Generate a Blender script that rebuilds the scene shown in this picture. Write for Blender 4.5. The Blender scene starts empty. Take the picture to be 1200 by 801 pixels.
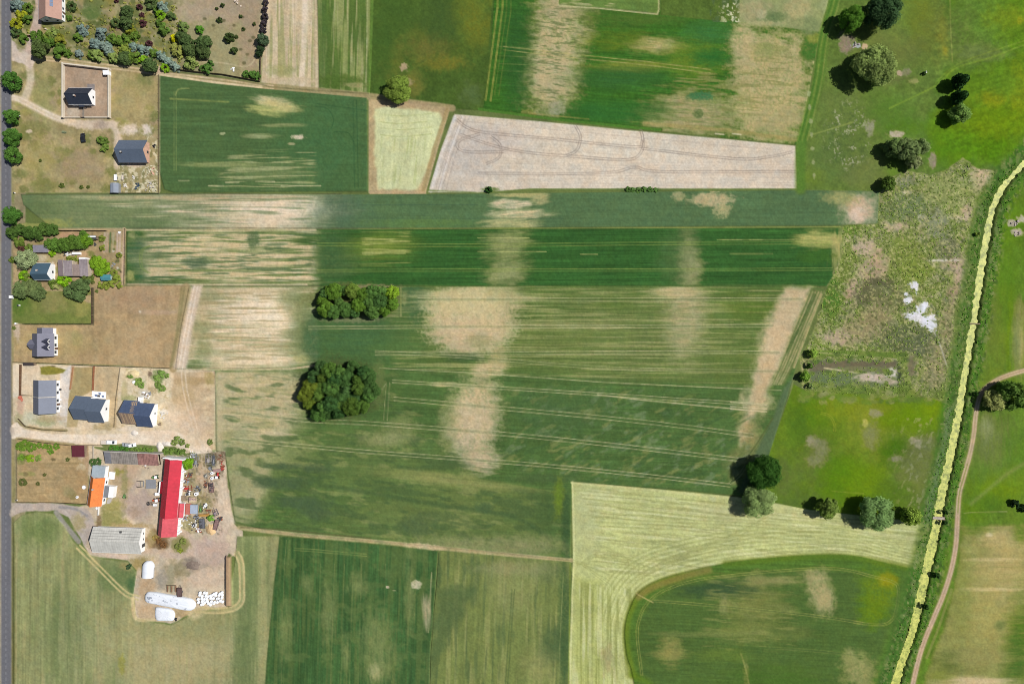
import bpy, bmesh, math, random
import numpy as np
from mathutils import Vector, Matrix

random.seed(11)
R = math.radians
S = 0.4            # metres per photograph pixel on the ground
CAMH = 300.0       # drone height
K = 1.42           # radiance of a white diffuse ground under this light

scene = bpy.context.scene
COL = scene.collection

def lin1(c):
    c = c / 255.0
    return c / 12.92 if c <= 0.04045 else ((c + 0.055) / 1.055) ** 2.4

def alb(rgb):
    """surface colour for a sunlit tone seen as sRGB 0-255"""
    return tuple(min(0.82, lin1(v) / K) for v in rgb)

def wx(px): return (px - 600.0) * S
def wy(py): return (400.5 - py) * S
def at(px, py, h=0.0):
    """plan position of a point h metres up that the drone sees at px, py"""
    f = (CAMH - h) / CAMH
    return wx(px) * f, wy(py) * f

# ------------------------------------------------------------------
#  ground colours, painted over the plan of the land in metres/pixels
# ------------------------------------------------------------------
PAD = 60
X0, X1, Y0, Y1 = -PAD, 1200 + PAD, -PAD, 801 + PAD
NX, NY = X1 - X0 + 1, Y1 - Y0 + 1
GC = np.zeros((NY, NX, 3), np.float32)
GZ = np.zeros((NY, NX), np.float32)
GR = np.zeros((NY, NX), np.int16)
YY, XX = np.mgrid[Y0:Y1 + 1, X0:X1 + 1].astype(np.float32)

_seed = [100]
def vnoise(x, y, seed):
    xi = np.floor(x).astype(np.int64); yi = np.floor(y).astype(np.int64)
    fx = (x - xi); fy = (y - yi)
    fx = fx * fx * (3 - 2 * fx); fy = fy * fy * (3 - 2 * fy)
    rs = np.random.RandomState(seed)
    T = rs.rand(256, 256).astype(np.float32)
    a = T[yi & 255, xi & 255]; b = T[yi & 255, (xi + 1) & 255]
    c = T[(yi + 1) & 255, xi & 255]; d = T[(yi + 1) & 255, (xi + 1) & 255]
    return (a * (1 - fx) + b * fx) * (1 - fy) + (c * (1 - fx) + d * fx) * fy

def noise(sl, sx, sy=None, ang=0, octv=2, seed=None):
    """value noise 0..1 on a slice, feature size sx, sy pixels, turned by ang degrees"""
    if sy is None: sy = sx
    if seed is None:
        _seed[0] += 1; seed = _seed[0]
    x = XX[sl]; y = YY[sl]
    c, s = math.cos(R(ang)), math.sin(R(ang))
    u = (x * c + y * s) / sx; v = (-x * s + y * c) / sy
    out = 0; amp = 1; tot = 0
    for o in range(octv):
        out = out + amp * vnoise(u + 17.3 * o + 500, v + 9.1 * o + 500, seed + o * 31)
        tot += amp; amp *= 0.55; u = u * 2.03; v = v * 2.03
    return out / tot

def ss(a, b, x):
    t = np.clip((x - a) / (b - a), 0, 1)
    return t * t * (3 - 2 * t)

def box(x0, y0, x1, y1, m=0):
    return (slice(max(0, int(math.floor(y0 - m)) - Y0), max(0, min(NY, int(math.ceil(y1 + m)) - Y0 + 1))),
            slice(max(0, int(math.floor(x0 - m)) - X0), max(0, min(NX, int(math.ceil(x1 + m)) - X0 + 1))))

def segdist(x, y, p, q):
    dx, dy = q[0] - p[0], q[1] - p[1]
    L = dx * dx + dy * dy or 1e-9
    t = np.clip(((x - p[0]) * dx + (y - p[1]) * dy) / L, 0, 1)
    return np.hypot(x - p[0] - t * dx, y - p[1] - t * dy)

def polysd(sl, pts):
    x = XX[sl]; y = YY[sl]
    d = np.full(x.shape, 1e9, np.float32); ins = np.zeros(x.shape, bool)
    n = len(pts)
    for i in range(n):
        p, q = pts[i], pts[(i + 1) % n]
        d = np.minimum(d, segdist(x, y, p, q))
        if p[1] != q[1]:
            c = ((p[1] > y) != (q[1] > y)) & (x < (q[0] - p[0]) * (y - p[1]) / (q[1] - p[1]) + p[0])
            ins ^= c
    return np.where(ins, -d, d)

def put(sl, m, col):
    m = m[..., None]
    GC[sl] = GC[sl] * (1 - m) + np.array(col, np.float32) * m

REG = {}
NAMES = ['ground']
def rid(name):
    if name not in REG:
        REG[name] = len(NAMES); NAMES.append(name)
    return REG[name]
rid('ground')
REG['ground'] = 0

def pbox(pts, m):
    xs = [p[0] for p in pts]; ys = [p[1] for p in pts]
    return box(min(xs), min(ys), max(xs), max(ys), m)

def fill(pts, col, soft=0.8, wob=0.0, ws=8, a=1.0, region=None, var=(), z=None):
    """a piece of land: polygon with a slightly ragged edge; var = tone changes (amount, sx, sy, angle)"""
    sl = pbox(pts, soft + wob + 2)
    sd = polysd(sl, pts)
    if wob: sd = sd + (noise(sl, ws) - 0.5) * 2 * wob
    m = ss(soft, -soft, sd) * a
    c = np.array(col, np.float32)
    put(sl, m, c)
    for v in var: tone(sl, m, *v)
    if region is not None: GR[sl][sd < 0] = rid(region)
    if z is not None: GZ[sl] = GZ[sl] * (1 - m) + z * m
    return sl, m

def tone(sl, m, amt, sx, sy=None, ang=0, octv=2):
    n = (noise(sl, sx, sy, ang, octv) - 0.5) * 2 * amt
    GC[sl] = GC[sl] * (1 + (n * m)[..., None])

def clipmask(sl, clip):
    return ss(0.7, -0.7, polysd(sl, clip)) if clip is not None else 1.0

def patch(cx, cy, rx, ry, col, a=0.9, ang=0, soft=0.6, wob=0.5, ns=None, clip=None):
    """a stain with a ragged edge; ns = (sx, sy, angle) of the raggedness"""
    mm = max(rx, ry) * (1 + wob + soft)
    sl = box(cx - mm, cy - mm, cx + mm, cy + mm)
    x = XX[sl] - cx; y = YY[sl] - cy
    c, s = math.cos(R(ang)), math.sin(R(ang))
    u = x * c + y * s; v = -x * s + y * c
    sx, sy, an = ns or (max(3, min(rx, ry) * 0.5), None, 0)
    d = np.hypot(u / rx, v / ry) + (noise(sl, sx, sy, an, 3) - 0.5) * 1.8 * wob
    row = 1.0
    if rx > 5 or ry > 5:
        if sy and sx > 2.5 * sy:        # crops die back row by row
            rn = noise(sl, max(sx * 1.3, 12), 1.5, an, 2) - 0.5; d = d + rn * 0.6; soft = soft + 0.4; row = np.clip(1 + rn * 1.2, 0, 1.12)
        elif sy and sy > 2.5 * sx:
            rn = noise(sl, 1.5, max(sy * 1.3, 12), an, 2) - 0.5; d = d + rn * 0.9; soft = soft + 0.35; row = np.clip(1 + rn * 1.1, 0, 1.15)
        else:
            rn = noise(sl, 2.0, 2.0, 0, 2) - 0.5; d = d + rn * 0.55; soft = soft + 0.2; row = np.clip(1 + rn * 0.8, 0, 1.15)
    m = np.clip(ss(1 + soft / 2, 1 - soft / 2, d) * a * row, 0, 1) * clipmask(sl, clip)
    put(sl, m, col)

def streaks(pts, col, sx, sy, ang=0, lo=0.5, hi=0.7, a=0.8, soft=4, octv=2, z=None):
    """thin or bare rows showing through a crop inside a polygon"""
    sl = pbox(pts, soft + 1)
    m = ss(soft, -soft, polysd(sl, pts)) * ss(lo, hi, noise(sl, sx, sy, ang, octv)) * a
    put(sl, m, col)

def line(pts, w, col, a=0.9, soft=0.6, brk=0.0, bs=12, region=None, z=None):
    sl = pbox(pts, w + soft + 2)
    x = XX[sl]; y = YY[sl]
    d = np.full(x.shape, 1e9, np.float32)
    for p, q in zip(pts[:-1], pts[1:]): d = np.minimum(d, segdist(x, y, p, q))
    m = ss(w / 2 + soft, w / 2 - soft, d) * a
    if brk: m = m * (1 - brk * ss(0.4, 0.65, noise(sl, bs, bs / 2)))
    put(sl, m, col)
    if region is not None: GR[sl][d < w / 2] = rid(region)
    if z is not None: GZ[sl] = GZ[sl] * (1 - m) + z * m

def pair(pts, gap, w, col, a=0.8, brk=0.3):
    """two wheel ruts"""
    for sgn in (-0.5, 0.5):
        out = []
        for i, p in enumerate(pts):
            q0 = pts[max(0, i - 1)]; q1 = pts[min(len(pts) - 1, i + 1)]
            dx, dy = q1[0] - q0[0], q1[1] - q0[1]; L = math.hypot(dx, dy) or 1
            out.append((p[0] - dy / L * gap * sgn, p[1] + dx / L * gap * sgn))
        line(out, w, col, a, 0.55, brk)

def smooth(pts, n=6):
    """Catmull-Rom through the points"""
    out = []
    P = [pts[0]] + list(pts) + [pts[-1]]
    for i in range(1, len(P) - 2):
        p0, p1, p2, p3 = P[i - 1], P[i], P[i + 1], P[i + 2]
        for k in range(n):
            t = k / n
            out.append(tuple(0.5 * (2 * p1[j] + (p2[j] - p0[j]) * t + (2 * p0[j] - 5 * p1[j] + 4 * p2[j] - p3[j]) * t * t
                                    + (3 * p1[j] - p0[j] - 3 * p2[j] + p3[j]) * t ** 3) for j in (0, 1)))
    out.append(pts[-1])
    return out

def rect(x0, y0, x1, y1): return [(x0, y0), (x1, y0), (x1, y1), (x0, y1)]

ALL = (slice(0, NY), slice(0, NX))
GC[:] = (98, 120, 62)
tone(ALL, np.ones((NY, NX), np.float32), 0.12, 20)
# ---- west edge: verge, then the plots -----------------------------------
fill(rect(-70, -70, 2, 870), (150, 140, 115), region='verge', var=[(0.1, 6)])
fill(rect(-70, -70, -14, 870), (120, 135, 80), wob=2, region='meadow', var=[(0.1, 8)])
fill(rect(12, -70, 30, 870), (148, 136, 98), region='verge', var=[(0.12, 5)])
for py, ln, c in ((50, 24, (128, 140, 72)), (120, 40, (122, 132, 66)), (210, 30, (118, 130, 60)), (350, 40, (120, 130, 74)),
                  (400, 30, (150, 140, 90)), (700, 120, (120, 122, 70)), (560, 40, (160, 146, 92))):
    patch(15, py, 3, ln, c, 0.7, ns=(3, 9, 0))

# ---- large garden, top left -----------------------------------------------
GARDEN = [(17, -65), (312, -65), (311, 40), (305, 96), (250, 88), (190, 82), (110, 70), (42, 64), (17, 60)]
fill(GARDEN, (152, 143, 98), region='garden', var=[(0.16, 9), (0.14, 3.5)])
for i in range(280):
    x = random.uniform(20, 205); y = random.uniform(-20, 75)
    patch(x, y, random.uniform(3, 8), random.uniform(2, 5), random.choice([(124, 122, 56), (104, 112, 56), (160, 142, 92), (138, 128, 58), (130, 130, 70), (92, 106, 54), (84, 98, 50), (112, 120, 60)]), 0.75, wob=0.7, clip=GARDEN)
patch(255, 35, 48, 45, (158, 150, 106), 0.8, wob=0.6, clip=GARDEN)
patch(262, 8, 46, 20, (172, 150, 126), 0.75, wob=0.8, clip=GARDEN)
patch(292, 45, 12, 40, (166, 142, 112), 0.8, wob=0.7, clip=GARDEN)
patch(225, 15, 16, 12, (180, 160, 132), 0.6, wob=0.8, clip=GARDEN)
patch(107, 15, 11, 9, (88, 120, 62), 0.9, soft=0.5, wob=0.25, clip=GARDEN)
patch(112, 4, 9, 6, (104, 124, 66), 0.7, clip=GARDEN)
patch(134, 33, 9, 4, (120, 96, 76), 0.8, clip=GARDEN)
patch(112, 27, 13, 2.2, (88, 104, 50), 0.8, clip=GARDEN)
for x, y in ((285, 34), (277, 44), (297, 44), (282, 58), (293, 48), (250, 30), (240, 22), (262, 24), (284, 20), (298, 28), (290, 64), (274, 30), (286, 74)):
    patch(x, y, 2.2, 1.8, (96, 92, 58), 0.75)
line(smooth([(207, 26), (211, 36), (216, 45)]), 2, (190, 168, 140), 0.7)
line(smooth([(232, 72), (262, 74), (285, 78), (297, 72), (301, 52), (305, 25), (308, 0), (309, -20)]), 1.6, (192, 176, 136), 0.75, brk=0.3)
# ---- plots below: rough grass with sandy tracks ---------------------------
PLOT2 = [(14, 66), (42, 70), (110, 76), (188, 88), (187, 226), (14, 226)]
fill(PLOT2, (160, 145, 96), region='pasture', var=[(0.13, 9), (0.1, 3)])
for i in range(90):
    patch(random.uniform(16, 184), random.uniform(80, 224), random.uniform(4, 10), random.uniform(3, 7),
          random.choice([(138, 134, 68), (118, 122, 58), (176, 152, 110), (168, 144, 108), (150, 144, 76), (112, 118, 60)]), 0.75, wob=0.8, clip=PLOT2)
patch(90, 196, 30, 18, (160, 138, 106), 0.7, clip=PLOT2); patch(45, 185, 22, 22, (164, 150, 88), 0.6, clip=PLOT2)
patch(52, 218, 16, 9, (122, 126, 62), 0.7, clip=PLOT2); patch(40, 150, 18, 8, (118, 120, 60), 0.6, clip=PLOT2)
patch(48, 115, 12, 30, (144, 144, 84), 0.7, clip=PLOT2); patch(155, 110, 24, 25, (170, 152, 98), 0.7, clip=PLOT2)
patch(170, 90, 10, 8, (120, 124, 66), 0.7, clip=PLOT2)
line(smooth([(34, 76), (36, 92), (32, 108), (28, 118)]), 9, (212, 192, 164), 0.8, 2, brk=0.2, region='dirt_track')
line(smooth([(13, 114), (24, 117), (45, 128), (66, 138), (88, 144), (112, 146), (134, 146)]), 8, (222, 200, 172), 0.95, 2, brk=0.15, region='dirt_track')
pair(smooth([(13, 114), (24, 117), (45, 128), (66, 138), (88, 144)]), 4, 1.6, (226, 206, 182), 0.7, 0.3)
line(smooth([(130, 144), (137, 156), (138, 172), (137, 196)]), 7, (216, 192, 164), 0.85, 2, brk=0.2); patch(110, 146, 26, 6, (206, 184, 158), 0.85, clip=PLOT2); patch(80, 141, 10, 4, (222, 196, 160), 0.8)
patch(152, 152, 12, 6, (226, 206, 184), 0.9, clip=PLOT2); patch(172, 152, 6, 7, (214, 200, 186), 0.9, clip=PLOT2)
patch(120, 166, 6, 9, (122, 124, 70), 0.8, clip=PLOT2)
patch(34, 154, 4, 2.2, (214, 190, 160), 0.9); patch(75, 155, 4, 2, (146, 146, 110), 0.9); patch(118, 146, 8, 5, (160, 138, 118), 0.7)
# drive to the tan-roofed house, mouth on the road
fill([(40, -65), (49, -65), (49, 24), (46, 40), (38, 60), (40, 72), (33, 74), (22, 62), (14, 68), (14, 46), (24, 56), (31, 48), (37, 30), (41, 10)],
     (192, 168, 150), wob=1, region='driveway', var=[(0.07, 5)])
fill([(13, 46), (20, 56), (36, 64), (42, 72), (36, 82), (26, 74), (13, 72)], (204, 184, 164), wob=1, region='driveway', var=[(0.06, 5)])
patch(25, 50, 6, 9, (132, 128, 76), 0.8, clip=None)

# walled gravel court round the white house
COURT = [(75.5, 76), (130, 82), (130, 138), (75.5, 138)]
fill(COURT, (172, 146, 120), soft=0.5, region='yard', var=[(0.06, 9), (0.04, 2)])
patch(85, 131, 8, 8, (200, 184, 160), 0.7, clip=COURT)
line([(97.5, 124), (97.5, 138)], 2.4, (140, 130, 118), 0.9)
fill(rect(102, 98.5, 111, 106), (132, 128, 132), a=0.8)
# rubbly ground round the slate house
RUB = [(140, 193), (176, 158), (184, 165), (185, 226), (130, 226)]
fill(RUB, (170, 155, 108), wob=2, a=0.8)
sl = pbox(RUB, 2); mm = ss(1, -1, polysd(sl, RUB))
put(sl, mm * ss(0.52, 0.62, noise(sl, 4, octv=3)) * 0.9, (214, 204, 168))
put(sl, mm * ss(0.60, 0.68, noise(sl, 3, octv=2)) * 0.8, (126, 122, 74))
patch(138, 174, 5, 18, (222, 196, 168), 0.8); patch(158, 193, 14, 3, (226, 202, 182), 0.7)

# ---- strip plots at the top -----------------------------------------------
fill([(312, -65), (372, -65), (373, 30), (374, 104), (306, 97), (309, 50)], (196, 175, 138), region='stubble_field', var=[(0.08, 3, 60), (0.05, 2)])
B1 = [(312, -65), (372, -65), (372, 102), (308, 97)]
streaks(B1, (150, 150, 92), 3, 70, 0, 0.5, 0.7, 0.75, 3)
streaks(B1, (220, 198, 166), 2.2, 90, 0, 0.62, 0.8, 0.7, 3)
line([(359, -65), (357, 40), (353, 100)], 7, (222, 200, 172), 0.9, 1.5, brk=0.2)
patch(340, 95, 30, 5, (200, 178, 142), 0.8, clip=B1); patch(330, 82, 16, 6, (146, 146, 88), 0.6, clip=B1)
fill([(371, -65), (440, -65), (436, 60), (433, 112), (374, 104)], (84, 122, 54), region='wheat_field', var=[(0.1, 2.4, 60)], z=0.3)
B2 = [(372, -65), (438, -65), (433, 111), (374, 102)]
streaks(B2, (152, 160, 96), 3.4, 80, 1, 0.45, 0.66, 0.75, 4)
streaks(B2, (176, 166, 116), 2.2, 50, 1, 0.6, 0.75, 0.5, 4)
patch(378, 60, 5, 80, (70, 112, 52), 0.7, soft=1.2, wob=0.3, ns=(4, 30, 0), clip=B2)
line([(432, -65), (429, 100)], 1.2, (182, 182, 130), 0.7, brk=0.4)
patch(400, 96, 30, 8, (76, 112, 44), 0.8, clip=B2); patch(416, 100, 13, 3, (166, 150, 96), 0.7, clip=B2)
line([(437, -65), (434, 110)], 4, (88, 134, 50), 0.8)
fill([(440, -65), (583, -65), (575, 60), (566, 130), (527, 127), (434, 113)], (72, 104, 40), region='meadow', var=[(0.09, 14), (0.09, 2.5)], z=0.2)
B3 = [(440, -65), (583, -65), (566, 130), (434, 113)]
for x, y, rx, ry, c in ((556, 20, 24, 40, (112, 116, 36)), (500, 55, 24, 14, (112, 108, 44)), (520, 74, 24, 8, (126, 118, 40)), (460, 75, 14, 20, (100, 108, 40)),
                        (485, 100, 10, 14, (122, 116, 46)), (515, 20, 18, 26, (62, 98, 44)), (462, 10, 16, 22, (68, 104, 40)), (552, 110, 12, 12, (86, 120, 66)), (490, 40, 10, 8, (90, 106, 40)), (450, 60, 12, 40, (66, 104, 40))):
    patch(x, y, rx, ry, c, 0.75, soft=1.2, wob=0.7, clip=B3)
patch(473, 79, 5, 4, (186, 156, 124), 0.8, wob=0.8, clip=B3); patch(478, 96, 6, 4, (170, 146, 112), 0.6, clip=B3)
# big mottled field right of it
C1 = [(583, -65), (655, -65), (655, 6), (772, 18), (772, -65), (986, -65), (960, 40), (936, 170), (740, 151), (566, 130), (575, 60)]
fill(C1, (62, 112, 36), region='wheat_field', var=[(0.1, 30, 3, 5), (0.14, 40, 1.1, 4), (0.06, 3)], z=0.35)
patch(650, 55, 30, 78, (184, 168, 118), 0.95, ang=9, soft=1.0, wob=0.6, ns=(7, 4, 6), clip=C1)
patch(648, 90, 28, 32, (190, 172, 124), 0.85, soft=1.0, wob=0.6, ns=(7, 4, 6), clip=C1)
patch(662, 12, 30, 12, (172, 158, 112), 0.8, soft=0.7, wob=0.5, ns=(14, 3, 6), clip=C1)
patch(685, 40, 12, 9, (176, 160, 112), 0.8, soft=0.9, wob=0.5, ns=(8, 3, 6), clip=C1)
streaks([(622, 5), (700, 5), (680, 130), (615, 130)], (86, 108, 56), 9, 1.7, 5, 0.5, 0.75, 0.6, 4)
patch(767, 53, 28, 9, (184, 164, 104), 0.9, soft=0.9, wob=0.5, ns=(12, 3, 5), clip=C1)
patch(745, 78, 48, 6, (142, 142, 50), 0.75, soft=1, wob=0.5, ns=(20, 3, 5), clip=C1)
patch(725, 48, 34, 12, (104, 124, 36), 0.7, soft=1, wob=0.6, ns=(10, 3, 5), clip=C1)
patch(815, 70, 30, 22, (112, 134, 40), 0.7, soft=1, wob=0.6, ns=(10, 4, 5), clip=C1)
patch(745, 22, 60, 9, (86, 118, 44), 0.7, soft=1, wob=0.6, ns=(10, 3, 5), clip=C1)
patch(905, 100, 48, 72, (180, 164, 108), 0.97, ang=6, soft=0.5, wob=0.45, ns=(12, 5, 5), clip=C1)
patch(808, 135, 52, 26, (170, 156, 104), 0.92, soft=0.6, wob=0.5, ns=(12, 4, 5), clip=C1)
patch(870, 50, 16, 26, (186, 168, 116), 0.85, soft=0.6, wob=0.5, ns=(10, 4, 5), clip=C1)
patch(832, 38, 26, 12, (54, 122, 56), 0.9, soft=0.9, wob=0.5, ns=(12, 3, 5), clip=C1)
patch(834, 68, 22, 10, (44, 112, 44), 0.85, soft=0.8, wob=0.5, ns=(8, 3, 5), clip=C1)
streaks([(790, 90), (930, 60), (930, 165), (780, 150)], (134, 136, 74), 26, 2.0, 4, 0.5, 0.75, 0.75, 4)
patch(900, 60, 20, 10, (132, 140, 70), 0.6, clip=C1, ns=(10, 3, 5)); patch(912, 140, 30, 14, (164, 152, 100), 0.6, clip=C1)
patch(947, 60, 9, 16, (72, 122, 44), 0.9, clip=C1); patch(955, 45, 8, 6, (140, 146, 58), 0.8, clip=C1)
patch(820, 113, 16, 5, (62, 128, 78), 0.95, soft=0.4, wob=0.35, clip=C1); patch(818, 134, 6, 5, (84, 118, 62), 0.8, clip=C1)
patch(725, 92, 50, 12, (46, 108, 52), 0.7, soft=1, wob=0.5, ns=(20, 3, 5), clip=C1); patch(715, 132, 62, 12, (46, 112, 46), 0.8, soft=0.9, wob=0.4, ns=(20, 3, 5), clip=C1)
patch(606, 60, 16, 70, (44, 100, 44), 0.8, soft=0.9, wob=0.4, ns=(10, 3, 5), clip=C1); patch(652, 128, 9, 9, (168, 160, 130), 0.7, clip=C1)
patch(618, 134, 10, 5, (140, 136, 66), 0.7, clip=C1)
pair([(587, -65), (586, 10), (572, 118)], 6, 2.4, (142, 150, 66), 0.8)
pair([(597, -65), (596, 14), (582, 112)], 5, 1.3, (108, 134, 56), 0.6)
for y in (55, 66, 75, 83): line([(585, y), (640 + 3 * y % 40, y + 3)], 1, (120, 150, 84), 0.55, brk=0.5)
pair([(590, 57), (660, 65), (760, 75), (832, 84)], 4, 1.1, (176, 168, 96), 0.7, 0.5)
line([(755, 145), (850, 153), (932, 164)], 5, (166, 148, 84), 0.8, 1.2, brk=0.3)
line([(562, 128), (660, 141), (740, 149), (774, 152)], 3.5, (82, 132, 46), 0.9, region='grass_strip', z=0)
line([(620, 133), (690, 140)], 1.5, (164, 140, 70), 0.6, brk=0.5)
for x in (838, 858): line([(x, 157), (x + 10, 158)], 1.6, (214, 200, 160), 0.8)
# three small pieces along the very top edge
fill([(655, -65), (772, -65), (772, 16), (655, 5)], (96, 140, 64), region='wheat_field', var=[(0.1, 20, 3, 4)], z=0.3)
streaks(rect(657, -60, 720, 8), (176, 170, 116), 14, 3, 5, 0.45, 0.7, 0.85)
line([(655, 7), (700, 10), (770, 17), (772, 12), (772, -60)], 2, (178, 176, 120), 0.9)
fill([(774, -65), (866, -65), (866, 26), (830, 24), (774, 18)], (84, 116, 46), region='meadow', var=[(0.1, 6), (0.1, 2)])
sl = box(832, -60, 868, 26); put(sl, ss(0.56, 0.66, noise(sl, 2.6)) * 0.9 * ss(834, 856, XX[sl]), (206, 206, 168))
put(sl, ss(0.5, 0.62, noise(sl, 4, 8)) * 0.6, (74, 108, 66))
fill([(867, -65), (984, -65), (968, 10), (960, 38), (866, 26)], (134, 148, 92), region='meadow', var=[(0.08, 14, 10, 20)])
for x, y, rx, ry, c in ((884, 12, 18, 14, (168, 156, 108)), (935, 10, 18, 16, (176, 164, 108)), (905, 22, 14, 8, (96, 130, 80)), (950, 30, 12, 10, (118, 142, 92)), (968, 4, 8, 10, (150, 158, 104)), (894, 28, 26, 3, (170, 164, 110))):
    patch(x, y, rx, ry, c, 0.8, soft=0.9, wob=0.6)
patch(892, 18, 6, 6, (184, 174, 128), 0.7)

# ---- track between the plots ------------------------------------------------
TRK = smooth([(42, 68), (76, 71), (110, 76), (160, 82), (200, 88), (250, 94), (305, 101), (340, 104), (432, 113), (470, 119), (530, 127)])
line(TRK, 8, (166, 146, 100), 0.9, 1.2, region='dirt_track')
pair(TRK[:40], 3.6, 1.8, (216, 190, 150), 0.8, 0.35)
line(smooth([(186, 87), (214, 91), (250, 97), (306, 102)]), 3, (226, 202, 160), 0.75, brk=0.3)
line(smooth([(186, 84), (230, 87), (300, 98), (330, 103), (432, 110)]), 1.4, (92, 92, 52), 0.6, brk=0.4)
patch(186, 82, 6, 4, (214, 180, 150), 0.9)
# ---- dark green field --------------------------------------------------------
D1 = [(187, 89), (250, 98), (306, 104), (430, 115), (431, 224), (206, 226), (193, 222), (187, 200)]
fill(D1, (74, 114, 66), region='wheat_field', var=[(0.07, 40, 3, 1), (0.09, 40, 1.1, 1), (0.03, 2)], z=0.4)
patch(385, 165, 50, 60, (64, 118, 70), 0.7, soft=1.2, clip=D1)
for x, y, c in ((318, 119, (204, 186, 138)), (327, 124, (196, 182, 116)), (313, 130, (178, 178, 100))):
    patch(x, y, 20, 5.5, c, 0.9, ang=10, ns=(10, 2, 5), wob=0.5, clip=D1)
patch(338, 128, 16, 4, (192, 180, 110), 0.85, ns=(10, 2, 5), clip=D1)
line([(200, 116), (268, 120)], 2.2, (124, 146, 76), 0.8, brk=0.4)
patch(330, 147, 24, 2, (152, 158, 104), 0.7, ns=(12, 1.5, 2), clip=D1); patch(305, 160, 18, 3, (160, 164, 112), 0.7, ns=(14, 1.5, 2), clip=D1); patch(350, 161, 7, 2.6, (216, 194, 160), 0.95, clip=D1)
patch(342, 169, 4, 1.4, (170, 162, 116), 0.8); patch(261, 157, 3, 1.8, (168, 176, 130), 0.8)
patch(260, 193, 44, 3, (146, 158, 98), 0.75, ns=(20, 1.5, 0), clip=D1); patch(315, 202, 44, 9, (134, 150, 96), 0.55, soft=1.4, ns=(30, 1.4, -1), clip=D1)
streaks([(270, 180), (370, 175), (370, 222), (250, 222)], (164, 166, 112), 40, 1.8, -1, 0.5, 0.7, 0.75)
for x0, x1, y in ((265, 280, 214), (300, 322, 213), (245, 262, 218), (210, 222, 212), (330, 376, 218)): line([(x0, y), (x1, y)], 1.6, (196, 186, 136), 0.8, brk=0.4)
for x in (204.5, 207): line([(x, 108), (x, 200)], 1, (118, 150, 84), 0.7, brk=0.3)
line(smooth([(206, 112), (210, 105), (222, 104)]), 1.2, (150, 166, 96), 0.7)
for pts in (smooth([(370, 125), (384, 128), (391, 140), (389, 150)]), smooth([(392, 155), (408, 156), (414, 166)]), [(414, 118), (416, 220)], [(418, 118), (420, 220)], [(372, 122), (430, 130)]):
    line(pts, 1, (48, 96, 58), 0.7)
line([(187, 88), (187, 224)], 2.2, (196, 178, 130), 0.8, brk=0.3)
# ---- mown plot, stubble -------------------------------------------------------
E1 = [(432, 116), (460, 119), (528, 126), (514, 172), (499, 226), (432, 226)]
fill(E1, (184, 160, 114), region='hay_meadow', var=[(0.08, 6), (0.06, 2)])
fill([(439, 127), (455, 126), (514, 131), (520, 141), (511, 168), (497, 208), (489, 222), (444, 222), (438, 180)], (202, 206, 150), soft=2.2, wob=1.6, var=[(0.05, 3, 40, 4), (0.04, 8)])
streaks([(446, 160), (506, 160), (488, 216), (446, 216)], (172, 186, 118), 2.2, 40, 6, 0.5, 0.75, 0.6)
for y in (134, 143, 150, 158): line(smooth([(446, y), (470, y + 2), (506, y - 1)]), 1.2, (166, 178, 110), 0.6, brk=0.5)
line([(524, 128), (508, 176), (496, 224)], 4, (168, 146, 94), 0.8, 1)
patch(476, 122, 34, 3, (180, 152, 112), 0.7); line([(434, 226), (498, 226)], 3, (196, 164, 122), 0.8)
# ---- pale ploughed field --------------------------------------------------------
F1 = [(533, 134), (640, 143), (740, 153), (850, 163), (932, 171), (934, 221), (620, 221), (560, 226), (502, 225), (516, 178)]
fill(F1, (210, 195, 172), region='ploughed_field', var=[(0.05, 60, 1.4, 3), (0.04, 12), (0.02, 2)])
patch(540, 185, 36, 34, (188, 178, 168), 0.65, soft=1.4, clip=F1); patch(580, 165, 34, 16, (196, 180, 168), 0.6, soft=1.4, clip=F1)
patch(850, 195, 90, 20, (214, 196, 172), 0.6, soft=1.4, clip=F1)
for o, w in ((0, 4), (9, 2.5)): line([(533 + o, 137), (518 + o, 178), (505 + o, 224)], w, (218, 208, 198), 0.8, 1, brk=0.25)
for o in (5, 8, 12.5, 17): line([(533 + o, 137), (518 + o, 178), (505 + o, 224)], 0.9, (164, 150, 140), 0.6, brk=0.3)
dk = (138, 124, 114)
for pts in (smooth([(535, 140), (560, 154), (640, 162), (740, 172), (752, 168), (752, 155), (749, 153)]), smooth([(540, 158), (600, 176), (680, 184), (735, 187), (750, 180), (754, 168), (752, 156)]),
            smooth([(562, 157), (540, 164), (536, 172), (548, 178), (590, 178)]), smooth([(753, 174), (860, 186), (900, 184), (928, 178)]), smooth([(560, 203), (640, 204), (715, 202), (745, 196), (775, 201), (932, 201)]),
            smooth([(575, 160), (586, 170), (585, 184), (570, 192)]), smooth([(674, 147), (680, 160), (676, 176), (664, 182)])):
    pair(pts, 2.4, 1.0, dk, 0.62, 0.25)
line([(540, 142), (932, 178)], 1, (176, 160, 146), 0.5, brk=0.4)
for i in range(10): line([(545, 192 + i * 3), (930, 190 + i * 3)], 0.8, (190, 172, 156), 0.5, brk=0.6, bs=26)
line([(503, 223), (560, 226), (620, 222), (934, 222)], 2, (96, 128, 62), 0.8, brk=0.3)
patch(575, 222, 10, 3, (84, 116, 50), 0.8); patch(750, 223, 22, 3, (70, 108, 56), 0.9)
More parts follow.
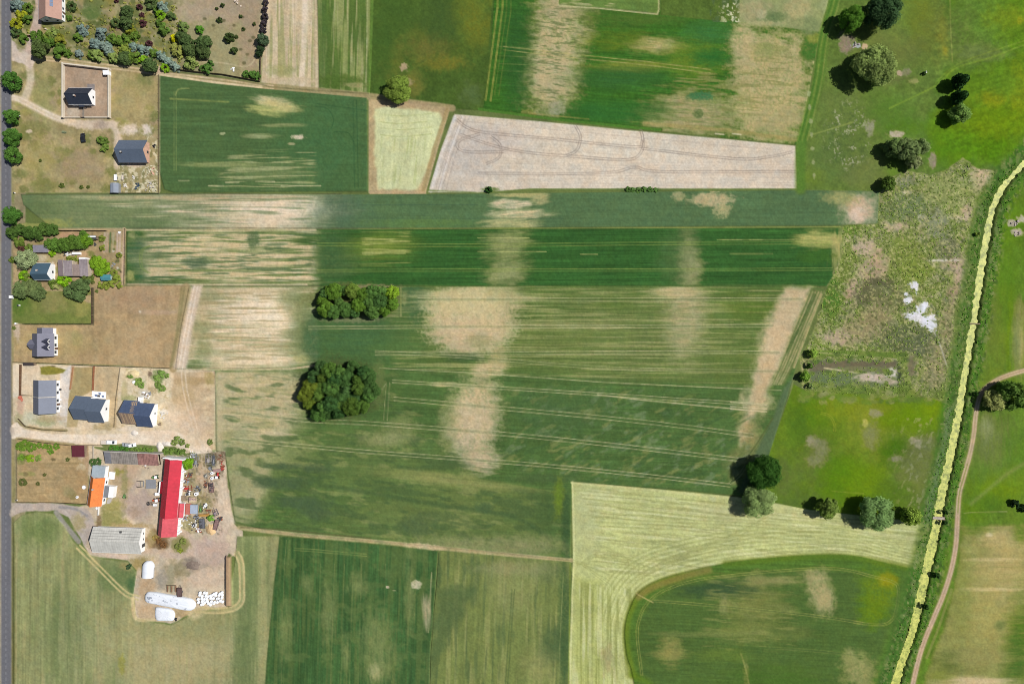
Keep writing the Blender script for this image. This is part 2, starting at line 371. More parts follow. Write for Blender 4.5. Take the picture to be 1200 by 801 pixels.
# ---- long strip field -------------------------------------------------------------
G1 = [(25, 228), (187, 227), (432, 228), (560, 227), (934, 223), (1030, 224), (1028, 262), (988, 264), (420, 268), (150, 269), (62, 268), (28, 240)]
fill(G1, (80, 122, 80), region='barley_field', var=[(0.05, 40, 3, 0), (0.06, 50, 1.1, 0), (0.03, 2)], z=0.35)
patch(100, 248, 90, 24, (128, 138, 92), 0.7, soft=1.2, ns=(40, 3, 0), clip=G1)
patch(50, 245, 26, 8, (96, 128, 78), 0.6, soft=1.2, clip=G1)
patch(285, 247, 84, 24, (206, 184, 146), 0.85, soft=0.6, wob=0.55, ns=(44, 4, 0), clip=G1)
patch(325, 243, 60, 15, (232, 208, 178), 0.85, soft=0.8, wob=0.5, ns=(44, 3, 0), clip=G1)
patch(330, 262, 46, 8, (220, 196, 162), 0.8, soft=0.8, wob=0.5, ns=(44, 3, 0), clip=G1)
for x, y, rx, ry, c in ((175, 241, 38, 2.6, (222, 200, 166)), (160, 239, 46, 2, (190, 176, 130)), (215, 248, 26, 1.4, (214, 192, 158)), (150, 232, 70, 3, (172, 160, 114)), (175, 253, 20, 2, (178, 170, 120)), (270, 232, 110, 3.5, (184, 166, 124))):
    patch(x, y, rx, ry, c, 0.85, soft=0.8, wob=0.4, ns=(30, 1.6, 0), clip=G1)
streaks([(30, 230), (366, 230), (366, 266), (60, 266)], (106, 128, 84), 60, 2.4, 0, 0.52, 0.72, 0.7, 4)
patch(50, 262, 36, 6, (148, 152, 76), 0.85, soft=0.8, clip=G1)
patch(400, 246, 30, 22, (78, 116, 92), 0.7, soft=1.2, clip=G1); patch(500, 262, 60, 6, (90, 138, 70), 0.6, soft=1.2, clip=G1)
for x, y, rx, ry, c in ((598, 239, 24, 5, (216, 192, 154)), (608, 251, 30, 6, (206, 186, 138)), (600, 262, 32, 7, (176, 170, 110)), (632, 232, 10, 8, (170, 162, 104)), (606, 228, 26, 4, (168, 160, 98))):
    patch(x, y, rx, ry, c, 0.9, soft=0.5, wob=0.55, ns=(14, 3, -6), clip=G1)
patch(835, 234, 24, 8, (182, 164, 116), 0.95, soft=0.5, wob=0.6, ns=(6, 4, 0), clip=G1); patch(846, 246, 10, 8, (176, 164, 110), 0.85, wob=0.7, clip=G1); patch(795, 230, 8, 6, (164, 158, 106), 0.8, wob=0.6, clip=G1)
patch(1008, 246, 20, 18, (196, 168, 134), 0.9, soft=0.7, clip=G1); patch(985, 232, 18, 8, (166, 158, 92), 0.8, soft=0.9, clip=G1); patch(1003, 252, 9, 9, (214, 186, 160), 0.8, clip=G1)
line([(62, 268), (250, 267), (560, 268)], 1.2, (92, 84, 56), 0.6, brk=0.5, bs=16); line([(25, 228), (187, 227.5), (400, 227)], 1.4, (84, 86, 54), 0.7, brk=0.4, bs=20)
line([(420, 268), (985, 266)], 1.6, (150, 160, 76), 0.6, brk=0.5, bs=30)
line([(420, 256), (660, 256)], 0.8, (66, 104, 78), 0.6); line([(420, 240), (560, 240)], 0.8, (66, 104, 80), 0.6)
# ---- second strip --------------------------------------------------------------------
H1_ = [(149, 270), (420, 269), (985, 267), (990, 298), (980, 318), (968, 335), (560, 335), (215, 335), (149, 333)]
fill(H1_, (50, 104, 46), region='wheat_field', var=[(0.1, 60, 2.4, -0.5), (0.16, 50, 1.0, -0.3), (0.05, 3)], z=0.45)
patch(175, 300, 26, 32, (62, 108, 76), 0.9, soft=0.9, clip=H1_)
L = [(172, 272), (372, 270), (372, 332), (172, 332)]
patch(270, 302, 108, 36, (168, 162, 108), 0.8, soft=0.7, wob=0.5, ns=(50, 3, 0), clip=H1_)
streaks(L, (206, 182, 136), 46, 2.6, 0, 0.42, 0.62, 0.9, 8, 3)
streaks(L, (84, 116, 76), 36, 2.6, 0, 0.56, 0.72, 0.8, 8, 3)
streaks([(200, 274), (372, 272), (372, 330), (200, 330)], (222, 196, 154), 40, 1.8, 0, 0.6, 0.74, 0.8, 6, 2)
patch(298, 281, 7, 10, (72, 108, 68), 0.7, clip=H1_); patch(230, 308, 14, 7, (66, 104, 76), 0.7, ns=(12, 3, 0), clip=H1_)
patch(390, 302, 20, 34, (60, 106, 60), 0.8, soft=1.2, wob=0.3, clip=H1_)
patch(448, 288, 34, 16, (138, 148, 50), 0.6, soft=1.4, ns=(30, 2, 0), clip=H1_)
streaks([(425, 272), (480, 272), (480, 310), (425, 310)], (168, 168, 92), 40, 1.8, 0, 0.5, 0.7, 0.7, 5)
patch(597, 280, 26, 10, (154, 158, 98), 0.8, soft=0.8, wob=0.6, ns=(16, 2.5, 0), clip=H1_); patch(593, 302, 22, 22, (142, 150, 92), 0.75, soft=0.9, wob=0.7, ns=(14, 3, -8), clip=H1_)
patch(592, 322, 22, 12, (150, 154, 98), 0.8, soft=0.8, wob=0.6, ns=(10, 3, 0), clip=H1_)
patch(806, 300, 11, 34, (156, 150, 104), 0.62, soft=1.0, wob=0.7, ns=(14, 4, 0), clip=H1_); patch(809, 316, 14, 18, (166, 154, 104), 0.6, soft=1.0, wob=0.7, ns=(10, 4, 0), clip=H1_)
patch(792, 300, 20, 30, (84, 118, 72), 0.5, soft=1.2, clip=H1_)
patch(958, 281, 26, 10, (178, 172, 92), 0.9, soft=0.6, wob=0.5, ns=(14, 2.4, 0), clip=H1_); patch(982, 296, 9, 24, (170, 160, 92), 0.85, soft=0.6, ns=(3, 14, 0), clip=H1_)
patch(956, 300, 22, 8, (66, 112, 40), 0.6, clip=H1_)
tl = (134, 164, 78)
for y in (285, 288, 316, 318.5): line(smooth([(372, y), (560, y + (1 if y < 300 else -1)), (760, y - 1), (975, y - 2)]), 0.9, tl, 0.7, brk=0.25, bs=40)
for x0, x1, y in ((425, 480, 283.5), (425, 475, 297), (560, 620, 279), (560, 640, 295), (840, 930, 281), (855, 905, 297.5), (680, 700, 298)): line([(x0, y), (x1, y)], 1, (176, 180, 104), 0.75, brk=0.4)
for x in (164, 166.5): line(smooth([(x + 12, 288), (x + 3, 292), (x, 302), (x + 2, 314), (x + 10, 320)]), 0.9, (112, 146, 76), 0.8)
patch(153, 323, 5, 6, (152, 152, 84), 0.8); patch(155, 275, 6, 4, (150, 152, 96), 0.7)
line([(148, 269.5), (230, 270), (370, 269.5)], 2.4, (212, 188, 144), 0.85, brk=0.3, bs=20)
line([(149, 333), (215, 333.5), (360, 333.5)], 2.0, (214, 190, 150), 0.85, brk=0.25, bs=20); line([(149, 335.5), (375, 335.5)], 1, (84, 76, 52), 0.8, brk=0.35, bs=16)
# ---- great middle field ----------------------------------------------------------------
I1 = [(222, 336), (560, 336), (950, 335), (966, 340), (948, 385), (926, 450), (905, 520), (886, 582), (790, 573), (670, 564), (668, 656), (512, 640), (330, 624), (276, 612), (268, 560), (264, 530), (254, 528), (252, 435), (206, 432), (212, 385)]
fill(I1, (74, 116, 58), region='barley_field', var=[(0.07, 60, 4, 1), (0.12, 40, 1.1, 2), (0.06, 12), (0.04, 2.4)], z=0.4)
# upper band
U = [(460, 336), (955, 336), (915, 450), (740, 448), (460, 432)]
fill([(440, 337), (950, 336), (930, 400), (905, 455), (740, 444), (560, 434), (460, 424)], (84, 120, 56), soft=4, a=0.9, var=[(0.1, 60, 3, 0), (0.16, 60, 1.0, 0)])
streaks(U, (166, 158, 98), 70, 1.8, 0.5, 0.5, 0.7, 0.62, 6, 3)
patch(740, 400, 110, 50, (134, 140, 82), 0.3, soft=1.3, ns=(60, 3, 0), clip=U)
patch(802, 375, 22, 42, (188, 168, 122), 0.7, soft=1, wob=0.6, ns=(14, 3, 0), clip=U); patch(795, 342, 30, 8, (196, 176, 124), 0.85, soft=.8, ns=(30, 2, 0), clip=U)
patch(880, 360, 30, 14, (92, 128, 46), 0.7, soft=1, ns=(20, 3, 0), clip=U); patch(868, 425, 40, 28, (92, 124, 56), 0.7, soft=1.2, ns=(20, 3, 0), clip=U)
patch(720, 355, 22, 8, (84, 122, 52), 0.7, soft=1, ns=(20, 3, 0), clip=U); patch(650, 400, 40, 14, (100, 128, 60), 0.6, soft=1.2, ns=(20, 3, 0), clip=U)
# right headland
fill([(918, 337), (950, 337), (930, 385), (908, 440), (890, 470), (868, 522), (862, 512), (880, 470), (884, 440), (900, 390)], (206, 180, 138), soft=5, wob=4, ws=9, a=0.92, var=[(0.05, 40, 2, 0)])
patch(905, 400, 14, 40, (206, 178, 134), 0.8, ang=18, soft=1, clip=I1); patch(885, 470, 18, 14, (200, 176, 128), 0.85, soft=1, clip=I1); patch(880, 510, 12, 20, (164, 146, 88), 0.8, soft=1.2, clip=I1)
patch(896, 440, 8, 34, (196, 170, 124), 0.7, ang=17, soft=1, clip=I1); patch(868, 545, 18, 16, (138, 136, 80), 0.6, soft=1.2, clip=I1)
fill([(950, 337), (966, 341), (940, 410), (918, 450), (905, 450), (925, 400)], (104, 122, 66), soft=2, a=0.9)
for o in (-2, 2, 5, 9, 12): line(smooth([(950 + o, 342), (932 + o, 385), (914 + o * .9, 430), (905 + o * .8, 450)]), 1.5, (182, 164, 112), 0.75, brk=0.4)
line(smooth([(962, 345), (944, 392), (930, 430)]), 3, (176, 158, 106), 0.75, brk=0.4)
line(smooth([(954, 345), (938, 380), (922, 412)]), 3, (66, 104, 50), 0.7, brk=0.4)
fill([(918, 455), (930, 440), (912, 500), (896, 545), (884, 545), (872, 578), (864, 576), (885, 530), (905, 490)], (84, 116, 80), soft=2.5, a=0.9, var=[(0.05, 5)])
line(smooth([(930, 445), (912, 510), (898, 545)]), 1.2, (140, 160, 92), 0.7); line(smooth([(905, 490), (885, 522), (868, 545)]), 1.4, (88, 96, 48), 0.7)
pair(smooth([(900, 500), (882, 528), (868, 548)]), 3, .9, (70, 96, 52), 0.6)
# bare sand at the left end
SL = [(224, 337), (372, 337), (372, 432), (208, 432), (214, 380)]
patch(286, 384, 74, 54, (206, 182, 140), 0.92, soft=0.6, wob=0.35, ns=(34, 4, 0), clip=SL)
patch(300, 362, 46, 26, (232, 210, 176), 0.9, soft=0.9, wob=0.5, ns=(30, 4, 0), clip=SL); patch(300, 422, 62, 10, (228, 204, 166), 0.85, soft=0.8, ns=(30, 3, 0), clip=SL)
fill([(222, 336), (372, 336), (368, 345), (250, 346), (228, 420), (208, 432)], (202, 178, 136), soft=4, a=0.7)
streaks(SL, (160, 146, 100), 40, 2.0, 0, 0.6, 0.74, 0.7, 5); streaks(SL, (236, 212, 176), 36, 2.0, 0, 0.6, 0.76, 0.7, 5)
for x, y, rx, ry in ((248, 347, 14, 5), (236, 383, 12, 9), (268, 350, 18, 1.3), (345, 414, 16, 1.6), (352, 405, 16, 5), (350, 360, 14, 18), (240, 405, 8, 12), (345, 392, 16, 6), (335, 350, 10, 8)):
    patch(x, y, rx, ry, (138, 140, 88), 0.62, soft=1, ns=(14, 2, 0), clip=SL)
patch(356, 385, 10, 44, (126, 136, 80), 0.7, soft=1.2, wob=0.6, ns=(12, 3, 0), clip=SL); patch(356, 420, 10, 5, (178, 170, 106), 0.8, clip=SL)
patch(366, 400, 10, 30, (66, 112, 74), 0.8, soft=1.2, wob=0.5, ns=(10, 4, 0), clip=I1)
patch(420, 395, 58, 26, (66, 114, 70), 0.75, soft=1.1, wob=0.3, ns=(30, 4, 0), clip=I1); patch(486, 350, 18, 24, (62, 108, 70), 0.75, soft=1, wob=0.4, clip=I1)
patch(470, 405, 40, 14, (78, 124, 64), 0.7, soft=1.2, ns=(20, 3, 2), clip=I1)
line([(216, 432.5), (300, 433), (340, 432), (371, 428)], 2, (216, 190, 148), 0.85, brk=0.3); line([(216, 430.5), (330, 431)], 1, (128, 112, 76), 0.7, brk=0.4)
# the two pale blots in the middle
patch(552, 372, 52, 40, (198, 180, 130), 1.0, soft=0.4, wob=0.22, ns=(12, 5, 0), clip=I1)
patch(552, 350, 60, 14, (198, 182, 128), 0.85, soft=0.7, ns=(30, 3, 0), clip=I1)
patch(548, 392, 36, 20, (204, 178, 136), 0.85, soft=0.8, wob=0.5, ns=(14, 4, 0), clip=I1)
patch(590, 345, 20, 12, (176, 168, 112), 0.7, ns=(20, 2, 0), clip=I1)
patch(575, 432, 20, 8, (196, 174, 124), 0.9, wob=0.5, ns=(12, 3, 2), clip=I1)
patch(558, 475, 27, 34, (196, 174, 126), 0.9, ang=8, soft=0.8, wob=0.4, ns=(10, 4, 3), clip=I1)
patch(552, 505, 28, 32, (202, 180, 138), 0.9, soft=0.8, wob=0.4, ns=(10, 4, 4), clip=I1); patch(565, 540, 20, 14, (196, 172, 132), 0.85, soft=0.6, wob=0.5, ns=(10, 3, 5), clip=I1)
patch(520, 450, 16, 3, (196, 178, 122), 0.8, ns=(14, 2, 2), clip=I1); patch(585, 420, 12, 12, (178, 160, 104), 0.7, clip=I1)
patch(562, 400, 16, 10, (140, 140, 84), 0.5, ns=(20, 2, 0), clip=I1); patch(545, 419, 20, 5, (58, 92, 54), 0.8, ns=(20, 2, 2), clip=I1)
# lower left pale wash and mottling
LL = [(254, 436), (460, 436), (560, 560), (668, 580), (668, 654), (330, 622), (276, 610), (266, 540), (256, 528)]
fill([(256, 437), (352, 437), (340, 500), (330, 528), (300, 600), (275, 606), (266, 540), (256, 528)], (190, 174, 130), soft=16, wob=10, ws=14, a=0.92, var=[(0.06, 40, 3, 3), (0.04, 4)])
patch(290, 470, 58, 50, (186, 170, 124), 0.9, soft=0.9, wob=0.5, ns=(30, 6, 3), clip=LL)
patch(310, 450, 34, 10, (190, 172, 124), 0.75, soft=1, ns=(30, 3, 1), clip=LL); patch(345, 468, 14, 22, (176, 166, 118), 0.7, soft=1, clip=LL)
streaks([(258, 438), (350, 438), (350, 525), (258, 525)], (202, 182, 142), 40, 2.6, 2, 0.55, 0.75, 0.7, 6); streaks([(258, 438), (350, 438), (350, 525), (258, 525)], (136, 142, 92), 30, 3, 2, 0.58, 0.75, 0.6, 6)
patch(280, 560, 20, 60, (160, 156, 110), 0.85, soft=1.2, wob=0.4, clip=LL); patch(320, 535, 40, 14, (156, 152, 98), 0.6, soft=1.2, ns=(16, 6, 5), clip=LL)
patch(420, 545, 120, 40, (112, 134, 74), 0.4, soft=1.2, wob=0.4, ns=(30, 10, 6), clip=LL)
patch(560, 590, 90, 40, (116, 134, 70), 0.5, soft=1.2, wob=0.5, ns=(30, 10, 6), clip=LL); patch(470, 610, 110, 22, (112, 132, 72), 0.45, soft=1, wob=0.5, ns=(24, 8, 8), clip=LL)
streaks(LL, (150, 152, 90), 26, 7, 8, 0.58, 0.74, 0.4, 10, 3); streaks(LL, (70, 104, 60), 24, 7, 8, 0.52, 0.7, 0.65, 10, 3)
patch(525, 492, 12, 24, (146, 146, 92), 0.5, clip=I1); patch(450, 515, 26, 9, (168, 156, 104), 0.55, soft=1.2, clip=I1); patch(470, 502, 20, 14, (140, 146, 90), 0.5, clip=I1)
patch(530, 562, 80, 6, (158, 152, 84), 0.65, ang=7, soft=1.2, ns=(30, 3, 6), clip=I1); patch(640, 560, 40, 5, (74, 106, 60), 0.6, clip=I1)
# dark damp band winding through
for p, q, w in (((318, 560), (350, 572), 12), ((330, 585), (375, 590), 11), ((360, 610), (385, 590), 12), ((322, 545), (345, 546), 6), ((305, 570), (318, 560), 10), ((360, 552), (382, 545), 8)):
    patch((p[0] + q[0]) / 2, (p[1] + q[1]) / 2, abs(q[0] - p[0]) / 2 + 7, w * 0.6, (70, 100, 68), 0.75, soft=0.9, wob=0.6, ns=(8, 4, 5), clip=LL)
line(smooth([(375, 568), (410, 573), (470, 583), (520, 592), (560, 597), (600, 605), (625, 616), (645, 632)]), 5, (70, 104, 60), 0.75, 2.5)
patch(568, 594, 10, 6, (68, 102, 64), 0.7, clip=LL); patch(490, 615, 18, 12, (72, 102, 66), 0.6, wob=0.7, clip=LL); patch(510, 605, 26, 6, (76, 108, 66), 0.5, clip=LL)
patch(638, 600, 12, 40, (66, 102, 56), 0.55, soft=1.3, clip=LL); patch(655, 582, 6, 22, (108, 132, 40), 0.8, soft=1, clip=I1); patch(663, 620, 5, 40, (58, 96, 56), 0.8, soft=.8, clip=I1)
patch(540, 640, 60, 12, (158, 150, 98), 0.6, soft=1.2, clip=LL); patch(620, 640, 40, 12, (156, 148, 96), 0.6, soft=1.2, clip=LL)
# blotchy lodged part at the right
RR = [(600, 455), (720, 452), (880, 475), (880, 575), (670, 562), (590, 545)]
streaks(RR, (112, 142, 104), 14, 6, -25, 0.58, 0.76, 0.6, 10, 3); streaks(RR, (142, 144, 80), 16, 6, -25, 0.58, 0.76, 0.5, 10, 3); streaks(RR, (60, 100, 56), 18, 5, -25, 0.58, 0.76, 0.5, 10, 3)
patch(650, 480, 50, 26, (70, 110, 64), 0.5, soft=1.3, clip=RR)
# tramlines
tc = (196, 184, 134); td = (172, 168, 116)
def tram(pts, gap=3.4, a=0.8, c=tc, brk=0.25):
    p2 = smooth(pts, 8); pair(p2, gap, 0.85, c, a, brk); line(p2, gap - 0.6, (72, 104, 58), 0.22)
tram([(490, 350.8), (700, 351), (940, 350.5)]); tram([(362, 384), (505, 382.8), (700, 382.5), (905, 381.5)], 3)
tram([(440, 414), (560, 414), (700, 413), (830, 412.5), (912, 413)], 3.4, 0.75); tram([(440, 412), (552, 418.5), (652, 427), (740, 432), (912, 435)], 3, 0.55)
line(smooth([(445, 431), (565, 437.5), (700, 447), (800, 452), (915, 457)]), 1, tc, 0.8, brk=0.25)
tram([(460, 446.5), (630, 457), (740, 464), (800, 468), (895, 474)], 3, 0.8); line(smooth([(700, 462), (760, 469), (895, 482)]), 1.3, (206, 188, 140), 0.8, brk=0.2)
for y in (471, 476, 479): line([(856, y), (898, y + 3)], 1, (214, 196, 150), 0.8)
tram([(462, 467), (565, 476), (655, 484), (707, 489), (790, 498), (882, 510)], 4, 0.8)
tram([(272, 483), (360, 492), (440, 496), (590, 508), (700, 519), (780, 528), (865, 538)], 4, 0.85); tram([(272, 514), (415, 527.5), (540, 537), (640, 545), (760, 557), (855, 568)], 3.6, 0.85)
tram([(455, 448), (453, 475), (452, 492)], 4, 0.5); tram([(855, 566), (866, 556), (874, 545)], 3, 0.6)
line([(448, 456), (452, 450)], 1.2, (196, 196, 160), 0.7); line([(340, 339), (366, 338)], 1, (150, 140, 90), 0.5)
for y0 in range(340, 430, 6): line([(random.randint(520, 640), y0), (random.randint(740, 880), y0 + 1)], 0.7, (176, 168, 108), 0.45, brk=0.5, bs=24)
line([(470, 337), (470, 370)], 1.4, (150, 160, 92), 0.8); line([(440, 371), (470, 369)], 3, (140, 136, 92), 0.6, brk=0.4); patch(474, 350, 3, 7, (128, 142, 90), 0.7)
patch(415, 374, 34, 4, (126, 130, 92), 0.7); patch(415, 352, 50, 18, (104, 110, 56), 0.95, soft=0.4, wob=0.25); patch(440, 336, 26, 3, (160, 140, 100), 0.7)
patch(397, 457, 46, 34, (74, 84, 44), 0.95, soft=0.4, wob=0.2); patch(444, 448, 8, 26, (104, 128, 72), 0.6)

# ---- brown fallow plots beside the modern house ---------------------------------------
fill([(16, 380), (109, 380), (109, 336), (216, 334), (208, 385), (202, 432), (140, 428), (16, 424)], (178, 150, 106), region='fallow_plot', var=[(0.09, 8), (0.06, 3, 20), (0.05, 2)])
patch(160, 350, 40, 14, (172, 140, 108), 0.6, soft=1.3, clip=None); patch(60, 400, 50, 16, (170, 150, 92), 0.6, soft=1.3); patch(165, 400, 26, 24, (184, 154, 112), 0.6, soft=1.2)
patch(20, 386, 4, 12, (204, 180, 156), 0.8); patch(26, 405, 5, 5, (190, 164, 116), 0.6); patch(90, 396, 6, 9, (154, 146, 88), 0.6); patch(164, 365, 2, 1.6, (220, 208, 180), 0.9)
patch(185, 366, 22, 3, (190, 158, 128), 0.6)
line([(213, 337), (208, 385), (200, 430)], 3, (140, 130, 82), 0.7, 1)
LAWN = [(15, 340), (109, 340), (109, 379), (15, 379)]
fill(LAWN, (122, 130, 62), region='lawn', var=[(0.1, 8), (0.06, 2)])
patch(22, 358, 12, 18, (84, 124, 48), 0.8, soft=1, clip=LAWN); patch(60, 372, 40, 6, (104, 128, 58), 0.7, clip=LAWN); patch(62, 352, 14, 14, (146, 136, 78), 0.7, clip=LAWN); patch(96, 360, 10, 10, (158, 150, 74), 0.8, clip=LAWN); patch(103, 350, 6, 5, (188, 160, 124), 0.8, clip=LAWN)
line([(29, 379.5), (109, 379.5)], 1.6, (74, 78, 44), 0.8); line([(109.5, 337), (109.5, 380)], 2, (88, 84, 58), 0.7)
# ---- old farmstead garden -----------------------------------------------------------------
OG = [(15, 269), (147, 268), (147, 334), (109, 337), (109, 341), (15, 341)]
fill(OG, (164, 142, 100), region='garden', var=[(0.14, 6), (0.1, 2.5)])
for i in range(46):
    x = random.uniform(16, 144); y = random.uniform(270, 338)
    patch(x, y, random.uniform(2, 6), random.uniform(2, 4), random.choice([(112, 120, 54), (124, 128, 62), (190, 158, 118), (150, 136, 84), (130, 120, 70)]), 0.7, wob=0.6, clip=OG)
patch(82, 276, 14, 4, (190, 148, 112), 0.9, clip=OG); patch(58, 300, 14, 6, (178, 160, 112), 0.8, clip=OG); patch(20, 320, 4, 14, (186, 158, 110), 0.8, clip=OG); patch(60, 318, 5, 11, (222, 214, 196), 0.95, soft=0.3, wob=0.2)
patch(48, 302, 7, 4, (200, 184, 150), 0.8, clip=OG); patch(112, 330, 6, 10, (188, 158, 110), 0.7, clip=OG); patch(98, 298, 6, 3, (198, 160, 120), 0.7, clip=OG)
for x, c in ((123, (186, 168, 146)), (126, (176, 158, 134)), (129.5, (84, 112, 66)), (133, (168, 160, 120)), (138, (196, 172, 152)), (141, (194, 170, 148))): line([(x, 273), (x - 1, 295)], 2.4, c, 0.85)
line([(146, 268), (143, 334)], 3.2, (198, 168, 136), 0.85); line([(66, 268.8), (147, 268.5)], 3, (192, 170, 124), 0.8)
for i in range(26): patch(random.uniform(130, 142), random.uniform(292, 332), 1.3, 1.3, random.choice([(90, 82, 60), (206, 196, 180), (104, 116, 56)]), 0.8)
fill([(15, 262), (62, 262), (58, 268), (15, 270)], (152, 154, 78), wob=1.5, a=0.8)

# ---- new-build plots --------------------------------------------------------------------------
fill([(15, 425), (140, 429), (202, 432), (252, 434), (252, 526), (210, 532), (15, 514)], (214, 192, 156), region='yard', var=[(0.07, 7), (0.05, 2.5)])
fill([(15, 427), (25, 427), (25, 462), (15, 466)], (230, 212, 184), a=0.9); fill([(25, 428), (46, 428), (46, 446), (38, 446), (38, 462), (25, 462)], (224, 202, 170), a=0.9, var=[(0.04, 3)])
fill([(71, 432), (84, 428), (80, 470), (78, 494), (66, 494), (66, 484), (70, 482), (70, 444)], (214, 204, 194), a=0.9, var=[(0.05, 3)])
fill([(47, 430), (58, 428), (68, 430), (78, 433), (74, 437), (62, 438.5), (48, 438.5)], (140, 132, 52), wob=0.6, var=[(0.08, 3)])
fill([(48, 427), (60, 426.5), (80, 429), (78, 433), (60, 428.5)], (222, 204, 172), a=0.8); patch(62, 429, 3, 1, (90, 80, 60), 0.8)
patch(45, 490, 26, 9, (196, 192, 160), 0.85, wob=0.6); patch(52, 494, 12, 5, (156, 160, 112), 0.7, wob=0.7); patch(60, 490, 16, 4, (176, 150, 110), 0.5); patch(22, 490, 5, 8, (170, 160, 110), 0.6)
patch(24, 473, 4, 12, (200, 156, 132), 0.6); line([(20, 494), (30, 500), (50, 503), (78, 504)], 3, (138, 124, 78), 0.8, 1)
fill([(86, 430), (110, 430), (108, 458), (100, 462), (84, 470), (80, 475)], (166, 146, 94), a=0.9, wob=1, var=[(0.08, 5)])
fill([(111, 430), (140, 430), (136, 500), (128, 500), (128, 462), (110, 458)], (196, 170, 126), a=0.9, var=[(0.07, 5)])
fill([(83.6, 428), (87, 428), (84, 455), (81, 455)], (184, 144, 112), a=0.8); patch(100, 498, 16, 5, (222, 198, 164), 0.7); patch(122, 500, 14, 4, (176, 152, 104), 0.8); fill([(81, 472), (92, 492), (90, 500), (78, 500)], (170, 150, 98), a=0.7)
CON = [(141, 431), (200, 433), (200, 466), (190, 500), (138, 500), (142, 470)]
fill(CON, (216, 196, 158), a=0.9, wob=1)
sl = pbox(CON, 1); mm = ss(1, -1, polysd(sl, CON)); put(sl, mm * ss(0.55, 0.68, noise(sl, 5, octv=3)) * 0.7, (176, 158, 112)); put(sl, mm * ss(0.58, 0.68, noise(sl, 4, octv=3)) * 0.7, (228, 214, 182))
for x, y, rx, ry, c in ((156, 437, 9, 5, (236, 216, 168)), (163, 448, 6, 5, (116, 134, 74)), (151, 441, 4, 2, (120, 132, 70)), (190, 440, 6, 5, (118, 146, 84)), (186, 449, 4, 8, (112, 138, 78)), (184, 440, 6, 6, (132, 150, 92)), (150, 466, 10, 4, (160, 160, 104)), (146, 456, 3, 10, (196, 180, 130)), (192, 482, 5, 4, (236, 228, 212)), (170, 462, 6, 5, (208, 200, 184)), (176, 438, 3, 4, (120, 100, 80)), (166, 444, 4, 3, (226, 206, 170))):
    patch(x, y, rx, ry, c, 0.85, wob=0.7, soft=0.5)
patch(152, 502, 12, 4, (224, 208, 188), 0.7)
fill([(204, 436), (252, 436), (252, 526), (244, 526), (236, 520), (210, 480), (200, 470)], (198, 170, 130), wob=3, a=0.85, var=[(0.08, 14, 4), (0.06, 3)])
patch(225, 446, 22, 5, (176, 146, 98), 0.7, ns=(10, 3, 0)); patch(246, 444, 6, 10, (162, 144, 84), 0.7); patch(215, 468, 14, 20, (188, 160, 112), 0.6); patch(208, 490, 14, 18, (224, 196, 166), 0.6, soft=1.3); patch(230, 500, 14, 20, (220, 190, 160), 0.6, soft=1.3)
pair(smooth([(214, 425), (216, 450), (220, 470), (228, 500), (232, 522)]), 4.5, 1.6, (226, 202, 170), 0.7, 0.3)
sl = box(236, 450, 256, 530); put(sl, ss(0.5, 0.64, noise(sl, 8, 3)) * 0.6 * ss(236, 242, XX[sl]) * ss(255, 251, XX[sl]), (222, 198, 156))
line([(258, 440), (257, 500), (258, 526)], 10, (198, 180, 138), 0.7, 6)
line([(253, 438), (252, 500), (250, 528)], 2, (206, 192, 146), 0.7, brk=0.4)
line([(219, 336), (212, 385), (203, 432)], 9, (172, 150, 104), 0.95, 1.2); line([(216, 337), (209, 385), (200, 430)], 2.5, (140, 128, 82), 0.7, 1)
fill([(226, 334), (238, 334), (226, 385), (219, 432), (203, 432), (214, 385)], (216, 192, 166), soft=2.5, a=0.9, region='dirt_track'); pair(smooth([(230, 336), (220, 385), (212, 432)]), 4, 1.6, (232, 212, 188), 0.8, 0.2)
# lane
LANE = [(13, 498), (20, 494), (28, 503), (60, 508), (120, 509), (170, 505), (200, 504), (240, 516), (250, 530), (236, 540), (228, 530), (205, 522), (180, 523), (120, 520), (70, 519), (24, 512), (13, 514)]
fill(LANE, (230, 210, 184), wob=0.8, region='lane', var=[(0.05, 6), (0.03, 2)])
pair(smooth([(14, 504), (40, 509), (100, 514), (170, 513), (220, 516)]), 4, 1.4, (232, 214, 190), 0.5, 0.3)
patch(190, 510, 22, 6, (228, 200, 168), 0.7); patch(230, 516, 16, 9, (222, 194, 156), 0.8)
line([(20, 514), (60, 518), (86, 521)], 4, (160, 140, 92), 0.8, 1)
fill([(118, 520), (127, 519), (150, 520), (205, 523), (214, 530), (214, 534), (180, 532), (127, 529)], (112, 130, 72), wob=1, var=[(0.12, 4)])
# ---- hay plot and the farmyard -------------------------------------------------------------------
fill([(20, 516), (84, 521), (104, 522), (104, 590), (20, 588)], (176, 148, 102), region='fallow_plot', var=[(0.07, 30, 3, 0), (0.07, 5), (0.05, 2)])
streaks(rect(22, 540, 100, 586), (158, 134, 88), 40, 2.4, 0, 0.52, 0.7, 0.7)
for x, y, rx, ry, c in ((26, 536, 6, 6, (102, 120, 52)), (33, 555, 10, 3, (150, 146, 84)), (95, 548, 5, 5, (204, 188, 152)), (84, 580, 5, 5, (136, 124, 74)), (80, 575, 7, 6, (150, 140, 96)), (30, 555, 3, 3, (128, 112, 72)), (51, 556, 2, 1.5, (104, 92, 58)), (62, 538, 3, 2, (110, 96, 60)), (96, 530, 5, 8, (206, 184, 162)), (104, 540, 5, 14, (188, 156, 120)), (96, 562, 6, 14, (178, 144, 96))):
    patch(x, y, rx, ry, c, 0.8, wob=0.6)
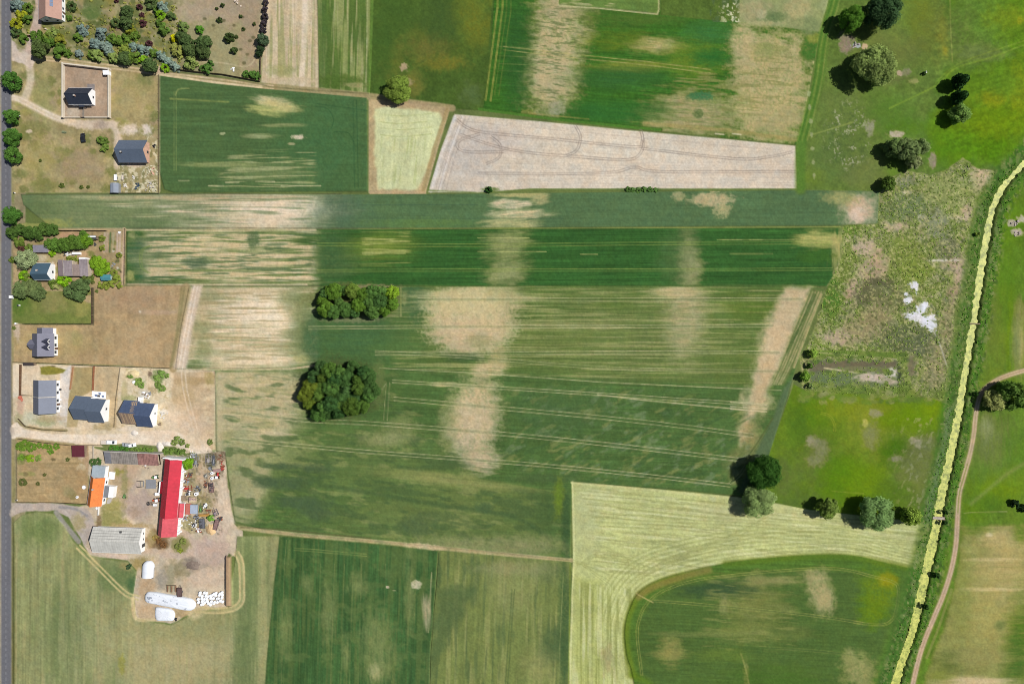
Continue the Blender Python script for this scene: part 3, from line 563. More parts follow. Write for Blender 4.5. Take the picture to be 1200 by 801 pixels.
FY = [(104, 522), (127, 530), (214, 534), (264, 528), (266, 560), (270, 590), (274, 612), (284, 622), (286, 650), (276, 652), (268, 648), (266, 712), (228, 716), (200, 730), (160, 724), (156, 690), (160, 668), (150, 656), (112, 650), (100, 642), (94, 626), (86, 612), (76, 596), (104, 590)]
fill(FY, (200, 180, 150), wob=1.2, region='farmyard', var=[(0.08, 9), (0.05, 2.5)])
for x, y, rx, ry, c in ((140, 560, 16, 26, (176, 152, 116)), (150, 552, 12, 8, (194, 164, 134)), (134, 600, 10, 16, (160, 150, 84)), (146, 575, 4, 30, (152, 142, 92)), (165, 590, 16, 22, (180, 158, 142)), (132, 612, 16, 5, (152, 146, 82)), (152, 616, 20, 3, (178, 152, 104)), (124, 605, 6, 12, (150, 146, 82)), (138, 553, 6, 4, (150, 140, 66)),
                        (222, 560, 12, 12, (156, 142, 96)), (240, 568, 6, 22, (182, 156, 122)), (235, 540, 12, 14, (146, 132, 90)), (238, 560, 8, 16, (198, 168, 134)), (228, 576, 10, 10, (158, 146, 104)), (255, 530, 10, 12, (120, 102, 76)), (246, 538, 7, 9, (96, 96, 72)), (222, 532, 10, 8, (122, 124, 90)),
                        (240, 590, 12, 14, (150, 138, 88)), (228, 614, 12, 8, (150, 138, 96)), (218, 616, 6, 10, (160, 150, 100)), (258, 610, 10, 24, (196, 172, 152)), (186, 632, 14, 11, (146, 116, 76)), (188, 636, 9, 6, (110, 86, 58)), (178, 630, 5, 9, (166, 146, 96)), (212, 638, 9, 9, (140, 134, 82)),
                        (226, 660, 12, 9, (130, 116, 104)), (235, 664, 20, 11, (152, 138, 118)), (240, 676, 22, 12, (202, 176, 148)), (208, 668, 12, 11, (146, 134, 98)), (190, 680, 8, 10, (160, 150, 132)), (228, 645, 8, 6, (214, 192, 170)), (172, 690, 10, 14, (190, 160, 122)), (176, 718, 16, 10, (196, 166, 126)), (212, 718, 14, 6, (176, 150, 106)), (165, 660, 12, 8, (164, 144, 88)), (200, 676, 4, 20, (160, 152, 120)), (252, 650, 18, 14, (186, 162, 144)), (240, 640, 20, 10, (190, 164, 146)), (182, 646, 24, 3, (200, 174, 146)), (158, 600, 6, 6, (170, 146, 124))):
    patch(x, y, rx, ry, c, 0.97, wob=0.7, soft=0.8, clip=FY)
sl = box(205, 528, 262, 626); put(sl, ss(0.58, 0.7, noise(sl, 3, octv=2)) * 0.5, (104, 98, 76)); put(sl, ss(0.62, 0.72, noise(sl, 2.5, octv=2)) * 0.5, (206, 190, 166))
fill([(256, 562), (264, 556), (268, 590), (276, 612), (262, 622), (254, 600)], (212, 190, 162), soft=2, a=0.8, var=[(0.06, 4)])
pair(smooth([(238, 532), (240, 552), (247, 575), (256, 600), (262, 616)]), 4, 1.5, (204, 180, 150), 0.6)
pair([(262, 560), (264, 590), (270, 612)], 3.5, 1.4, (226, 202, 170), 0.6)
line(smooth([(204, 622), (216, 624), (224, 632), (226, 642), (216, 650), (190, 650)]), 7, (194, 170, 148), 0.85, 1)
patch(212, 638, 10, 8.5, (142, 136, 80), 0.9, wob=0.4, soft=0.4)
# asphalt drive by the road
fill(smooth([(13, 588), (30, 589), (60, 589), (84, 592), (104, 598), (112, 618)]) + [(100, 640), (92, 626), (80, 606), (66, 598), (44, 598), (24, 600), (13, 606)], (182, 166, 152), wob=0.8, region='driveway', var=[(0.05, 6)])
line(smooth([(66, 600), (74, 612), (84, 624), (92, 634)]), 6, (158, 148, 142), 0.85, 1.2, region='driveway'); line(smooth([(70, 594), (88, 596), (102, 604)]), 3, (146, 140, 138), 0.8, 1)
patch(92, 612, 8, 10, (166, 152, 104), 0.8, wob=0.4); patch(116, 612, 3, 9, (130, 104, 72), 0.8)
fill([(100, 640), (112, 647), (150, 650), (150, 655), (120, 653), (104, 650)], (216, 190, 168), a=0.9)

# ---- south-west grain field -----------------------------------------------------------------------
J1 = [(16, 612), (26, 603), (44, 599), (62, 602), (74, 614), (86, 634), (100, 648), (120, 654), (150, 658), (160, 670), (156, 700), (160, 726), (200, 732), (230, 718), (268, 712), (276, 655), (278, 628), (330, 628), (322, 680), (308, 870), (16, 870)]
fill(J1, (142, 146, 92), region='barley_field', var=[(0.09, 3, 70, 0), (0.09, 1.1, 60, 1), (0.05, 12), (0.03, 2)], z=0.35)
streaks(J1, (110, 132, 80), 13, 90, 2, 0.5, 0.72, 0.6, 6, 3); streaks(J1, (164, 154, 102), 9, 90, 2, 0.52, 0.75, 0.6, 6, 3)
patch(48, 620, 22, 16, (96, 128, 72), 0.7, soft=1.2, clip=J1); patch(82, 750, 26, 50, (92, 122, 76), 0.5, soft=1.3, ns=(6, 40, 0), clip=J1); patch(210, 765, 85, 55, (172, 160, 112), 0.9, soft=1.3, ns=(6, 40, 0), clip=J1)
patch(140, 675, 22, 18, (92, 128, 78), 0.75, soft=1, clip=J1); patch(155, 685, 7, 10, (74, 116, 72), 0.8, clip=J1); patch(143, 777, 4, 12, (146, 142, 50), 0.6, clip=J1); patch(150, 662, 10, 6, (160, 146, 88), 0.7, clip=J1)
patch(230, 736, 60, 16, (146, 146, 92), 0.6, soft=1.2, clip=J1); patch(290, 700, 14, 80, (104, 134, 82), 0.7, soft=1.1, ns=(5, 40, 0), clip=J1); patch(286, 780, 12, 50, (86, 118, 70), 0.6, ns=(4, 30, 0), clip=J1); patch(308, 720, 5, 100, (164, 160, 104), 0.65, soft=1, ns=(3, 40, 0), clip=J1)
patch(16, 740, 3.5, 130, (106, 106, 56), 0.8, ns=(3, 12, 0)); line([(20, 640), (19, 860)], 2, (176, 164, 110), 0.6, brk=0.3)
pair(smooth([(92, 640), (104, 652), (120, 668), (138, 686), (150, 696), (162, 700)]), 4.5, 2.2, (206, 186, 124), 0.9, 0.15)
pair(smooth([(278, 648), (283, 660), (284, 690), (283, 704), (274, 712), (255, 715), (236, 714)]), 5, 2.2, (210, 190, 132), 0.9, 0.15)
for w, a in ((8, 0.5),): line(smooth([(278, 648), (283, 660), (284, 690), (283, 704), (274, 712), (255, 715), (236, 714), (226, 722)]), w, (190, 174, 116), a)
line(smooth([(156, 700), (157, 718), (162, 725), (180, 726)]), 4, (206, 182, 130), 0.85, 1); patch(228, 718, 9, 6, (206, 184, 132), 0.85)
# ---- dark green south field and its neighbour -------------------------------------------------------
line(smooth([(280, 618), (305, 621), (360, 627), (440, 634), (510, 641), (580, 648), (670, 656)]), 5, (190, 168, 120), 0.9, 1, region='dirt_track', brk=0.2)
line([(282, 617.5), (320, 619), (434, 630)], 1.6, (94, 86, 50), 0.75, brk=0.3, bs=20); pair([(510, 641), (590, 649), (671, 656)], 2.2, 0.9, (176, 160, 104), 0.8, 0.2); patch(495, 640, 22, 4, (204, 180, 136), 0.8, ang=6)
K1 = [(328, 628), (420, 635), (513, 645), (510, 690), (504, 760), (501, 870), (306, 870), (314, 760), (322, 680)]
fill(K1, (60, 106, 56), region='wheat_field', var=[(0.09, 2.4, 70, 2), (0.14, 1.1, 60, 2), (0.06, 14), (0.04, 2)], z=0.45)
streaks(K1, (86, 118, 62), 3, 70, 2, 0.48, 0.7, 0.7, 5); streaks(K1, (88, 122, 66), 16, 12, 0, 0.56, 0.7, 0.6, 8, 3)
for x, y, rx, ry in ((360, 682, 6, 10), (420, 685, 10, 12), (440, 740, 16, 22), (445, 775, 18, 24), (405, 765, 4, 18), (335, 740, 8, 30), (385, 720, 8, 30), (480, 700, 6, 40), (440, 790, 6, 10)):
    patch(x, y, rx, ry, (128, 144, 86), 0.6, soft=1.2, wob=0.7, ns=(3, 10, 0), clip=K1)
patch(440, 786, 7, 9, (168, 160, 104), 0.6, wob=0.7, ns=(2, 8, 0), clip=K1)
for y in (641.5, 644): line([(345, y), (370, y + 1.6), (430, y + 7)], 1, (132, 156, 84), 0.7, brk=0.3)
for x in (336, 340): line([(x, 632), (x - 2, 660)], 1, (120, 144, 84), 0.6)
for x in (330, 372, 388, 400, 410, 420, 448): line([(x + 4, 660), (x, 800), (x - 2, 860)], 0.9, (126, 144, 84), 0.45, brk=0.5, bs=30)
patch(488, 684, 6, 5, (196, 184, 146), 0.95, soft=0.25, wob=0.15); patch(454, 687, 2, 1.8, (198, 180, 150), 0.9); patch(462, 691, 2, 1, (160, 158, 110), 0.8)
patch(500, 716, 5, 18, (176, 160, 120), 0.85, soft=0.8, ns=(2, 12, 0), clip=K1); line([(506, 670), (502, 740)], 1.4, (172, 164, 116), 0.7)
M1 = [(514, 645), (600, 652), (668, 658), (672, 672), (667, 720), (666, 870), (502, 870), (505, 760), (511, 690)]
fill(M1, (112, 132, 68), region='barley_field', var=[(0.09, 2.6, 60, 2), (0.07, 14), (0.04, 2)], z=0.35)
streaks(M1, (150, 152, 86), 3.4, 60, 2, 0.5, 0.72, 0.6, 5); streaks(M1, (82, 112, 66), 4, 40, 2, 0.58, 0.76, 0.6, 5)
fill([(515, 690), (530, 686), (556, 690), (540, 720), (520, 760), (503, 800), (504, 750)], (80, 112, 66), soft=6, wob=6, ws=12, a=0.75)
patch(512, 668, 5, 20, (70, 104, 62), 0.7, clip=M1); patch(556, 664, 14, 9, (80, 112, 64), 0.6, wob=0.7, clip=M1); patch(640, 670, 14, 12, (96, 120, 76), 0.6, soft=1.2, clip=M1); patch(648, 758, 18, 24, (76, 110, 66), 0.75, soft=1, wob=0.6, clip=M1); patch(662, 730, 7, 90, (66, 104, 60), 0.8, soft=.8, wob=0.3, clip=M1)
patch(600, 690, 26, 30, (140, 142, 86), 0.5, soft=1.3, clip=M1); patch(630, 780, 18, 20, (148, 148, 84), 0.6, soft=1.3, clip=M1); patch(600, 665, 40, 8, (156, 148, 98), 0.5, soft=1.2, clip=M1)
for x in (600, 603): line([(x, 690), (x - 8, 800), (x - 10, 860)], 1.2, (72, 102, 58), 0.6, brk=0.3)
line([(660, 670), (656, 760), (654, 860)], 1, (140, 154, 92), 0.6, brk=0.3); line([(668, 660), (666, 860)], 1.6, (116, 140, 52), 0.7)

# ---- pale mown hay meadow wrapping round the oval crop -----------------------------------------------
HM = [(670, 564), (790, 575), (880, 584), (950, 597), (1090, 613), (1082, 650), (1078, 672), (1000, 690), (760, 690), (740, 870), (668, 870), (667, 760), (672, 690)]
fill(HM, (182, 190, 118), region='hay_meadow', var=[(0.07, 14), (0.06, 2.5)])
T1 = [(672, 568), (880, 588), (1084, 616), (1074, 668), (900, 656), (760, 676), (700, 670)]
streaks(T1, (204, 204, 146), 40, 3, 6, 0.5, 0.72, 0.7, 5, 3); streaks(T1, (150, 156, 92), 34, 2.2, 5, 0.55, 0.74, 0.75, 5, 3); streaks(T1, (164, 164, 98), 50, 2.6, 6, 0.5, 0.7, 0.5, 5, 3)
patch(685, 610, 16, 40, (180, 186, 128), 0.7, soft=1.2, clip=HM); patch(880, 600, 60, 12, (190, 182, 122), 0.5, soft=1.3, clip=HM)
ovc = smooth([(742, 795), (734, 765), (732, 735), (738, 712), (748, 694), (768, 680), (800, 670), (850, 659), (910, 652), (970, 649), (1005, 651), (1030, 657), (1078, 668)], 4)
for k in range(1, 8):
    c = []
    for i, p in enumerate(ovc):
        q0 = ovc[max(0, i - 1)]; q1 = ovc[min(len(ovc) - 1, i + 1)]; dx, dy = q1[0] - q0[0], q1[1] - q0[1]; Ln = math.hypot(dx, dy); w_ = k * (5.2 if i < 26 else 5.2 * (1 - 0.35 * (i - 26) / 22))
        c.append((p[0] + dy / Ln * w_, p[1] - dx / Ln * w_))
    line([q for q in c if q[0] > 676 and q[1] > 566 + (q[0] - 670) * 0.115], 1.7, (146, 156, 86), 0.5, brk=0.5, bs=9); line([(q[0] + 1, q[1] + 2.6) for q in c if q[0] > 676 and q[1] > 568 + (q[0] - 670) * 0.115], 1.3, (208, 214, 150), 0.4, brk=0.5, bs=9)
for k in range(1, 9):
    c = [(x, 566 + (x - 670) * 0.113 + k * (6.0 - 2.6 * (x - 670) / 420) + 1.5 * math.sin(x * .02 + k)) for x in range(676 + k * 3, 1082, 8)]
    line(c, 1.6, (150, 154, 90), 0.5, brk=0.5, bs=10); line([(x, y + 2.8) for x, y in c], 1.3, (206, 210, 148), 0.4, brk=0.5, bs=10)
for k in range(7): line(smooth([(708 + k * 3, 640 + k * 4), (735 + k * 6, 655 + k * 2), (742 + k * 6, 680 - k * 4), (800 + k * 12, 655 - k * 6), (900, 630 - k * 5)]), 1.6, (154, 158, 92), 0.55, brk=0.45, bs=14)
for k in range(6): line(smooth([(676, 658 + k), (700, 672 - k * 5), (730, 688 - k * 8)]), 1.4, (150, 156, 88), 0.4, brk=0.4)
V1 = [(672, 680), (745, 690), (733, 740), (740, 790), (744, 870), (668, 870)]
fill([(674, 676), (705, 680), (712, 870), (668, 870)], (170, 182, 96), soft=4, a=0.6)
streaks(V1, (140, 150, 76), 2.6, 60, 0, 0.52, 0.7, 0.7, 3); streaks(V1, (206, 206, 148), 4, 50, 0, 0.55, 0.75, 0.6, 3); patch(712, 770, 7, 18, (158, 140, 92), 0.5, ns=(3, 12, 0), clip=V1)
for x in (685, 690, 696, 702): line(smooth([(x, 685), (x - 3, 740), (x - 4, 860)]), 1.2, (142, 156, 72), 0.5, brk=0.35)
line([(671, 564), (673, 640), (671, 690), (669, 760), (667, 860)], 2, (208, 208, 140), 0.8); line([(670, 565), (790, 576), (870, 584)], 3, (204, 200, 134), 0.7, brk=0.3)
pair([(672, 657), (682, 660), (715, 686)], 2.4, 1, (158, 162, 92), 0.5)
patch(836, 585, 4, 3, (180, 188, 140), 0.5)
OV = smooth([(752, 870), (742, 795), (734, 765), (732, 735), (738, 712), (748, 694), (768, 680), (800, 670), (850, 659), (910, 652), (970, 649), (1005, 651), (1030, 657), (1078, 668)]) + [(1068, 740), (1046, 800), (1026, 870)]
fill(OV, (84, 124, 46), region='wheat_field', var=[(0.07, 40, 3, 3), (0.12, 40, 1.1, 3), (0.06, 12), (0.04, 2)], z=0.45)
IN = [(766, 700), (800, 684), (870, 672), (960, 664), (1020, 672), (1052, 690), (1040, 740), (1020, 800), (1000, 860), (760, 860), (746, 760), (748, 725)]
fill(IN, (72, 110, 54), soft=5, a=0.7, var=[(0.12, 40, 1.1, 3)])
line(smooth([(742, 790), (735, 760), (734, 735), (740, 712), (750, 696), (770, 684), (800, 674)]), 8, (110, 132, 38), 0.85, 3); line(smooth([(748, 698), (765, 687), (800, 675), (830, 667)]), 8, (134, 124, 56), 0.8, 3)
line(smooth([(740, 790), (760, 800), (780, 830)]), 8, (104, 132, 34), 0.7, 4); line(smooth([(850, 660), (970, 651), (1040, 660), (1076, 668)]), 7, (96, 124, 36), 0.75, 3)
for x, y, rx, ry, c, ns in ((960, 690, 12, 24, (172, 158, 104), (6, 6, 0)), (968, 705, 9, 14, (176, 160, 104), (4, 4, 0)), (950, 675, 8, 8, (164, 152, 96), (4, 4, 0)), (885, 680, 12, 10, (136, 140, 76), (6, 4, 0)), (882, 708, 34, 22, (124, 130, 62), (14, 4, 4)), (880, 740, 40, 12, (118, 132, 62), (16, 4, 4)), (785, 760, 12, 16, (150, 142, 70), (8, 3, 3)), (786, 766, 20, 5, (140, 138, 68), (12, 2, 3)), (850, 766, 30, 8, (96, 128, 50), (14, 3, 3)),
                            (1005, 785, 18, 18, (156, 150, 86), (6, 5, 0)), (995, 768, 8, 10, (140, 142, 80), (5, 4, 0)), (1030, 690, 24, 24, (112, 136, 30), (10, 6, 0)), (1022, 715, 18, 18, (108, 134, 26), (8, 6, 0)), (1040, 680, 12, 8, (140, 138, 26), (6, 4, 0)), (848, 705, 5, 12, (132, 138, 78), (3, 6, 0)), (874, 790, 3, 14, (150, 148, 82), (3, 6, 0)), (905, 680, 30, 5, (140, 136, 76), (12, 3, 0)), (900, 800, 60, 20, (78, 116, 40), (14, 4, 3)), (930, 740, 20, 10, (92, 118, 56), (10, 3, 3)), (820, 742, 50, 3, (110, 130, 66), (20, 2, 3)), (840, 690, 40, 9, (54, 88, 56), (14, 4, 0))):
    patch(x, y, rx, ry, c, 0.8, soft=0.9, wob=0.55, ns=ns, clip=OV)
streaks([(830, 672), (940, 668), (930, 760), (820, 760)], (132, 138, 72), 22, 2, 4, 0.54, 0.74, 0.5, 6)
yl = (150, 158, 76)
pair(smooth([(752, 790), (747, 750), (748, 728), (758, 706), (780, 690), (820, 678), (880, 671), (940, 666), (985, 666), (1020, 674), (1046, 681), (1052, 690), (1050, 712), (1044, 726), (1030, 731), (1000, 728)]), 2.4, 0.8, yl, 0.75, 0.25)
tram([(764, 703), (830, 708), (890, 714), (950, 720), (1010, 729)], 2.4, 0.7, yl); line([(746, 695), (765, 705)], 1.6, (176, 164, 92), 0.8)
tram([(900, 758), (960, 762), (1010, 768)], 2.4, 0.3, yl); tram([(1052, 690), (1044, 760), (1030, 800), (1018, 850)], 2.4, 0.35, (110, 134, 60))
line(smooth([(868, 765), (874, 785), (880, 815)]), 2, (146, 150, 76), 0.6, brk=0.3)
fill([(1055, 668), (1080, 670), (1066, 740), (1044, 800), (1024, 860), (1008, 860), (1040, 760)], (74, 116, 48), soft=3, a=0.7)
# ---- meadows on the right ---------------------------------------------------------------------
NE = [(986, -65), (1265, -65), (1265, 150), (1200, 195), (1165, 225), (1030, 224), (934, 222), (933, 170), (945, 130), (962, 40)]
fill(NE, (94, 130, 54), region='meadow', var=[(0.08, 16), (0.12, 4), (0.1, 1.8)], z=0)
fill([(1110, -65), (1265, -65), (1265, 140), (1200, 190), (1130, 200), (1095, 190), (1085, 150), (1110, 100)], (98, 136, 26), soft=14, wob=14, ws=20, a=0.9)
for x, y, rx, ry, c in ((1130, 40, 30, 40, (92, 122, 60)), (1160, 20, 20, 40, (98, 134, 44)), (1185, 20, 26, 12, (122, 142, 30)), (1195, 24, 4, 4, (150, 150, 30)), (1150, 62, 30, 10, (100, 130, 72)), (1090, 30, 18, 34, (106, 114, 44)), (1075, 10, 20, 30, (112, 126, 38)), (1108, 60, 3.5, 7, (168, 150, 44)), (1104, 40, 6, 22, (126, 126, 44)), (1060, 60, 18, 14, (104, 118, 54)),
                        (1165, 115, 16, 10, (150, 146, 22)), (1195, 110, 12, 30, (146, 150, 22)), (1150, 150, 40, 22, (116, 142, 14)), (1160, 175, 30, 14, (86, 136, 14)), (1120, 165, 24, 20, (88, 134, 22)), (1180, 140, 26, 16, (112, 144, 16)), (1130, 120, 6, 24, (104, 134, 30)), (1180, 100, 24, 14, (98, 136, 34)), (990, 130, 34, 40, (98, 126, 60)), (975, 190, 34, 26, (88, 124, 60)), (1040, 130, 30, 20, (96, 134, 42)), (1065, 150, 26, 10, (92, 130, 32)), (1015, 200, 24, 20, (110, 126, 62)), (950, 208, 14, 10, (112, 136, 44)), (1048, 200, 8, 12, (112, 140, 40)), (1040, 90, 20, 8, (110, 116, 60)), (1030, 55, 24, 30, (108, 122, 56))):
    patch(x, y, rx, ry, c, 0.7, soft=1.2, wob=0.6, clip=NE)
sl = box(955, 95, 1035, 215); w = ss(0, 1, 1 - np.hypot((XX[sl] - 993) / 40, (YY[sl] - 160) / 60)); put(sl, ss(0.56, 0.72, noise(sl, 1.8, 2.4, 20, 2)) * ss(0.4, 0.6, noise(sl, 9)) * 0.75 * ss(0, 0.5, w), (172, 168, 136)); put(sl, ss(0.55, 0.7, noise(sl, 3.4)) * 0.5 * ss(0, 0.5, w), (74, 104, 52))
for x, y, rx, ry, c in ((992, 50, 8, 12, (150, 126, 108)), (1003, 53, 5, 3, (174, 184, 196)), (1014, 55, 4, 3.5, (224, 180, 140)), (1055, 86, 4, 3, (196, 166, 138)), (1062, 84, 6, 4, (136, 132, 96)), (1071, 95, 6, 2.5, (150, 150, 84)), (1050, 157, 9, 4, (196, 176, 156)), (1093, 188, 4.5, 8, (152, 136, 118)), (1020, 150, 5, 9, (150, 146, 116))):
    patch(x, y, rx, ry, c, 0.85, wob=0.7, soft=0.5)
line(smooth([(1042, 127), (1078, 110), (1100, 98), (1120, 80), (1160, 68), (1200, 53), (1260, 34)]), 2, (132, 160, 52), 0.75, brk=0.3); line(smooth([(1096, 98), (1125, 74), (1200, 48)]), 1.4, (134, 158, 54), 0.6, brk=0.3)
line([(1112, -60), (1114, 30), (1116, 72)], 1.4, (142, 152, 76), 0.6, brk=0.3); line([(945, 160), (1000, 143)], 1.6, (138, 162, 78), 0.7)
line(smooth([(985, -60), (978, 0), (966, 40), (958, 100), (940, 165), (938, 222)]), 12, (92, 136, 48), 0.85, 3)
for o, c in ((-3, (70, 112, 36)), (0, (128, 158, 66)), (3, (74, 118, 40)), (6, (134, 160, 80))): line(smooth([(985 + o, -60), (978 + o, 0), (964 + o, 45), (956 + o, 100), (940 + o, 165)]), 1.6, c, 0.6, brk=0.4)
line([(1030, 100), (1050, 94), (1075, 90)], 1.2, (92, 104, 50), 0.6)
for i in range(7): patch(948 + i, 110 + i * 16, 2, 3, (156, 168, 120), 0.7, wob=0.7)
fill([(1090, -65), (1265, -65), (1265, 140), (1200, 190), (1130, 198), (1090, 150)], (110, 140, 40), soft=10, a=0.12, var=[(0.9, 10, 3, -18), (0.9, 3)])
# ---- wetland ----------------------------------------------------------------------------------
WL = [(988, 264), (1030, 262), (1030, 226), (1046, 208), (1062, 200), (1090, 205), (1108, 200), (1128, 186), (1146, 198), (1168, 200), (1158, 225), (1148, 250), (1144, 300), (1138, 350), (1128, 420), (1112, 470), (1060, 465), (940, 458), (938, 420), (955, 385), (968, 340), (986, 300)]
fill(WL, (132, 140, 80), wob=3, ws=8, region='wetland', var=[(0.08, 9), (0.08, 3), (0.06, 1.6)])
sl = pbox(WL, 2); wm = ss(1.5, -1.5, polysd(sl, WL))
for c, lo, hi, sx, a in (((112, 142, 62), 0.5, 0.62, 7, 0.7), ((150, 140, 100), 0.55, 0.66, 8, 0.6), ((84, 104, 66), 0.56, 0.68, 6, 0.7), ((178, 166, 122), 0.6, 0.7, 3, 0.7), ((76, 106, 44), 0.6, 0.7, 2.6, 0.7), ((192, 178, 140), 0.66, 0.74, 2.2, 0.6)):
    put(sl, wm * ss(lo, hi, noise(sl, sx, octv=3)) * a, c)
put(sl, wm * ss(0.5, 0.64, noise(sl, 3.4, octv=2)) * 0.6, (108, 140, 54))
for x, y, rx, ry, c in ((1015, 290, 14, 9, (188, 160, 134)), (1030, 305, 12, 12, (180, 148, 124)), (1020, 320, 16, 14, (168, 146, 114)), (998, 340, 8, 14, (180, 150, 122)), (1050, 265, 14, 5, (190, 164, 134)), (1080, 254, 5, 4.5, (232, 206, 178)), (1063, 226, 5, 3, (226, 206, 172)), (1088, 236, 5, 1.6, (206, 204, 140)), (1150, 206, 12, 9, (206, 178, 146)), (1146, 216, 10, 9, (190, 168, 124)), (1134, 250, 8, 10, (178, 156, 126)), (1122, 255, 10, 2.4, (206, 188, 150)), (1120, 310, 14, 12, (176, 152, 124)), (1128, 325, 10, 12, (190, 162, 134)), (1122, 345, 11, 12, (154, 132, 106)), (1110, 290, 12, 14, (116, 118, 84)), (1103, 305, 18, 1.2, (214, 204, 184)), (1093, 310, 3, 3, (222, 196, 166)),
                        (1015, 345, 14, 12, (98, 94, 64)), (1035, 350, 22, 16, (110, 112, 70)), (1035, 330, 20, 5, (92, 90, 60)), (1060, 395, 36, 18, (92, 104, 66)), (1085, 405, 26, 16, (96, 106, 72)), (985, 395, 20, 9, (184, 158, 128)), (1010, 385, 22, 14, (150, 138, 96)), (1030, 370, 18, 14, (146, 134, 90)), (1045, 250, 14, 10, (96, 122, 74)), (1072, 240, 22, 16, (104, 128, 84)), (1060, 212, 14, 6, (126, 134, 98)), (1098, 260, 14, 16, (132, 138, 104)), (1110, 225, 26, 22, (136, 150, 84)), (1060, 300, 22, 26, (118, 140, 60)), (1075, 320, 18, 20, (122, 146, 58)), (1112, 380, 10, 26, (146, 136, 92)), (1100, 420, 12, 22, (136, 130, 86)), (1095, 440, 16, 16, (140, 134, 92)), (1125, 370, 8, 20, (112, 130, 64)), (975, 350, 12, 26, (84, 130, 44)), (990, 310, 8, 20, (106, 132, 56)), (1000, 268, 12, 6, (98, 140, 50))):
    patch(x, y, rx, ry, c, 0.92, soft=0.9, wob=0.7, clip=WL)
put(sl, wm * ss(0.6, 0.72, noise(sl, 2.4, octv=2)) * 0.65, (78, 92, 44)); put(sl, wm * ss(0.6, 0.72, noise(sl, 1.8, octv=2)) * 0.6, (190, 184, 116))
# white dead flood patch
for x, y, rx, ry in ((1071, 333, 5, 4), (1074, 337, 3, 6), (1064, 351, 5, 4), (1062, 345, 2.5, 2), (1080, 362, 6, 6), (1068, 369, 7, 3.5), (1076, 372, 8, 5), (1085, 376, 9, 6), (1092, 383, 5, 6), (1084, 357, 4, 5), (1092, 372, 4, 4)):
    patch(x, y, rx, ry, (222, 220, 226), 0.95, wob=0.9, soft=0.5, ns=(2.6, None, 0), clip=WL)
line(smooth([(1094, 388), (1098, 396), (1103, 408), (1110, 430)]), 1.6, (190, 184, 170), 0.6, brk=0.4); line([(1070, 409), (1098, 406)], 1.2, (176, 160, 130), 0.6, brk=0.4); line([(1030, 330), (1048, 341)], 1.4, (80, 80, 54), 0.6)
# peat pool with rushes
PL = [(950, 420), (1052, 424), (1056, 452), (1000, 454), (950, 452)]
line([(945, 413), (1060, 416)], 7, (98, 138, 52), 0.85, 1.5); line([(960, 413), (1058, 421)], 1.6, (178, 168, 116), 0.6, brk=0.5)
fill(PL, (104, 122, 76), wob=4, ws=5, region='marsh', var=[(0.12, 4), (0.1, 2)], a=0.95)
fill([(950, 421), (1050, 424), (1050, 430), (985, 430), (962, 436), (955, 448), (950, 448)], (112, 96, 76), wob=3, ws=4, a=0.75, soft=1.5); patch(995, 427, 40, 3, (108, 100, 72), 0.7, clip=PL)
patch(975, 442, 26, 8, (94, 124, 84), 0.8, wob=0.5, clip=PL); patch(1010, 433, 36, 3.5, (116, 116, 76), 0.8, clip=PL)
line(smooth([(966, 431), (980, 433), (1000, 436), (1020, 438)]), 1.8, (204, 192, 142), 0.8, brk=0.3); patch(1022, 442, 18, 5, (198, 178, 158), 0.9, wob=0.7, ns=(4, 2, 10), clip=PL); patch(1045, 437, 7, 5, (206, 200, 190), 0.95, wob=0.6, clip=PL); patch(1042, 447, 10, 3, (192, 172, 152), 0.8, wob=.8, clip=PL)
patch(1054, 438, 3, 9, (60, 74, 46), 0.8); line([(1060, 420), (1064, 430), (1064, 446)], 8, (128, 150, 72), 0.85, 1.5); line([(975, 457), (1050, 458), (1062, 452)], 6, (108, 146, 60), 0.85, 2); line([(975, 462), (1040, 464)], 2, (172, 166, 112), 0.6, brk=0.4)
for q in range(90): patch(random.uniform(948, 1064), random.choice([417, 420, 452, 455, 458, 437]) + random.uniform(-4, 4), random.uniform(2, 5), random.uniform(1.5, 3), random.choice([(92, 128, 52), (76, 108, 50), (120, 144, 66)]), 0.75, wob=0.8)
patch(953, 415, 6, 4, (112, 140, 60), 0.7); patch(1068, 430, 5, 12, (118, 102, 84), 0.7)
# ---- bright pasture under it ----------------------------------------------------------------
PS = [(930, 450), (945, 458), (1060, 464), (1098, 466), (1110, 474), (1108, 530), (1104, 560), (1092, 612), (950, 597), (886, 584), (897, 545), (912, 500)]
fill(PS, (102, 130, 34), region='pasture', var=[(0.07, 16), (0.07, 4), (0.05, 2)])
for x, y, rx, ry, c in ((950, 480, 22, 22, (92, 130, 22)), (1000, 480, 40, 14, (126, 138, 30)), (1020, 500, 24, 34, (130, 138, 42)), (1065, 490, 34, 16, (112, 146, 14)), (1090, 478, 12, 12, (118, 144, 16)), (960, 545, 20, 30, (96, 116, 48)), (985, 560, 24, 26, (92, 134, 18)), (1020, 570, 24, 24, (110, 142, 18)), (1050, 530, 16, 16, (72, 116, 18)), (1075, 545, 26, 30, (104, 116, 66)), (1045, 580, 22, 18, (88, 118, 34)), (1085, 520, 16, 10, (106, 120, 70)), (935, 500, 12, 20, (84, 120, 34)), (920, 560, 18, 26, (90, 114, 50)), (940, 590, 30, 10, (84, 112, 44)), (1085, 590, 18, 18, (88, 112, 50))):
    patch(x, y, rx, ry, c, 0.75, soft=1.2, wob=0.6, clip=PS)
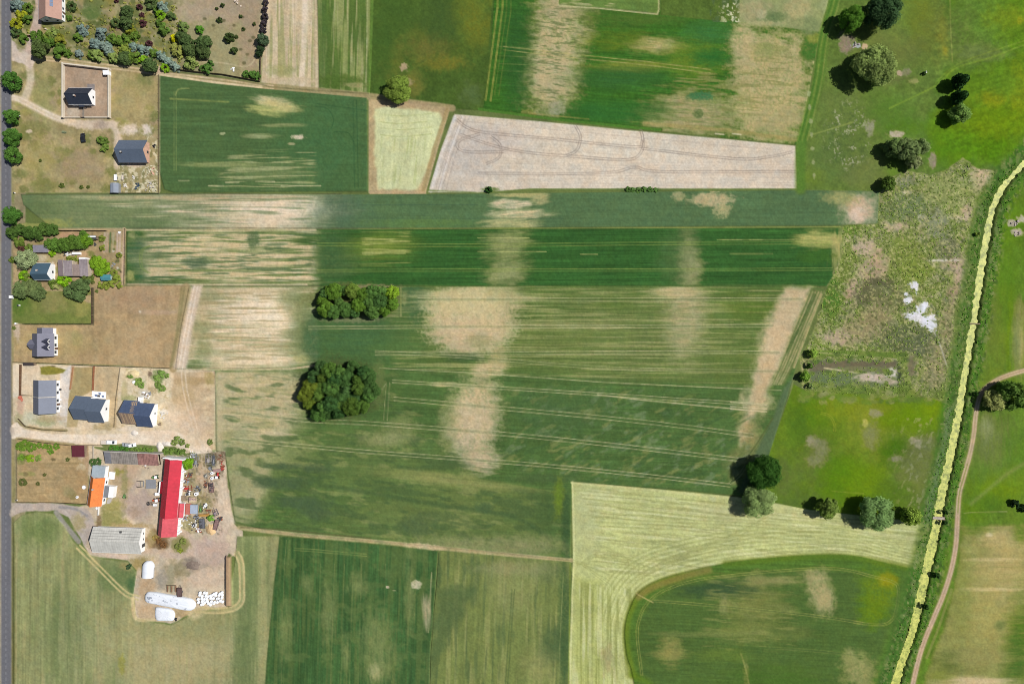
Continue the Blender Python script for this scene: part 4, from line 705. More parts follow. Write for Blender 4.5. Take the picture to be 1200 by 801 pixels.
for x, y, rx, ry, c in ((952, 517, 7, 6, (158, 146, 122)), (962, 525, 9, 11, (134, 134, 92)), (955, 540, 10, 6, (132, 132, 88)), (1026, 484, 7, 4.5, (150, 146, 116)), (1014, 495, 3, 5, (192, 182, 82)), (1020, 510, 9, 14, (128, 134, 80)), (1072, 516, 7, 4, (158, 146, 122)), (1050, 537, 7, 4, (150, 140, 116)), (1076, 522, 4, 3, (150, 146, 116))):
    patch(x, y, rx, ry, c, 0.75, wob=0.7, soft=0.9, clip=PS)
sl = box(1000, 490, 1110, 600); put(sl, ss(0.62, 0.72, noise(sl, 3, 6, 30)) * 0.35 * ss(1035, 1070, XX[sl]), (170, 166, 140))
pair(smooth([(962, 484), (972, 487), (978, 497), (978, 505)]), 2, 0.8, (146, 150, 44), 0.7)
for r in (9, 12): line([(1070 + r * math.cos(t * .35) * 1.1, 499 + r * math.sin(t * .35)) for t in range(12)], 0.9, (134, 156, 56), 0.5, brk=0.3)
line([(975, 575), (1012, 578)], 1, (150, 156, 60), 0.6, brk=0.4)
for q in range(70): patch(random.uniform(940, 1110), 465 + random.uniform(-7, 6), random.uniform(3, 9), random.uniform(2, 4), random.choice([(104, 134, 44), (118, 140, 60), (90, 118, 48), (140, 144, 84)]), 0.7, wob=0.8)
# ---- east bank meadow and field ---------------------------------------------------------------
EB = [(1265, 150), (1200, 200), (1180, 225), (1165, 290), (1150, 370), (1136, 440), (1124, 520), (1110, 590), (1098, 650), (1070, 760), (1045, 870), (1265, 870)]
fill(EB, (100, 132, 40), region='meadow', var=[(0.08, 14), (0.1, 3, 9), (0.09, 2)])
for x, y, rx, ry, c in ((1185, 260, 16, 30, (104, 142, 24)), (1178, 330, 18, 50, (96, 136, 30)), (1170, 400, 10, 40, (112, 130, 40)), (1185, 400, 5, 40, (116, 144, 20)), (1160, 360, 9, 60, (104, 124, 46)), (1196, 400, 7, 34, (182, 164, 100)), (1190, 405, 5, 30, (110, 132, 78)), (1195, 365, 6, 14, (130, 130, 70)), (1168, 450, 16, 14, (118, 140, 40)), (1165, 520, 24, 30, (104, 124, 72)), (1155, 500, 8, 12, (142, 152, 100)), (1190, 530, 20, 26, (96, 134, 36)), (1185, 560, 24, 14, (112, 140, 34)), (1150, 560, 16, 20, (96, 130, 40)), (1170, 575, 30, 12, (114, 142, 20)), (1160, 590, 20, 10, (86, 124, 30)), (1140, 600, 12, 12, (104, 140, 26)), (1190, 600, 14, 10, (112, 140, 40))):
    patch(x, y, rx, ry, c, 0.7, soft=1.2, wob=0.5, ns=(4, 14, 0), clip=EB)
line([(1138, 590), (1180, 555), (1205, 540)], 4, (128, 150, 84), 0.5, 3); line([(1130, 601), (1138, 600), (1180, 599)], 1.2, (170, 180, 120), 0.6, brk=0.4)
patch(1186, 262, 5, 4, (188, 170, 160), 0.8, wob=0.7); patch(1192, 272, 6, 4, (206, 184, 170), 0.85, wob=0.7); patch(1198, 257, 6, 4, (200, 186, 176), 0.8, wob=0.7)
SE = [(1128, 618), (1265, 612), (1265, 870), (1066, 870), (1085, 790), (1112, 720), (1124, 660)]
fill(SE, (138, 140, 70), soft=4, wob=3, region='barley_field', var=[(0.07, 40, 5, -1), (0.05, 10), (0.04, 2)], z=0.2)
for x, y, rx, ry, c in ((1175, 670, 28, 46, (186, 164, 100)), (1170, 630, 20, 8, (196, 174, 112)), (1158, 626, 4, 2.4, (214, 196, 150)), (1150, 720, 26, 40, (166, 156, 82)), (1175, 740, 22, 30, (160, 150, 76)), (1190, 640, 14, 12, (180, 164, 96)), (1196, 745, 14, 40, (82, 122, 32)), (1188, 780, 14, 30, (70, 112, 38)), (1110, 776, 16, 12, (88, 108, 44)), (1140, 620, 20, 6, (92, 122, 36)), (1196, 625, 8, 10, (96, 130, 36)), (1125, 690, 12, 50, (132, 140, 62)), (1130, 797, 26, 5, (214, 186, 140)), (1160, 798, 30, 4, (206, 182, 134)), (1100, 790, 18, 8, (122, 134, 52)), (1165, 690, 30, 2, (206, 184, 124)), (1170, 655, 28, 2, (204, 182, 120)), (1150, 770, 34, 10, (148, 142, 76)), (1172, 733, 6, 6, (104, 124, 62))):
    patch(x, y, rx, ry, c, 0.75, soft=1.2, wob=0.55, ns=(20, 3.5, -1), clip=SE)
# ---- banks of the ditch --------------------------------------------------------------------------
DC = smooth([(1262, 136), (1230, 160), (1200, 193), (1187, 206), (1175, 222), (1165, 243), (1160, 264), (1156, 287), (1152, 312), (1148, 336), (1145, 360), (1141, 385), (1136, 415), (1132, 440), (1127, 470), (1122, 500), (1116, 530), (1112, 548), (1106, 575), (1101, 600), (1099, 615), (1091, 650), (1082, 690), (1075, 720), (1064, 755), (1050, 800), (1030, 865)], 8)
line([(x - 14, y) for x, y in DC], 16, (72, 122, 42), 0.8, 5, region='grass_bank', brk=0.25)
line([(x + 11, y) for x, y in DC], 9, (80, 126, 40), 0.85, 3, region='grass_bank', brk=0.2)
sl = pbox(DC, 30)
dist = np.full(XX[sl].shape, 1e9, np.float32)
for p, q in zip(DC[:-1], DC[1:]): dist = np.minimum(dist, segdist(XX[sl], YY[sl], p, q))
bk = ss(24, 16, dist)
put(sl, bk * ss(0.55, 0.68, noise(sl, 3.5, 5)) * 0.6, (58, 92, 40)); put(sl, bk * ss(0.6, 0.7, noise(sl, 4, 7)) * 0.55, (116, 146, 88)); put(sl, bk * ss(0.64, 0.72, noise(sl, 2.4)) * 0.5, (146, 150, 92))
put(sl, ss(8.2, 4.5, dist) * 0.7, (74, 104, 42))
wid = 1.1 + 1.6 * ss(420, 620, YY[sl]) + 0.7 * ss(200, 280, YY[sl])
dist2 = dist - wid + (noise(sl, 4, octv=3) - 0.5) * 5
GZ[sl] = GZ[sl] - 1.25 * ss(4.4, 0.2, dist2)
GR[sl][dist < 8] = rid('ditch_bank')
for y0, y1, a in ((480, 610, 0.6),): line([(x - 12, y) for x, y in DC if y0 < y < y1], 7, (98, 138, 98), a, 4)
# farm track on the right
DT = smooth([(1262, 424), (1225, 428), (1200, 434), (1180, 440), (1165, 447), (1152, 458), (1146, 472), (1143, 490), (1141, 510), (1136, 535), (1129, 560), (1124, 580), (1122, 610), (1120, 640), (1114, 670), (1105, 698), (1095, 722), (1080, 760), (1070, 800), (1058, 860)])
line(DT, 8, (128, 140, 70), 0.7, 1.5); line(DT, 5, (186, 158, 122), 0.85, 0.8, region='dirt_track'); pair(DT, 3.2, 1.4, (206, 176, 144), 0.8, 0.15)
line([p for p in DT if 540 < p[1] < 600], 1.4, (132, 140, 60), 0.7, 0.6); line([p for p in DT if p[1] > 600], 5.5, (198, 166, 138), 0.6, 0.8); line([p for p in DT if p[1] > 600], 1, (166, 136, 104), 0.5, 0.5)
line([(1115, 690), (1100, 735), (1086, 770)], 3, (150, 146, 92), 0.4)
line([(1160, 620), (1122, 650), (1120, 690)], 0.1, (0, 0, 0), 0)
# ---- road -----------------------------------------------------------------------------------------
fill(rect(1.0, -70, 13.2, 870), (110, 110, 116), soft=0.4, region='road', var=[(0.03, 2, 60), (0.025, 4), (0.02, 1.5)], z=0)
line([(1, -70), (1, 870)], 1.4, (170, 158, 136), 0.7); line([(13.4, -70), (13.4, 870)], 1.2, (160, 148, 120), 0.6, brk=0.4)
for y in (480, 560, 640): patch(4, y, 1.2, 40, (122, 122, 128), 0.5, ns=(2, 20, 0))
for y in (600, 505): patch(14, y, 3, 5, (190, 174, 156), 0.7)
# last grain over everything
one = np.ones((NY, NX), np.float32)
notroad = np.where(GR == rid('road'), 0.25, 1.0).astype(np.float32)
tone(ALL, notroad, 0.06, 1.3, octv=1); tone(ALL, notroad, 0.04, 5); tone(ALL, notroad, 0.04, 40)
hue = (noise(ALL, 7) - 0.5) * 0.07 * notroad
GC[..., 0] *= 1 + hue; GC[..., 2] *= 1 - hue
lum = (GC * np.array([0.3, 0.6, 0.1], np.float32)).sum(-1, keepdims=True)
sat = (GC.max(-1, keepdims=True) - GC.min(-1, keepdims=True)) / np.maximum(GC.max(-1, keepdims=True), 1)
GC[:] = (lum + (GC - lum) * (0.86 + 0.12 * ss(0.5, 0.8, sat))) * 1.02
gm2 = ss(4, 40, GC[..., 1:2] - GC[..., 0:1]); GC *= 1 - 0.07 * gm2
gm = ss(0, 34, GC[..., 1] - GC[..., 0]) * ss(0.36, 0.5, GC[..., 2] / GC[..., 1])
GC[..., 0] *= 1 + 0.09 * gm; GC[..., 2] *= 1 - 0.06 * gm
GC[:] = np.clip(GC, 4, 250)
GZ += (noise(ALL, 3, octv=2) - 0.5) * 0.12 * (GZ > 0.1)
GZ += (noise(ALL, 2.2, octv=2) - 0.5) * 0.2 * (GR == rid('wetland'))
# bank of spoil beside the silage, in the ground itself
for (bx0, by0, bx1, by1, hh) in ((267.5, 652, 271, 707, 2.3),):
    sl = box(bx0 - 6, by0 - 6, bx1 + 6, by1 + 6)
    d = np.maximum(np.maximum(bx0 - XX[sl], XX[sl] - bx1), np.maximum(by0 - YY[sl], YY[sl] - by1))
    GZ[sl] = np.maximum(GZ[sl], hh * ss(3.2, 0, d) + (noise(sl, 2) - .5) * .3 * ss(3, 0, d))
    put(sl, ss(2.2, 0.5, d) * 0.9, (186, 152, 122)); GR[sl][d < 2.5] = rid('embankment')
# ------------------------------------------------------------------
#  materials
# ------------------------------------------------------------------
_mats = {}
def nodes_of(name):
    m = bpy.data.materials.new(name); m.use_nodes = True
    nt = m.node_tree
    return m, nt, nt.nodes, nt.links, nt.nodes['Principled BSDF']

def M(name, rgb, var=0.12, scale=1.5, rough=0.8, metal=0.0, albedo=None, stripe=None, bump=0.0):
    """one procedural surface: base colour broken by two noises, optional ribs along x or y"""
    if name in _mats: return _mats[name]
    m, nt, N, Lk, b = nodes_of(name)
    c = albedo or alb(rgb)
    tc = N.new('ShaderNodeTexCoord')
    n1 = N.new('ShaderNodeTexNoise'); n1.inputs['Scale'].default_value = scale; n1.inputs['Detail'].default_value = 4
    n2 = N.new('ShaderNodeTexNoise'); n2.inputs['Scale'].default_value = scale * 0.23; n2.inputs['Detail'].default_value = 2
    Lk.new(tc.outputs['Object'], n1.inputs['Vector']); Lk.new(tc.outputs['Object'], n2.inputs['Vector'])
    ad = N.new('ShaderNodeMath'); ad.operation = 'ADD'
    Lk.new(n1.outputs['Fac'], ad.inputs[0]); Lk.new(n2.outputs['Fac'], ad.inputs[1])
    last = ad.outputs[0]
    if stripe:
        ax, freq, depth = stripe
        sp = N.new('ShaderNodeSeparateXYZ'); Lk.new(tc.outputs['Object'], sp.inputs[0])
        mu = N.new('ShaderNodeMath'); mu.operation = 'MULTIPLY'; mu.inputs[1].default_value = freq * 2 * math.pi
        Lk.new(sp.outputs['XYZ'.index(ax)], mu.inputs[0])
        si = N.new('ShaderNodeMath'); si.operation = 'SINE'; Lk.new(mu.outputs[0], si.inputs[0])
        m3 = N.new('ShaderNodeMath'); m3.operation = 'MULTIPLY'; m3.inputs[1].default_value = depth; Lk.new(si.outputs[0], m3.inputs[0])
        a2 = N.new('ShaderNodeMath'); a2.operation = 'ADD'; Lk.new(last, a2.inputs[0]); Lk.new(m3.outputs[0], a2.inputs[1]); last = a2.outputs[0]
    mr = N.new('ShaderNodeMapRange'); mr.inputs[1].default_value = 0.5; mr.inputs[2].default_value = 1.5
    mr.inputs[3].default_value = 1 - 2.2 * var; mr.inputs[4].default_value = 1 + 2.2 * var; mr.clamp = True
    Lk.new(last, mr.inputs[0])
    vm = N.new('ShaderNodeVectorMath'); vm.operation = 'SCALE'; vm.inputs[0].default_value = c
    Lk.new(mr.outputs[0], vm.inputs['Scale'])
    Lk.new(vm.outputs[0], b.inputs['Base Color'])
    b.inputs['Roughness'].default_value = rough; b.inputs['Metallic'].default_value = metal
    b.inputs['Specular IOR Level'].default_value = 0.25
    if bump or stripe:
        bp = N.new('ShaderNodeBump'); bp.inputs['Strength'].default_value = bump or 0.3; bp.inputs['Distance'].default_value = 0.05
        Lk.new(last, bp.inputs['Height']); Lk.new(bp.outputs[0], b.inputs['Normal'])
    _mats[name] = m
    return m

def ground_material():
    m, nt, N, Lk, b = nodes_of('ground_cover')
    at_ = N.new('ShaderNodeAttribute'); at_.attribute_name = 'Col'
    tc = N.new('ShaderNodeTexCoord')
    n1 = N.new('ShaderNodeTexNoise'); n1.inputs['Scale'].default_value = 1.1; n1.inputs['Detail'].default_value = 5; n1.inputs['Roughness'].default_value = 0.65
    Lk.new(tc.outputs['Object'], n1.inputs['Vector'])
    mr = N.new('ShaderNodeMapRange'); mr.inputs[1].default_value = 0.3; mr.inputs[2].default_value = 0.7; mr.inputs[3].default_value = 0.93; mr.inputs[4].default_value = 1.07
    Lk.new(n1.outputs['Fac'], mr.inputs[0])
    vm = N.new('ShaderNodeVectorMath'); vm.operation = 'SCALE'
    Lk.new(at_.outputs['Color'], vm.inputs[0]); Lk.new(mr.outputs[0], vm.inputs['Scale'])
    Lk.new(vm.outputs[0], b.inputs['Base Color'])
    b.inputs['Roughness'].default_value = 1.0; b.inputs['Specular IOR Level'].default_value = 0.05
    bp = N.new('ShaderNodeBump'); bp.inputs['Strength'].default_value = 0.2; bp.inputs['Distance'].default_value = 0.25
    n2 = N.new('ShaderNodeTexNoise'); n2.inputs['Scale'].default_value = 0.9; n2.inputs['Detail'].default_value = 3
    Lk.new(tc.outputs['Object'], n2.inputs['Vector']); Lk.new(n2.outputs['Fac'], bp.inputs['Height']); Lk.new(bp.outputs[0], b.inputs['Normal'])
    return m

def leaf_material():
    """foliage: the object's colour, varied clump by clump and tree by tree"""
    m, nt, N, Lk, b = nodes_of('foliage')
    oi = N.new('ShaderNodeObjectInfo')
    at_ = N.new('ShaderNodeAttribute'); at_.attribute_name = 'Leaf'
    mr = N.new('ShaderNodeMapRange'); mr.inputs[3].default_value = 0.55; mr.inputs[4].default_value = 1.5
    Lk.new(at_.outputs['Fac'], mr.inputs[0])
    vm = N.new('ShaderNodeVectorMath'); vm.operation = 'SCALE'
    Lk.new(oi.outputs['Color'], vm.inputs[0]); Lk.new(mr.outputs[0], vm.inputs['Scale'])
    N.remove(b)
    df = N.new('ShaderNodeBsdfDiffuse'); tr = N.new('ShaderNodeBsdfTranslucent'); mx = N.new('ShaderNodeMixShader'); mx.inputs[0].default_value = 0.3
    Lk.new(vm.outputs[0], df.inputs['Color']); Lk.new(vm.outputs[0], tr.inputs['Color'])
    Lk.new(df.outputs[0], mx.inputs[1]); Lk.new(tr.outputs[0], mx.inputs[2])
    Lk.new(mx.outputs[0], N['Material Output'].inputs['Surface'])
    return m

# ------------------------------------------------------------------
#  mesh kit (all sizes in metres)
# ------------------------------------------------------------------
class MB:
    def __init__(s): s.v = []; s.f = []
    def add(s, vs, fs):
        o = len(s.v); s.v += [tuple(v) for v in vs]; s.f += [tuple(i + o for i in f) for f in fs]; return s
    def box(s, cx, cy, cz, sx, sy, sz, rz=0.0, bev=0.0, taper=1.0):
        """box standing on cz; bev chamfers the upper edge"""
        hx, hy = sx / 2, sy / 2; c, n = math.cos(rz), math.sin(rz)
        def ring(ax, ay, z): return [(cx + x * c - y * n, cy + x * n + y * c, z) for x, y in ((-ax, -ay), (ax, -ay), (ax, ay), (-ax, ay))]
        rs = [ring(hx, hy, cz)]
        if bev: rs += [ring(hx * taper, hy * taper, cz + sz - bev), ring(hx * taper - bev, hy * taper - bev, cz + sz)]
        else: rs += [ring(hx * taper, hy * taper, cz + sz)]
        vs = [p for r in rs for p in r]; fs = [(3, 2, 1, 0)]
        for k in range(len(rs) - 1):
            for i in range(4): j = (i + 1) % 4; fs.append((4 * k + i, 4 * k + j, 4 * k + 4 + j, 4 * k + 4 + i))
        t = 4 * (len(rs) - 1); fs.append((t, t + 1, t + 2, t + 3))
        return s.add(vs, fs)
    def cyl(s, p, q, r0, r1=None, n=10):
        r1 = r0 if r1 is None else r1
        p, q = Vector(p), Vector(q); d = (q - p).normalized()
        a = d.orthogonal().normalized(); b = d.cross(a)
        vs = []
        for c, r in ((p, r0), (q, r1)):
            for i in range(n):
                t = 2 * math.pi * i / n; vs.append(c + a * (r * math.cos(t)) + b * (r * math.sin(t)))
        fs = [(i, (i + 1) % n, n + (i + 1) % n, n + i) for i in range(n)] + [tuple(range(n - 1, -1, -1)), tuple(range(n, 2 * n))]
        return s.add(vs, fs)
    def prism(s, pts, z0, z1):
        n = len(pts); vs = [(x, y, z0) for x, y in pts] + [(x, y, z1) for x, y in pts]
        return s.add(vs, [tuple(range(n - 1, -1, -1)), tuple(range(n, 2 * n))] + [(i, (i + 1) % n, n + (i + 1) % n, n + i) for i in range(n)])
    def slab(s, a, b, c, d, t):
        """sloping plate a,b,c,d (top face, counter-clockwise) of thickness t"""
        P = [Vector(p) for p in (a, b, c, d)]; n = (P[1] - P[0]).cross(P[3] - P[0]).normalized() * t
        return s.add(P + [p - n for p in P], [(0, 1, 2, 3), (7, 6, 5, 4)] + [(i, i + 4, (i + 1) % 4 + 4, (i + 1) % 4) for i in range(4)])
    def mesh(s, name, mat, smooth=False):
        me = bpy.data.meshes.new(name); me.from_pydata(s.v, [], s.f); me.update()
        bm = bmesh.new(); bm.from_mesh(me); bmesh.ops.recalc_face_normals(bm, faces=bm.faces); bm.to_mesh(me); bm.free()
        if mat: me.materials.append(mat)
        if smooth: me.polygons.foreach_set('use_smooth', [True] * len(me.polygons))
        return me
    def build(s, name, mat, parent=None, label=None, smooth=False):
        o = bpy.data.objects.new(name, s.mesh(name, mat, smooth)); COL.objects.link(o)
        if parent is not None: o.parent = parent
        if label: o['label'] = label
        return o

def tag(o, label, cat, group=None):
    o['label'] = label; o['category'] = cat
    if group: o['group'] = group
    return o

def thing(name, label, cat, x, y, rz=0.0, z=0.0, group=None):
    o = bpy.data.objects.new(name, None); COL.objects.link(o); o.empty_display_size = 1
    o.location = (x, y, z); o.rotation_euler = (0, 0, rz)
    return tag(o, label, cat, group)

def solo(mb, name, mat, label, cat, x=0, y=0, rz=0, group=None, smooth=False, z=0.0):
    o = mb.build(name, mat, smooth=smooth); o.location = (x, y, z); o.rotation_euler = (0, 0, rz)
    return tag(o, label, cat, group)

def dup(src, x, y, rz=0.0, z=0.0, scale=None, label=None):
    c = src.copy(); COL.objects.link(c); c.location = (x, y, z); c.rotation_euler = (0, 0, rz)
    if scale is not None: c.scale = scale
    if label: c['label'] = label
    for ch in src.children:
        d = ch.copy(); COL.objects.link(d); d.parent = c
        for g in ch.children:
            e = g.copy(); COL.objects.link(e); e.parent = d
    return c

ORD = ['first', 'second', 'third', 'fourth', 'fifth', 'sixth', 'seventh', 'eighth', 'ninth', 'tenth', 'eleventh', 'twelfth']
def ordi(i): return ORD[i]
# ------------------------------------------------------------------
#  the land as meshes: one sheet cut along the borders of its pieces
# ------------------------------------------------------------------
GMAT = ground_material()
def land_meshes():
    c = GC / 255.0
    L = np.where(c <= 0.04045, c / 12.92, ((c + 0.055) / 1.055) ** 2.4) / K
    L = np.minimum(L, 0.75).astype(np.float32)
    PX = (XX - 600.0) * S; PY = (400.5 - YY) * S
    cell = GR[:-1, :-1]
    ii, jj = np.mgrid[0:NY - 1, 0:NX - 1]
    for k, name in enumerate(NAMES):
        sel = cell == k
        if not sel.any(): continue
        i = ii[sel]; j = jj[sel]
        q = np.stack([i * NX + j, (i + 1) * NX + j, (i + 1) * NX + j + 1, i * NX + j + 1], 1)   # counter-clockwise from above
        u, inv = np.unique(q.ravel(), return_inverse=True)
        me = bpy.data.meshes.new(name)
        me.vertices.add(len(u)); nf = len(q)
        co = np.empty((len(u), 3), np.float32); co[:, 0] = PX.ravel()[u]; co[:, 1] = PY.ravel()[u]; co[:, 2] = GZ.ravel()[u]
        me.vertices.foreach_set('co', co.ravel())
        me.loops.add(nf * 4); me.loops.foreach_set('vertex_index', inv.astype(np.int32).ravel())
        me.polygons.add(nf); me.polygons.foreach_set('loop_start', np.arange(0, nf * 4, 4, dtype=np.int32))
        me.polygons.foreach_set('use_smooth', np.ones(nf, bool))
        me.update(calc_edges=True)
        a = me.color_attributes.new('Col', 'FLOAT_COLOR', 'POINT')
        rgba = np.ones((len(u), 4), np.float32); rgba[:, :3] = L.reshape(-1, 3)[u]
        a.data.foreach_set('color', rgba.ravel())
        me.materials.append(GMAT)
        o = bpy.data.objects.new(name, me); COL.objects.link(o); o['kind'] = 'structure'
land_meshes()

# country beyond: a wide ring of fields to the horizon
def outer():
    m, nt, N, Lk, b = nodes_of('far_fields')
    tc = N.new('ShaderNodeTexCoord'); vo = N.new('ShaderNodeTexVoronoi'); vo.inputs['Scale'].default_value = 0.008
    Lk.new(tc.outputs['Object'], vo.inputs['Vector'])
    cr = N.new('ShaderNodeValToRGB'); e = cr.color_ramp.elements
    e[0].color = (*alb((70, 112, 60)), 1); e[1].color = (*alb((190, 172, 128)), 1)
    for p, c in ((0.3, (98, 128, 60)), (0.55, (130, 140, 84)), (0.8, (84, 118, 56))): e.new(p).color = (*alb(c), 1)
    sp = N.new('ShaderNodeSeparateXYZ'); Lk.new(vo.outputs['Color'], sp.inputs[0]); Lk.new(sp.outputs[0], cr.inputs[0])
    Lk.new(cr.outputs[0], b.inputs['Base Color']); b.inputs['Roughness'].default_value = 1
    x0, x1 = wx(X0) + 0.2, wx(X1) - 0.2; y1, y0 = wy(Y0) - 0.2, wy(Y1) + 0.2; F = 6000
    mb = MB().add([(-F, -F, 0), (F, -F, 0), (F, F, 0), (-F, F, 0), (x0, y0, 0), (x1, y0, 0), (x1, y1, 0), (x0, y1, 0)],
                  [(0, 1, 5, 4), (1, 2, 6, 5), (2, 3, 7, 6), (3, 0, 4, 7)])
    o = mb.build('terrain', m); o.location.z = -0.03; o['kind'] = 'structure'
outer()

# road paint: dashes down the middle and thin edge lines
mb = MB()
for k in range(-9, 128):
    py = k * 7.0 - 3
    mb.box(wx(7.0), wy(py), 0.006, 0.16, 1.5, 0.003)
o = mb.build('road_marking', M('road_paint', (176, 176, 178), 0.2, 2)); o['kind'] = 'structure'

# weed-covered water lying in the ditch
def ribbon(pts, half, z, wob=0.0):
    vs = []; fs = []
    for i, p in enumerate(pts):
        a = pts[max(0, i - 1)]; b = pts[min(len(pts) - 1, i + 1)]
        dx, dy = b[0] - a[0], b[1] - a[1]; L = math.hypot(dx, dy)
        nx, ny = -dy / L, dx / L
        for sg in (-1, 1):
            h = half + random.uniform(-wob, wob); vs.append((wx(p[0] + nx * h * sg), wy(p[1] + ny * h * sg), z))
        if i: fs.append((2 * i - 2, 2 * i - 1, 2 * i + 1, 2 * i))
    return MB().add(vs, fs)
def water_material():
    m, nt, N, Lk, b = nodes_of('algae_water')
    tc = N.new('ShaderNodeTexCoord')
    n1 = N.new('ShaderNodeTexNoise'); n1.inputs['Scale'].default_value = 0.6; n1.inputs['Detail'].default_value = 5
    n2 = N.new('ShaderNodeTexNoise'); n2.inputs['Scale'].default_value = 1.3; n2.inputs['Detail'].default_value = 3
    for n in (n1, n2): Lk.new(tc.outputs['Object'], n.inputs['Vector'])
    cr = N.new('ShaderNodeValToRGB'); e = cr.color_ramp.elements
    e[0].position = 0.34; e[0].color = (*alb((140, 150, 60)), 1); e[1].position = 0.62; e[1].color = (*alb((218, 218, 106)), 1)
    e.new(0.45).color = (*alb((184, 192, 84)), 1)
    Lk.new(n1.outputs['Fac'], cr.inputs[0])
    mr = N.new('ShaderNodeMapRange'); mr.inputs[1].default_value = 0.3; mr.inputs[2].default_value = 0.6; mr.inputs[3].default_value = 0.72; mr.inputs[4].default_value = 1.08
    Lk.new(n2.outputs['Fac'], mr.inputs[0])
    vm = N.new('ShaderNodeVectorMath'); vm.operation = 'SCALE'; Lk.new(cr.outputs[0], vm.inputs[0]); Lk.new(mr.outputs[0], vm.inputs['Scale'])
    Lk.new(vm.outputs[0], b.inputs['Base Color']); b.inputs['Roughness'].default_value = 0.6
    return m
o = ribbon(smooth(DC[::4], 10), 7.5, -0.8).build('water', water_material()); o['kind'] = 'structure'
# ------------------------------------------------------------------
#  trees and shrubs
# ------------------------------------------------------------------
LEAF = leaf_material()
BARK = M('bark', None, albedo=(0.07, 0.05, 0.035), scale=3, bump=0.5)

def crown_mesh(name, seed, nleaf, size, kind='round', nlobe=28):
    """unit crown: radius 1 in plan, z from 0 to 1; thousands of small leaf faces set on uneven clumps"""
    rs = np.random.RandomState(seed)
    lobes = []
    for i in range(nlobe):
        if kind == 'cone':
            z = rs.rand() ** 1.3; rr = (1 - z) * 0.92 + 0.06; t = rs.rand() * 6.283
            rad = rr * (0.55 + 0.4 * rs.rand()); lobes.append((rad * math.cos(t), rad * math.sin(t), z * 0.94 + 0.03, 0.12 + 0.2 * rr, 0.07 + 0.05 * rr, rs.rand()))
        elif kind == 'column':
            z = rs.rand(); rr = 0.75 * math.sin(min(1, z * 1.1 + 0.15) * math.pi) ** 0.5; t = rs.rand() * 6.283
            lobes.append((rr * 0.6 * math.cos(t), rr * 0.6 * math.sin(t), 0.05 + 0.88 * z, 0.34, 0.09, rs.rand()))
        else:
            # over the surface of a lumpy dome
            u = rs.rand(); z = (0.12 + 0.88 * u) if kind == 'round' else (0.05 + 0.95 * u)
            el = (z - 0.36) / 0.64 if z > 0.36 else (z - 0.36) / 0.5
            rr = math.sqrt(max(0.0, 1 - el * el)); t = i * 2.39996 + rs.rand() * 0.9
            f = (0.62 + 0.2 * rs.rand()) * (1 if rs.rand() > 0.2 else 0.6)
            lobes.append((rr * f * math.cos(t), rr * f * math.sin(t), 0.36 + (z - 0.36) * 0.8, 0.19 + 0.16 * rs.rand(), 0.13 + 0.09 * rs.rand(), rs.rand()))
    V = []; tint = []
    per = nleaf // nlobe
    for (lx, ly, lz, lr, lh, lt) in lobes:
        d = rs.normal(size=(per, 3)); d /= np.linalg.norm(d, axis=1)[:, None]
        rr = (0.72 + 0.36 * rs.rand(per)) * np.where(rs.rand(per) < 0.12, 1.2, 1)
        P = np.stack([lx + d[:, 0] * rr * lr, ly + d[:, 1] * rr * lr, lz + d[:, 2] * rr * lh], 1)
        nrm = d + rs.normal(size=(per, 3)) * 0.55 + np.array([0, 0, 0.35]); nrm /= np.linalg.norm(nrm, axis=1)[:, None]
        a = np.cross(nrm, rs.normal(size=(per, 3))); a /= np.linalg.norm(a, axis=1)[:, None]; b = np.cross(nrm, a)
        s = size * (0.6 + 0.8 * rs.rand(per))[:, None]
        zs = np.array([1, 1, 0.62])
        q = np.stack([P - a * s * zs, P - b * s * 0.6 * zs, P + a * s * zs, P + b * s * 0.6 * zs], 1)
        V.append(q.reshape(-1, 3)); tint.append(np.clip(0.25 + 0.5 * lt + 0.28 * (rs.rand(per) - 0.5), 0, 1))
    V = np.concatenate(V).astype(np.float32); tint = np.concatenate(tint).astype(np.float32)
    V[:, 2] = np.maximum(V[:, 2], 0.0)
    n = len(V) // 4
    me = bpy.data.meshes.new(name); me.vertices.add(n * 4); me.vertices.foreach_set('co', V.ravel())
    me.loops.add(n * 4); me.loops.foreach_set('vertex_index', np.arange(n * 4, dtype=np.int32))
    me.polygons.add(n); me.polygons.foreach_set('loop_start', np.arange(0, n * 4, 4, dtype=np.int32)); me.update(calc_edges=True)
    at_ = me.attributes.new('Leaf', 'FLOAT', 'FACE'); at_.data.foreach_set('value', tint)
    me.materials.append(LEAF)
    return me

def trunk_mesh(name, seed, shrub=False):
    """unit trunk with limbs reaching into the crown (crown begins at z = 0.28 of the height)"""
    rd = random.Random(seed); mb = MB()
    if not shrub:
        mb.cyl((0, 0, -0.03), (0.01, 0.0, 0.3), 0.085, 0.06, 9); mb.cyl((0.01, 0, 0.3), (0.0, 0.03, 0.72), 0.06, 0.02, 7)
    for i in range(7 if not shrub else 5):
        t = i * 2.4 + rd.random(); z = 0.2 + 0.06 * i if not shrub else -0.02
        e = (0.6 * math.cos(t), 0.6 * math.sin(t), z + 0.32 if not shrub else 0.6)
        mid = (0.28 * math.cos(t + .2), 0.28 * math.sin(t + .2), z + 0.2)
        mb.cyl((0, 0, z), mid, 0.035, 0.024, 6); mb.cyl(mid, e, 0.024, 0.008, 5)
    return mb.mesh(name, BARK)

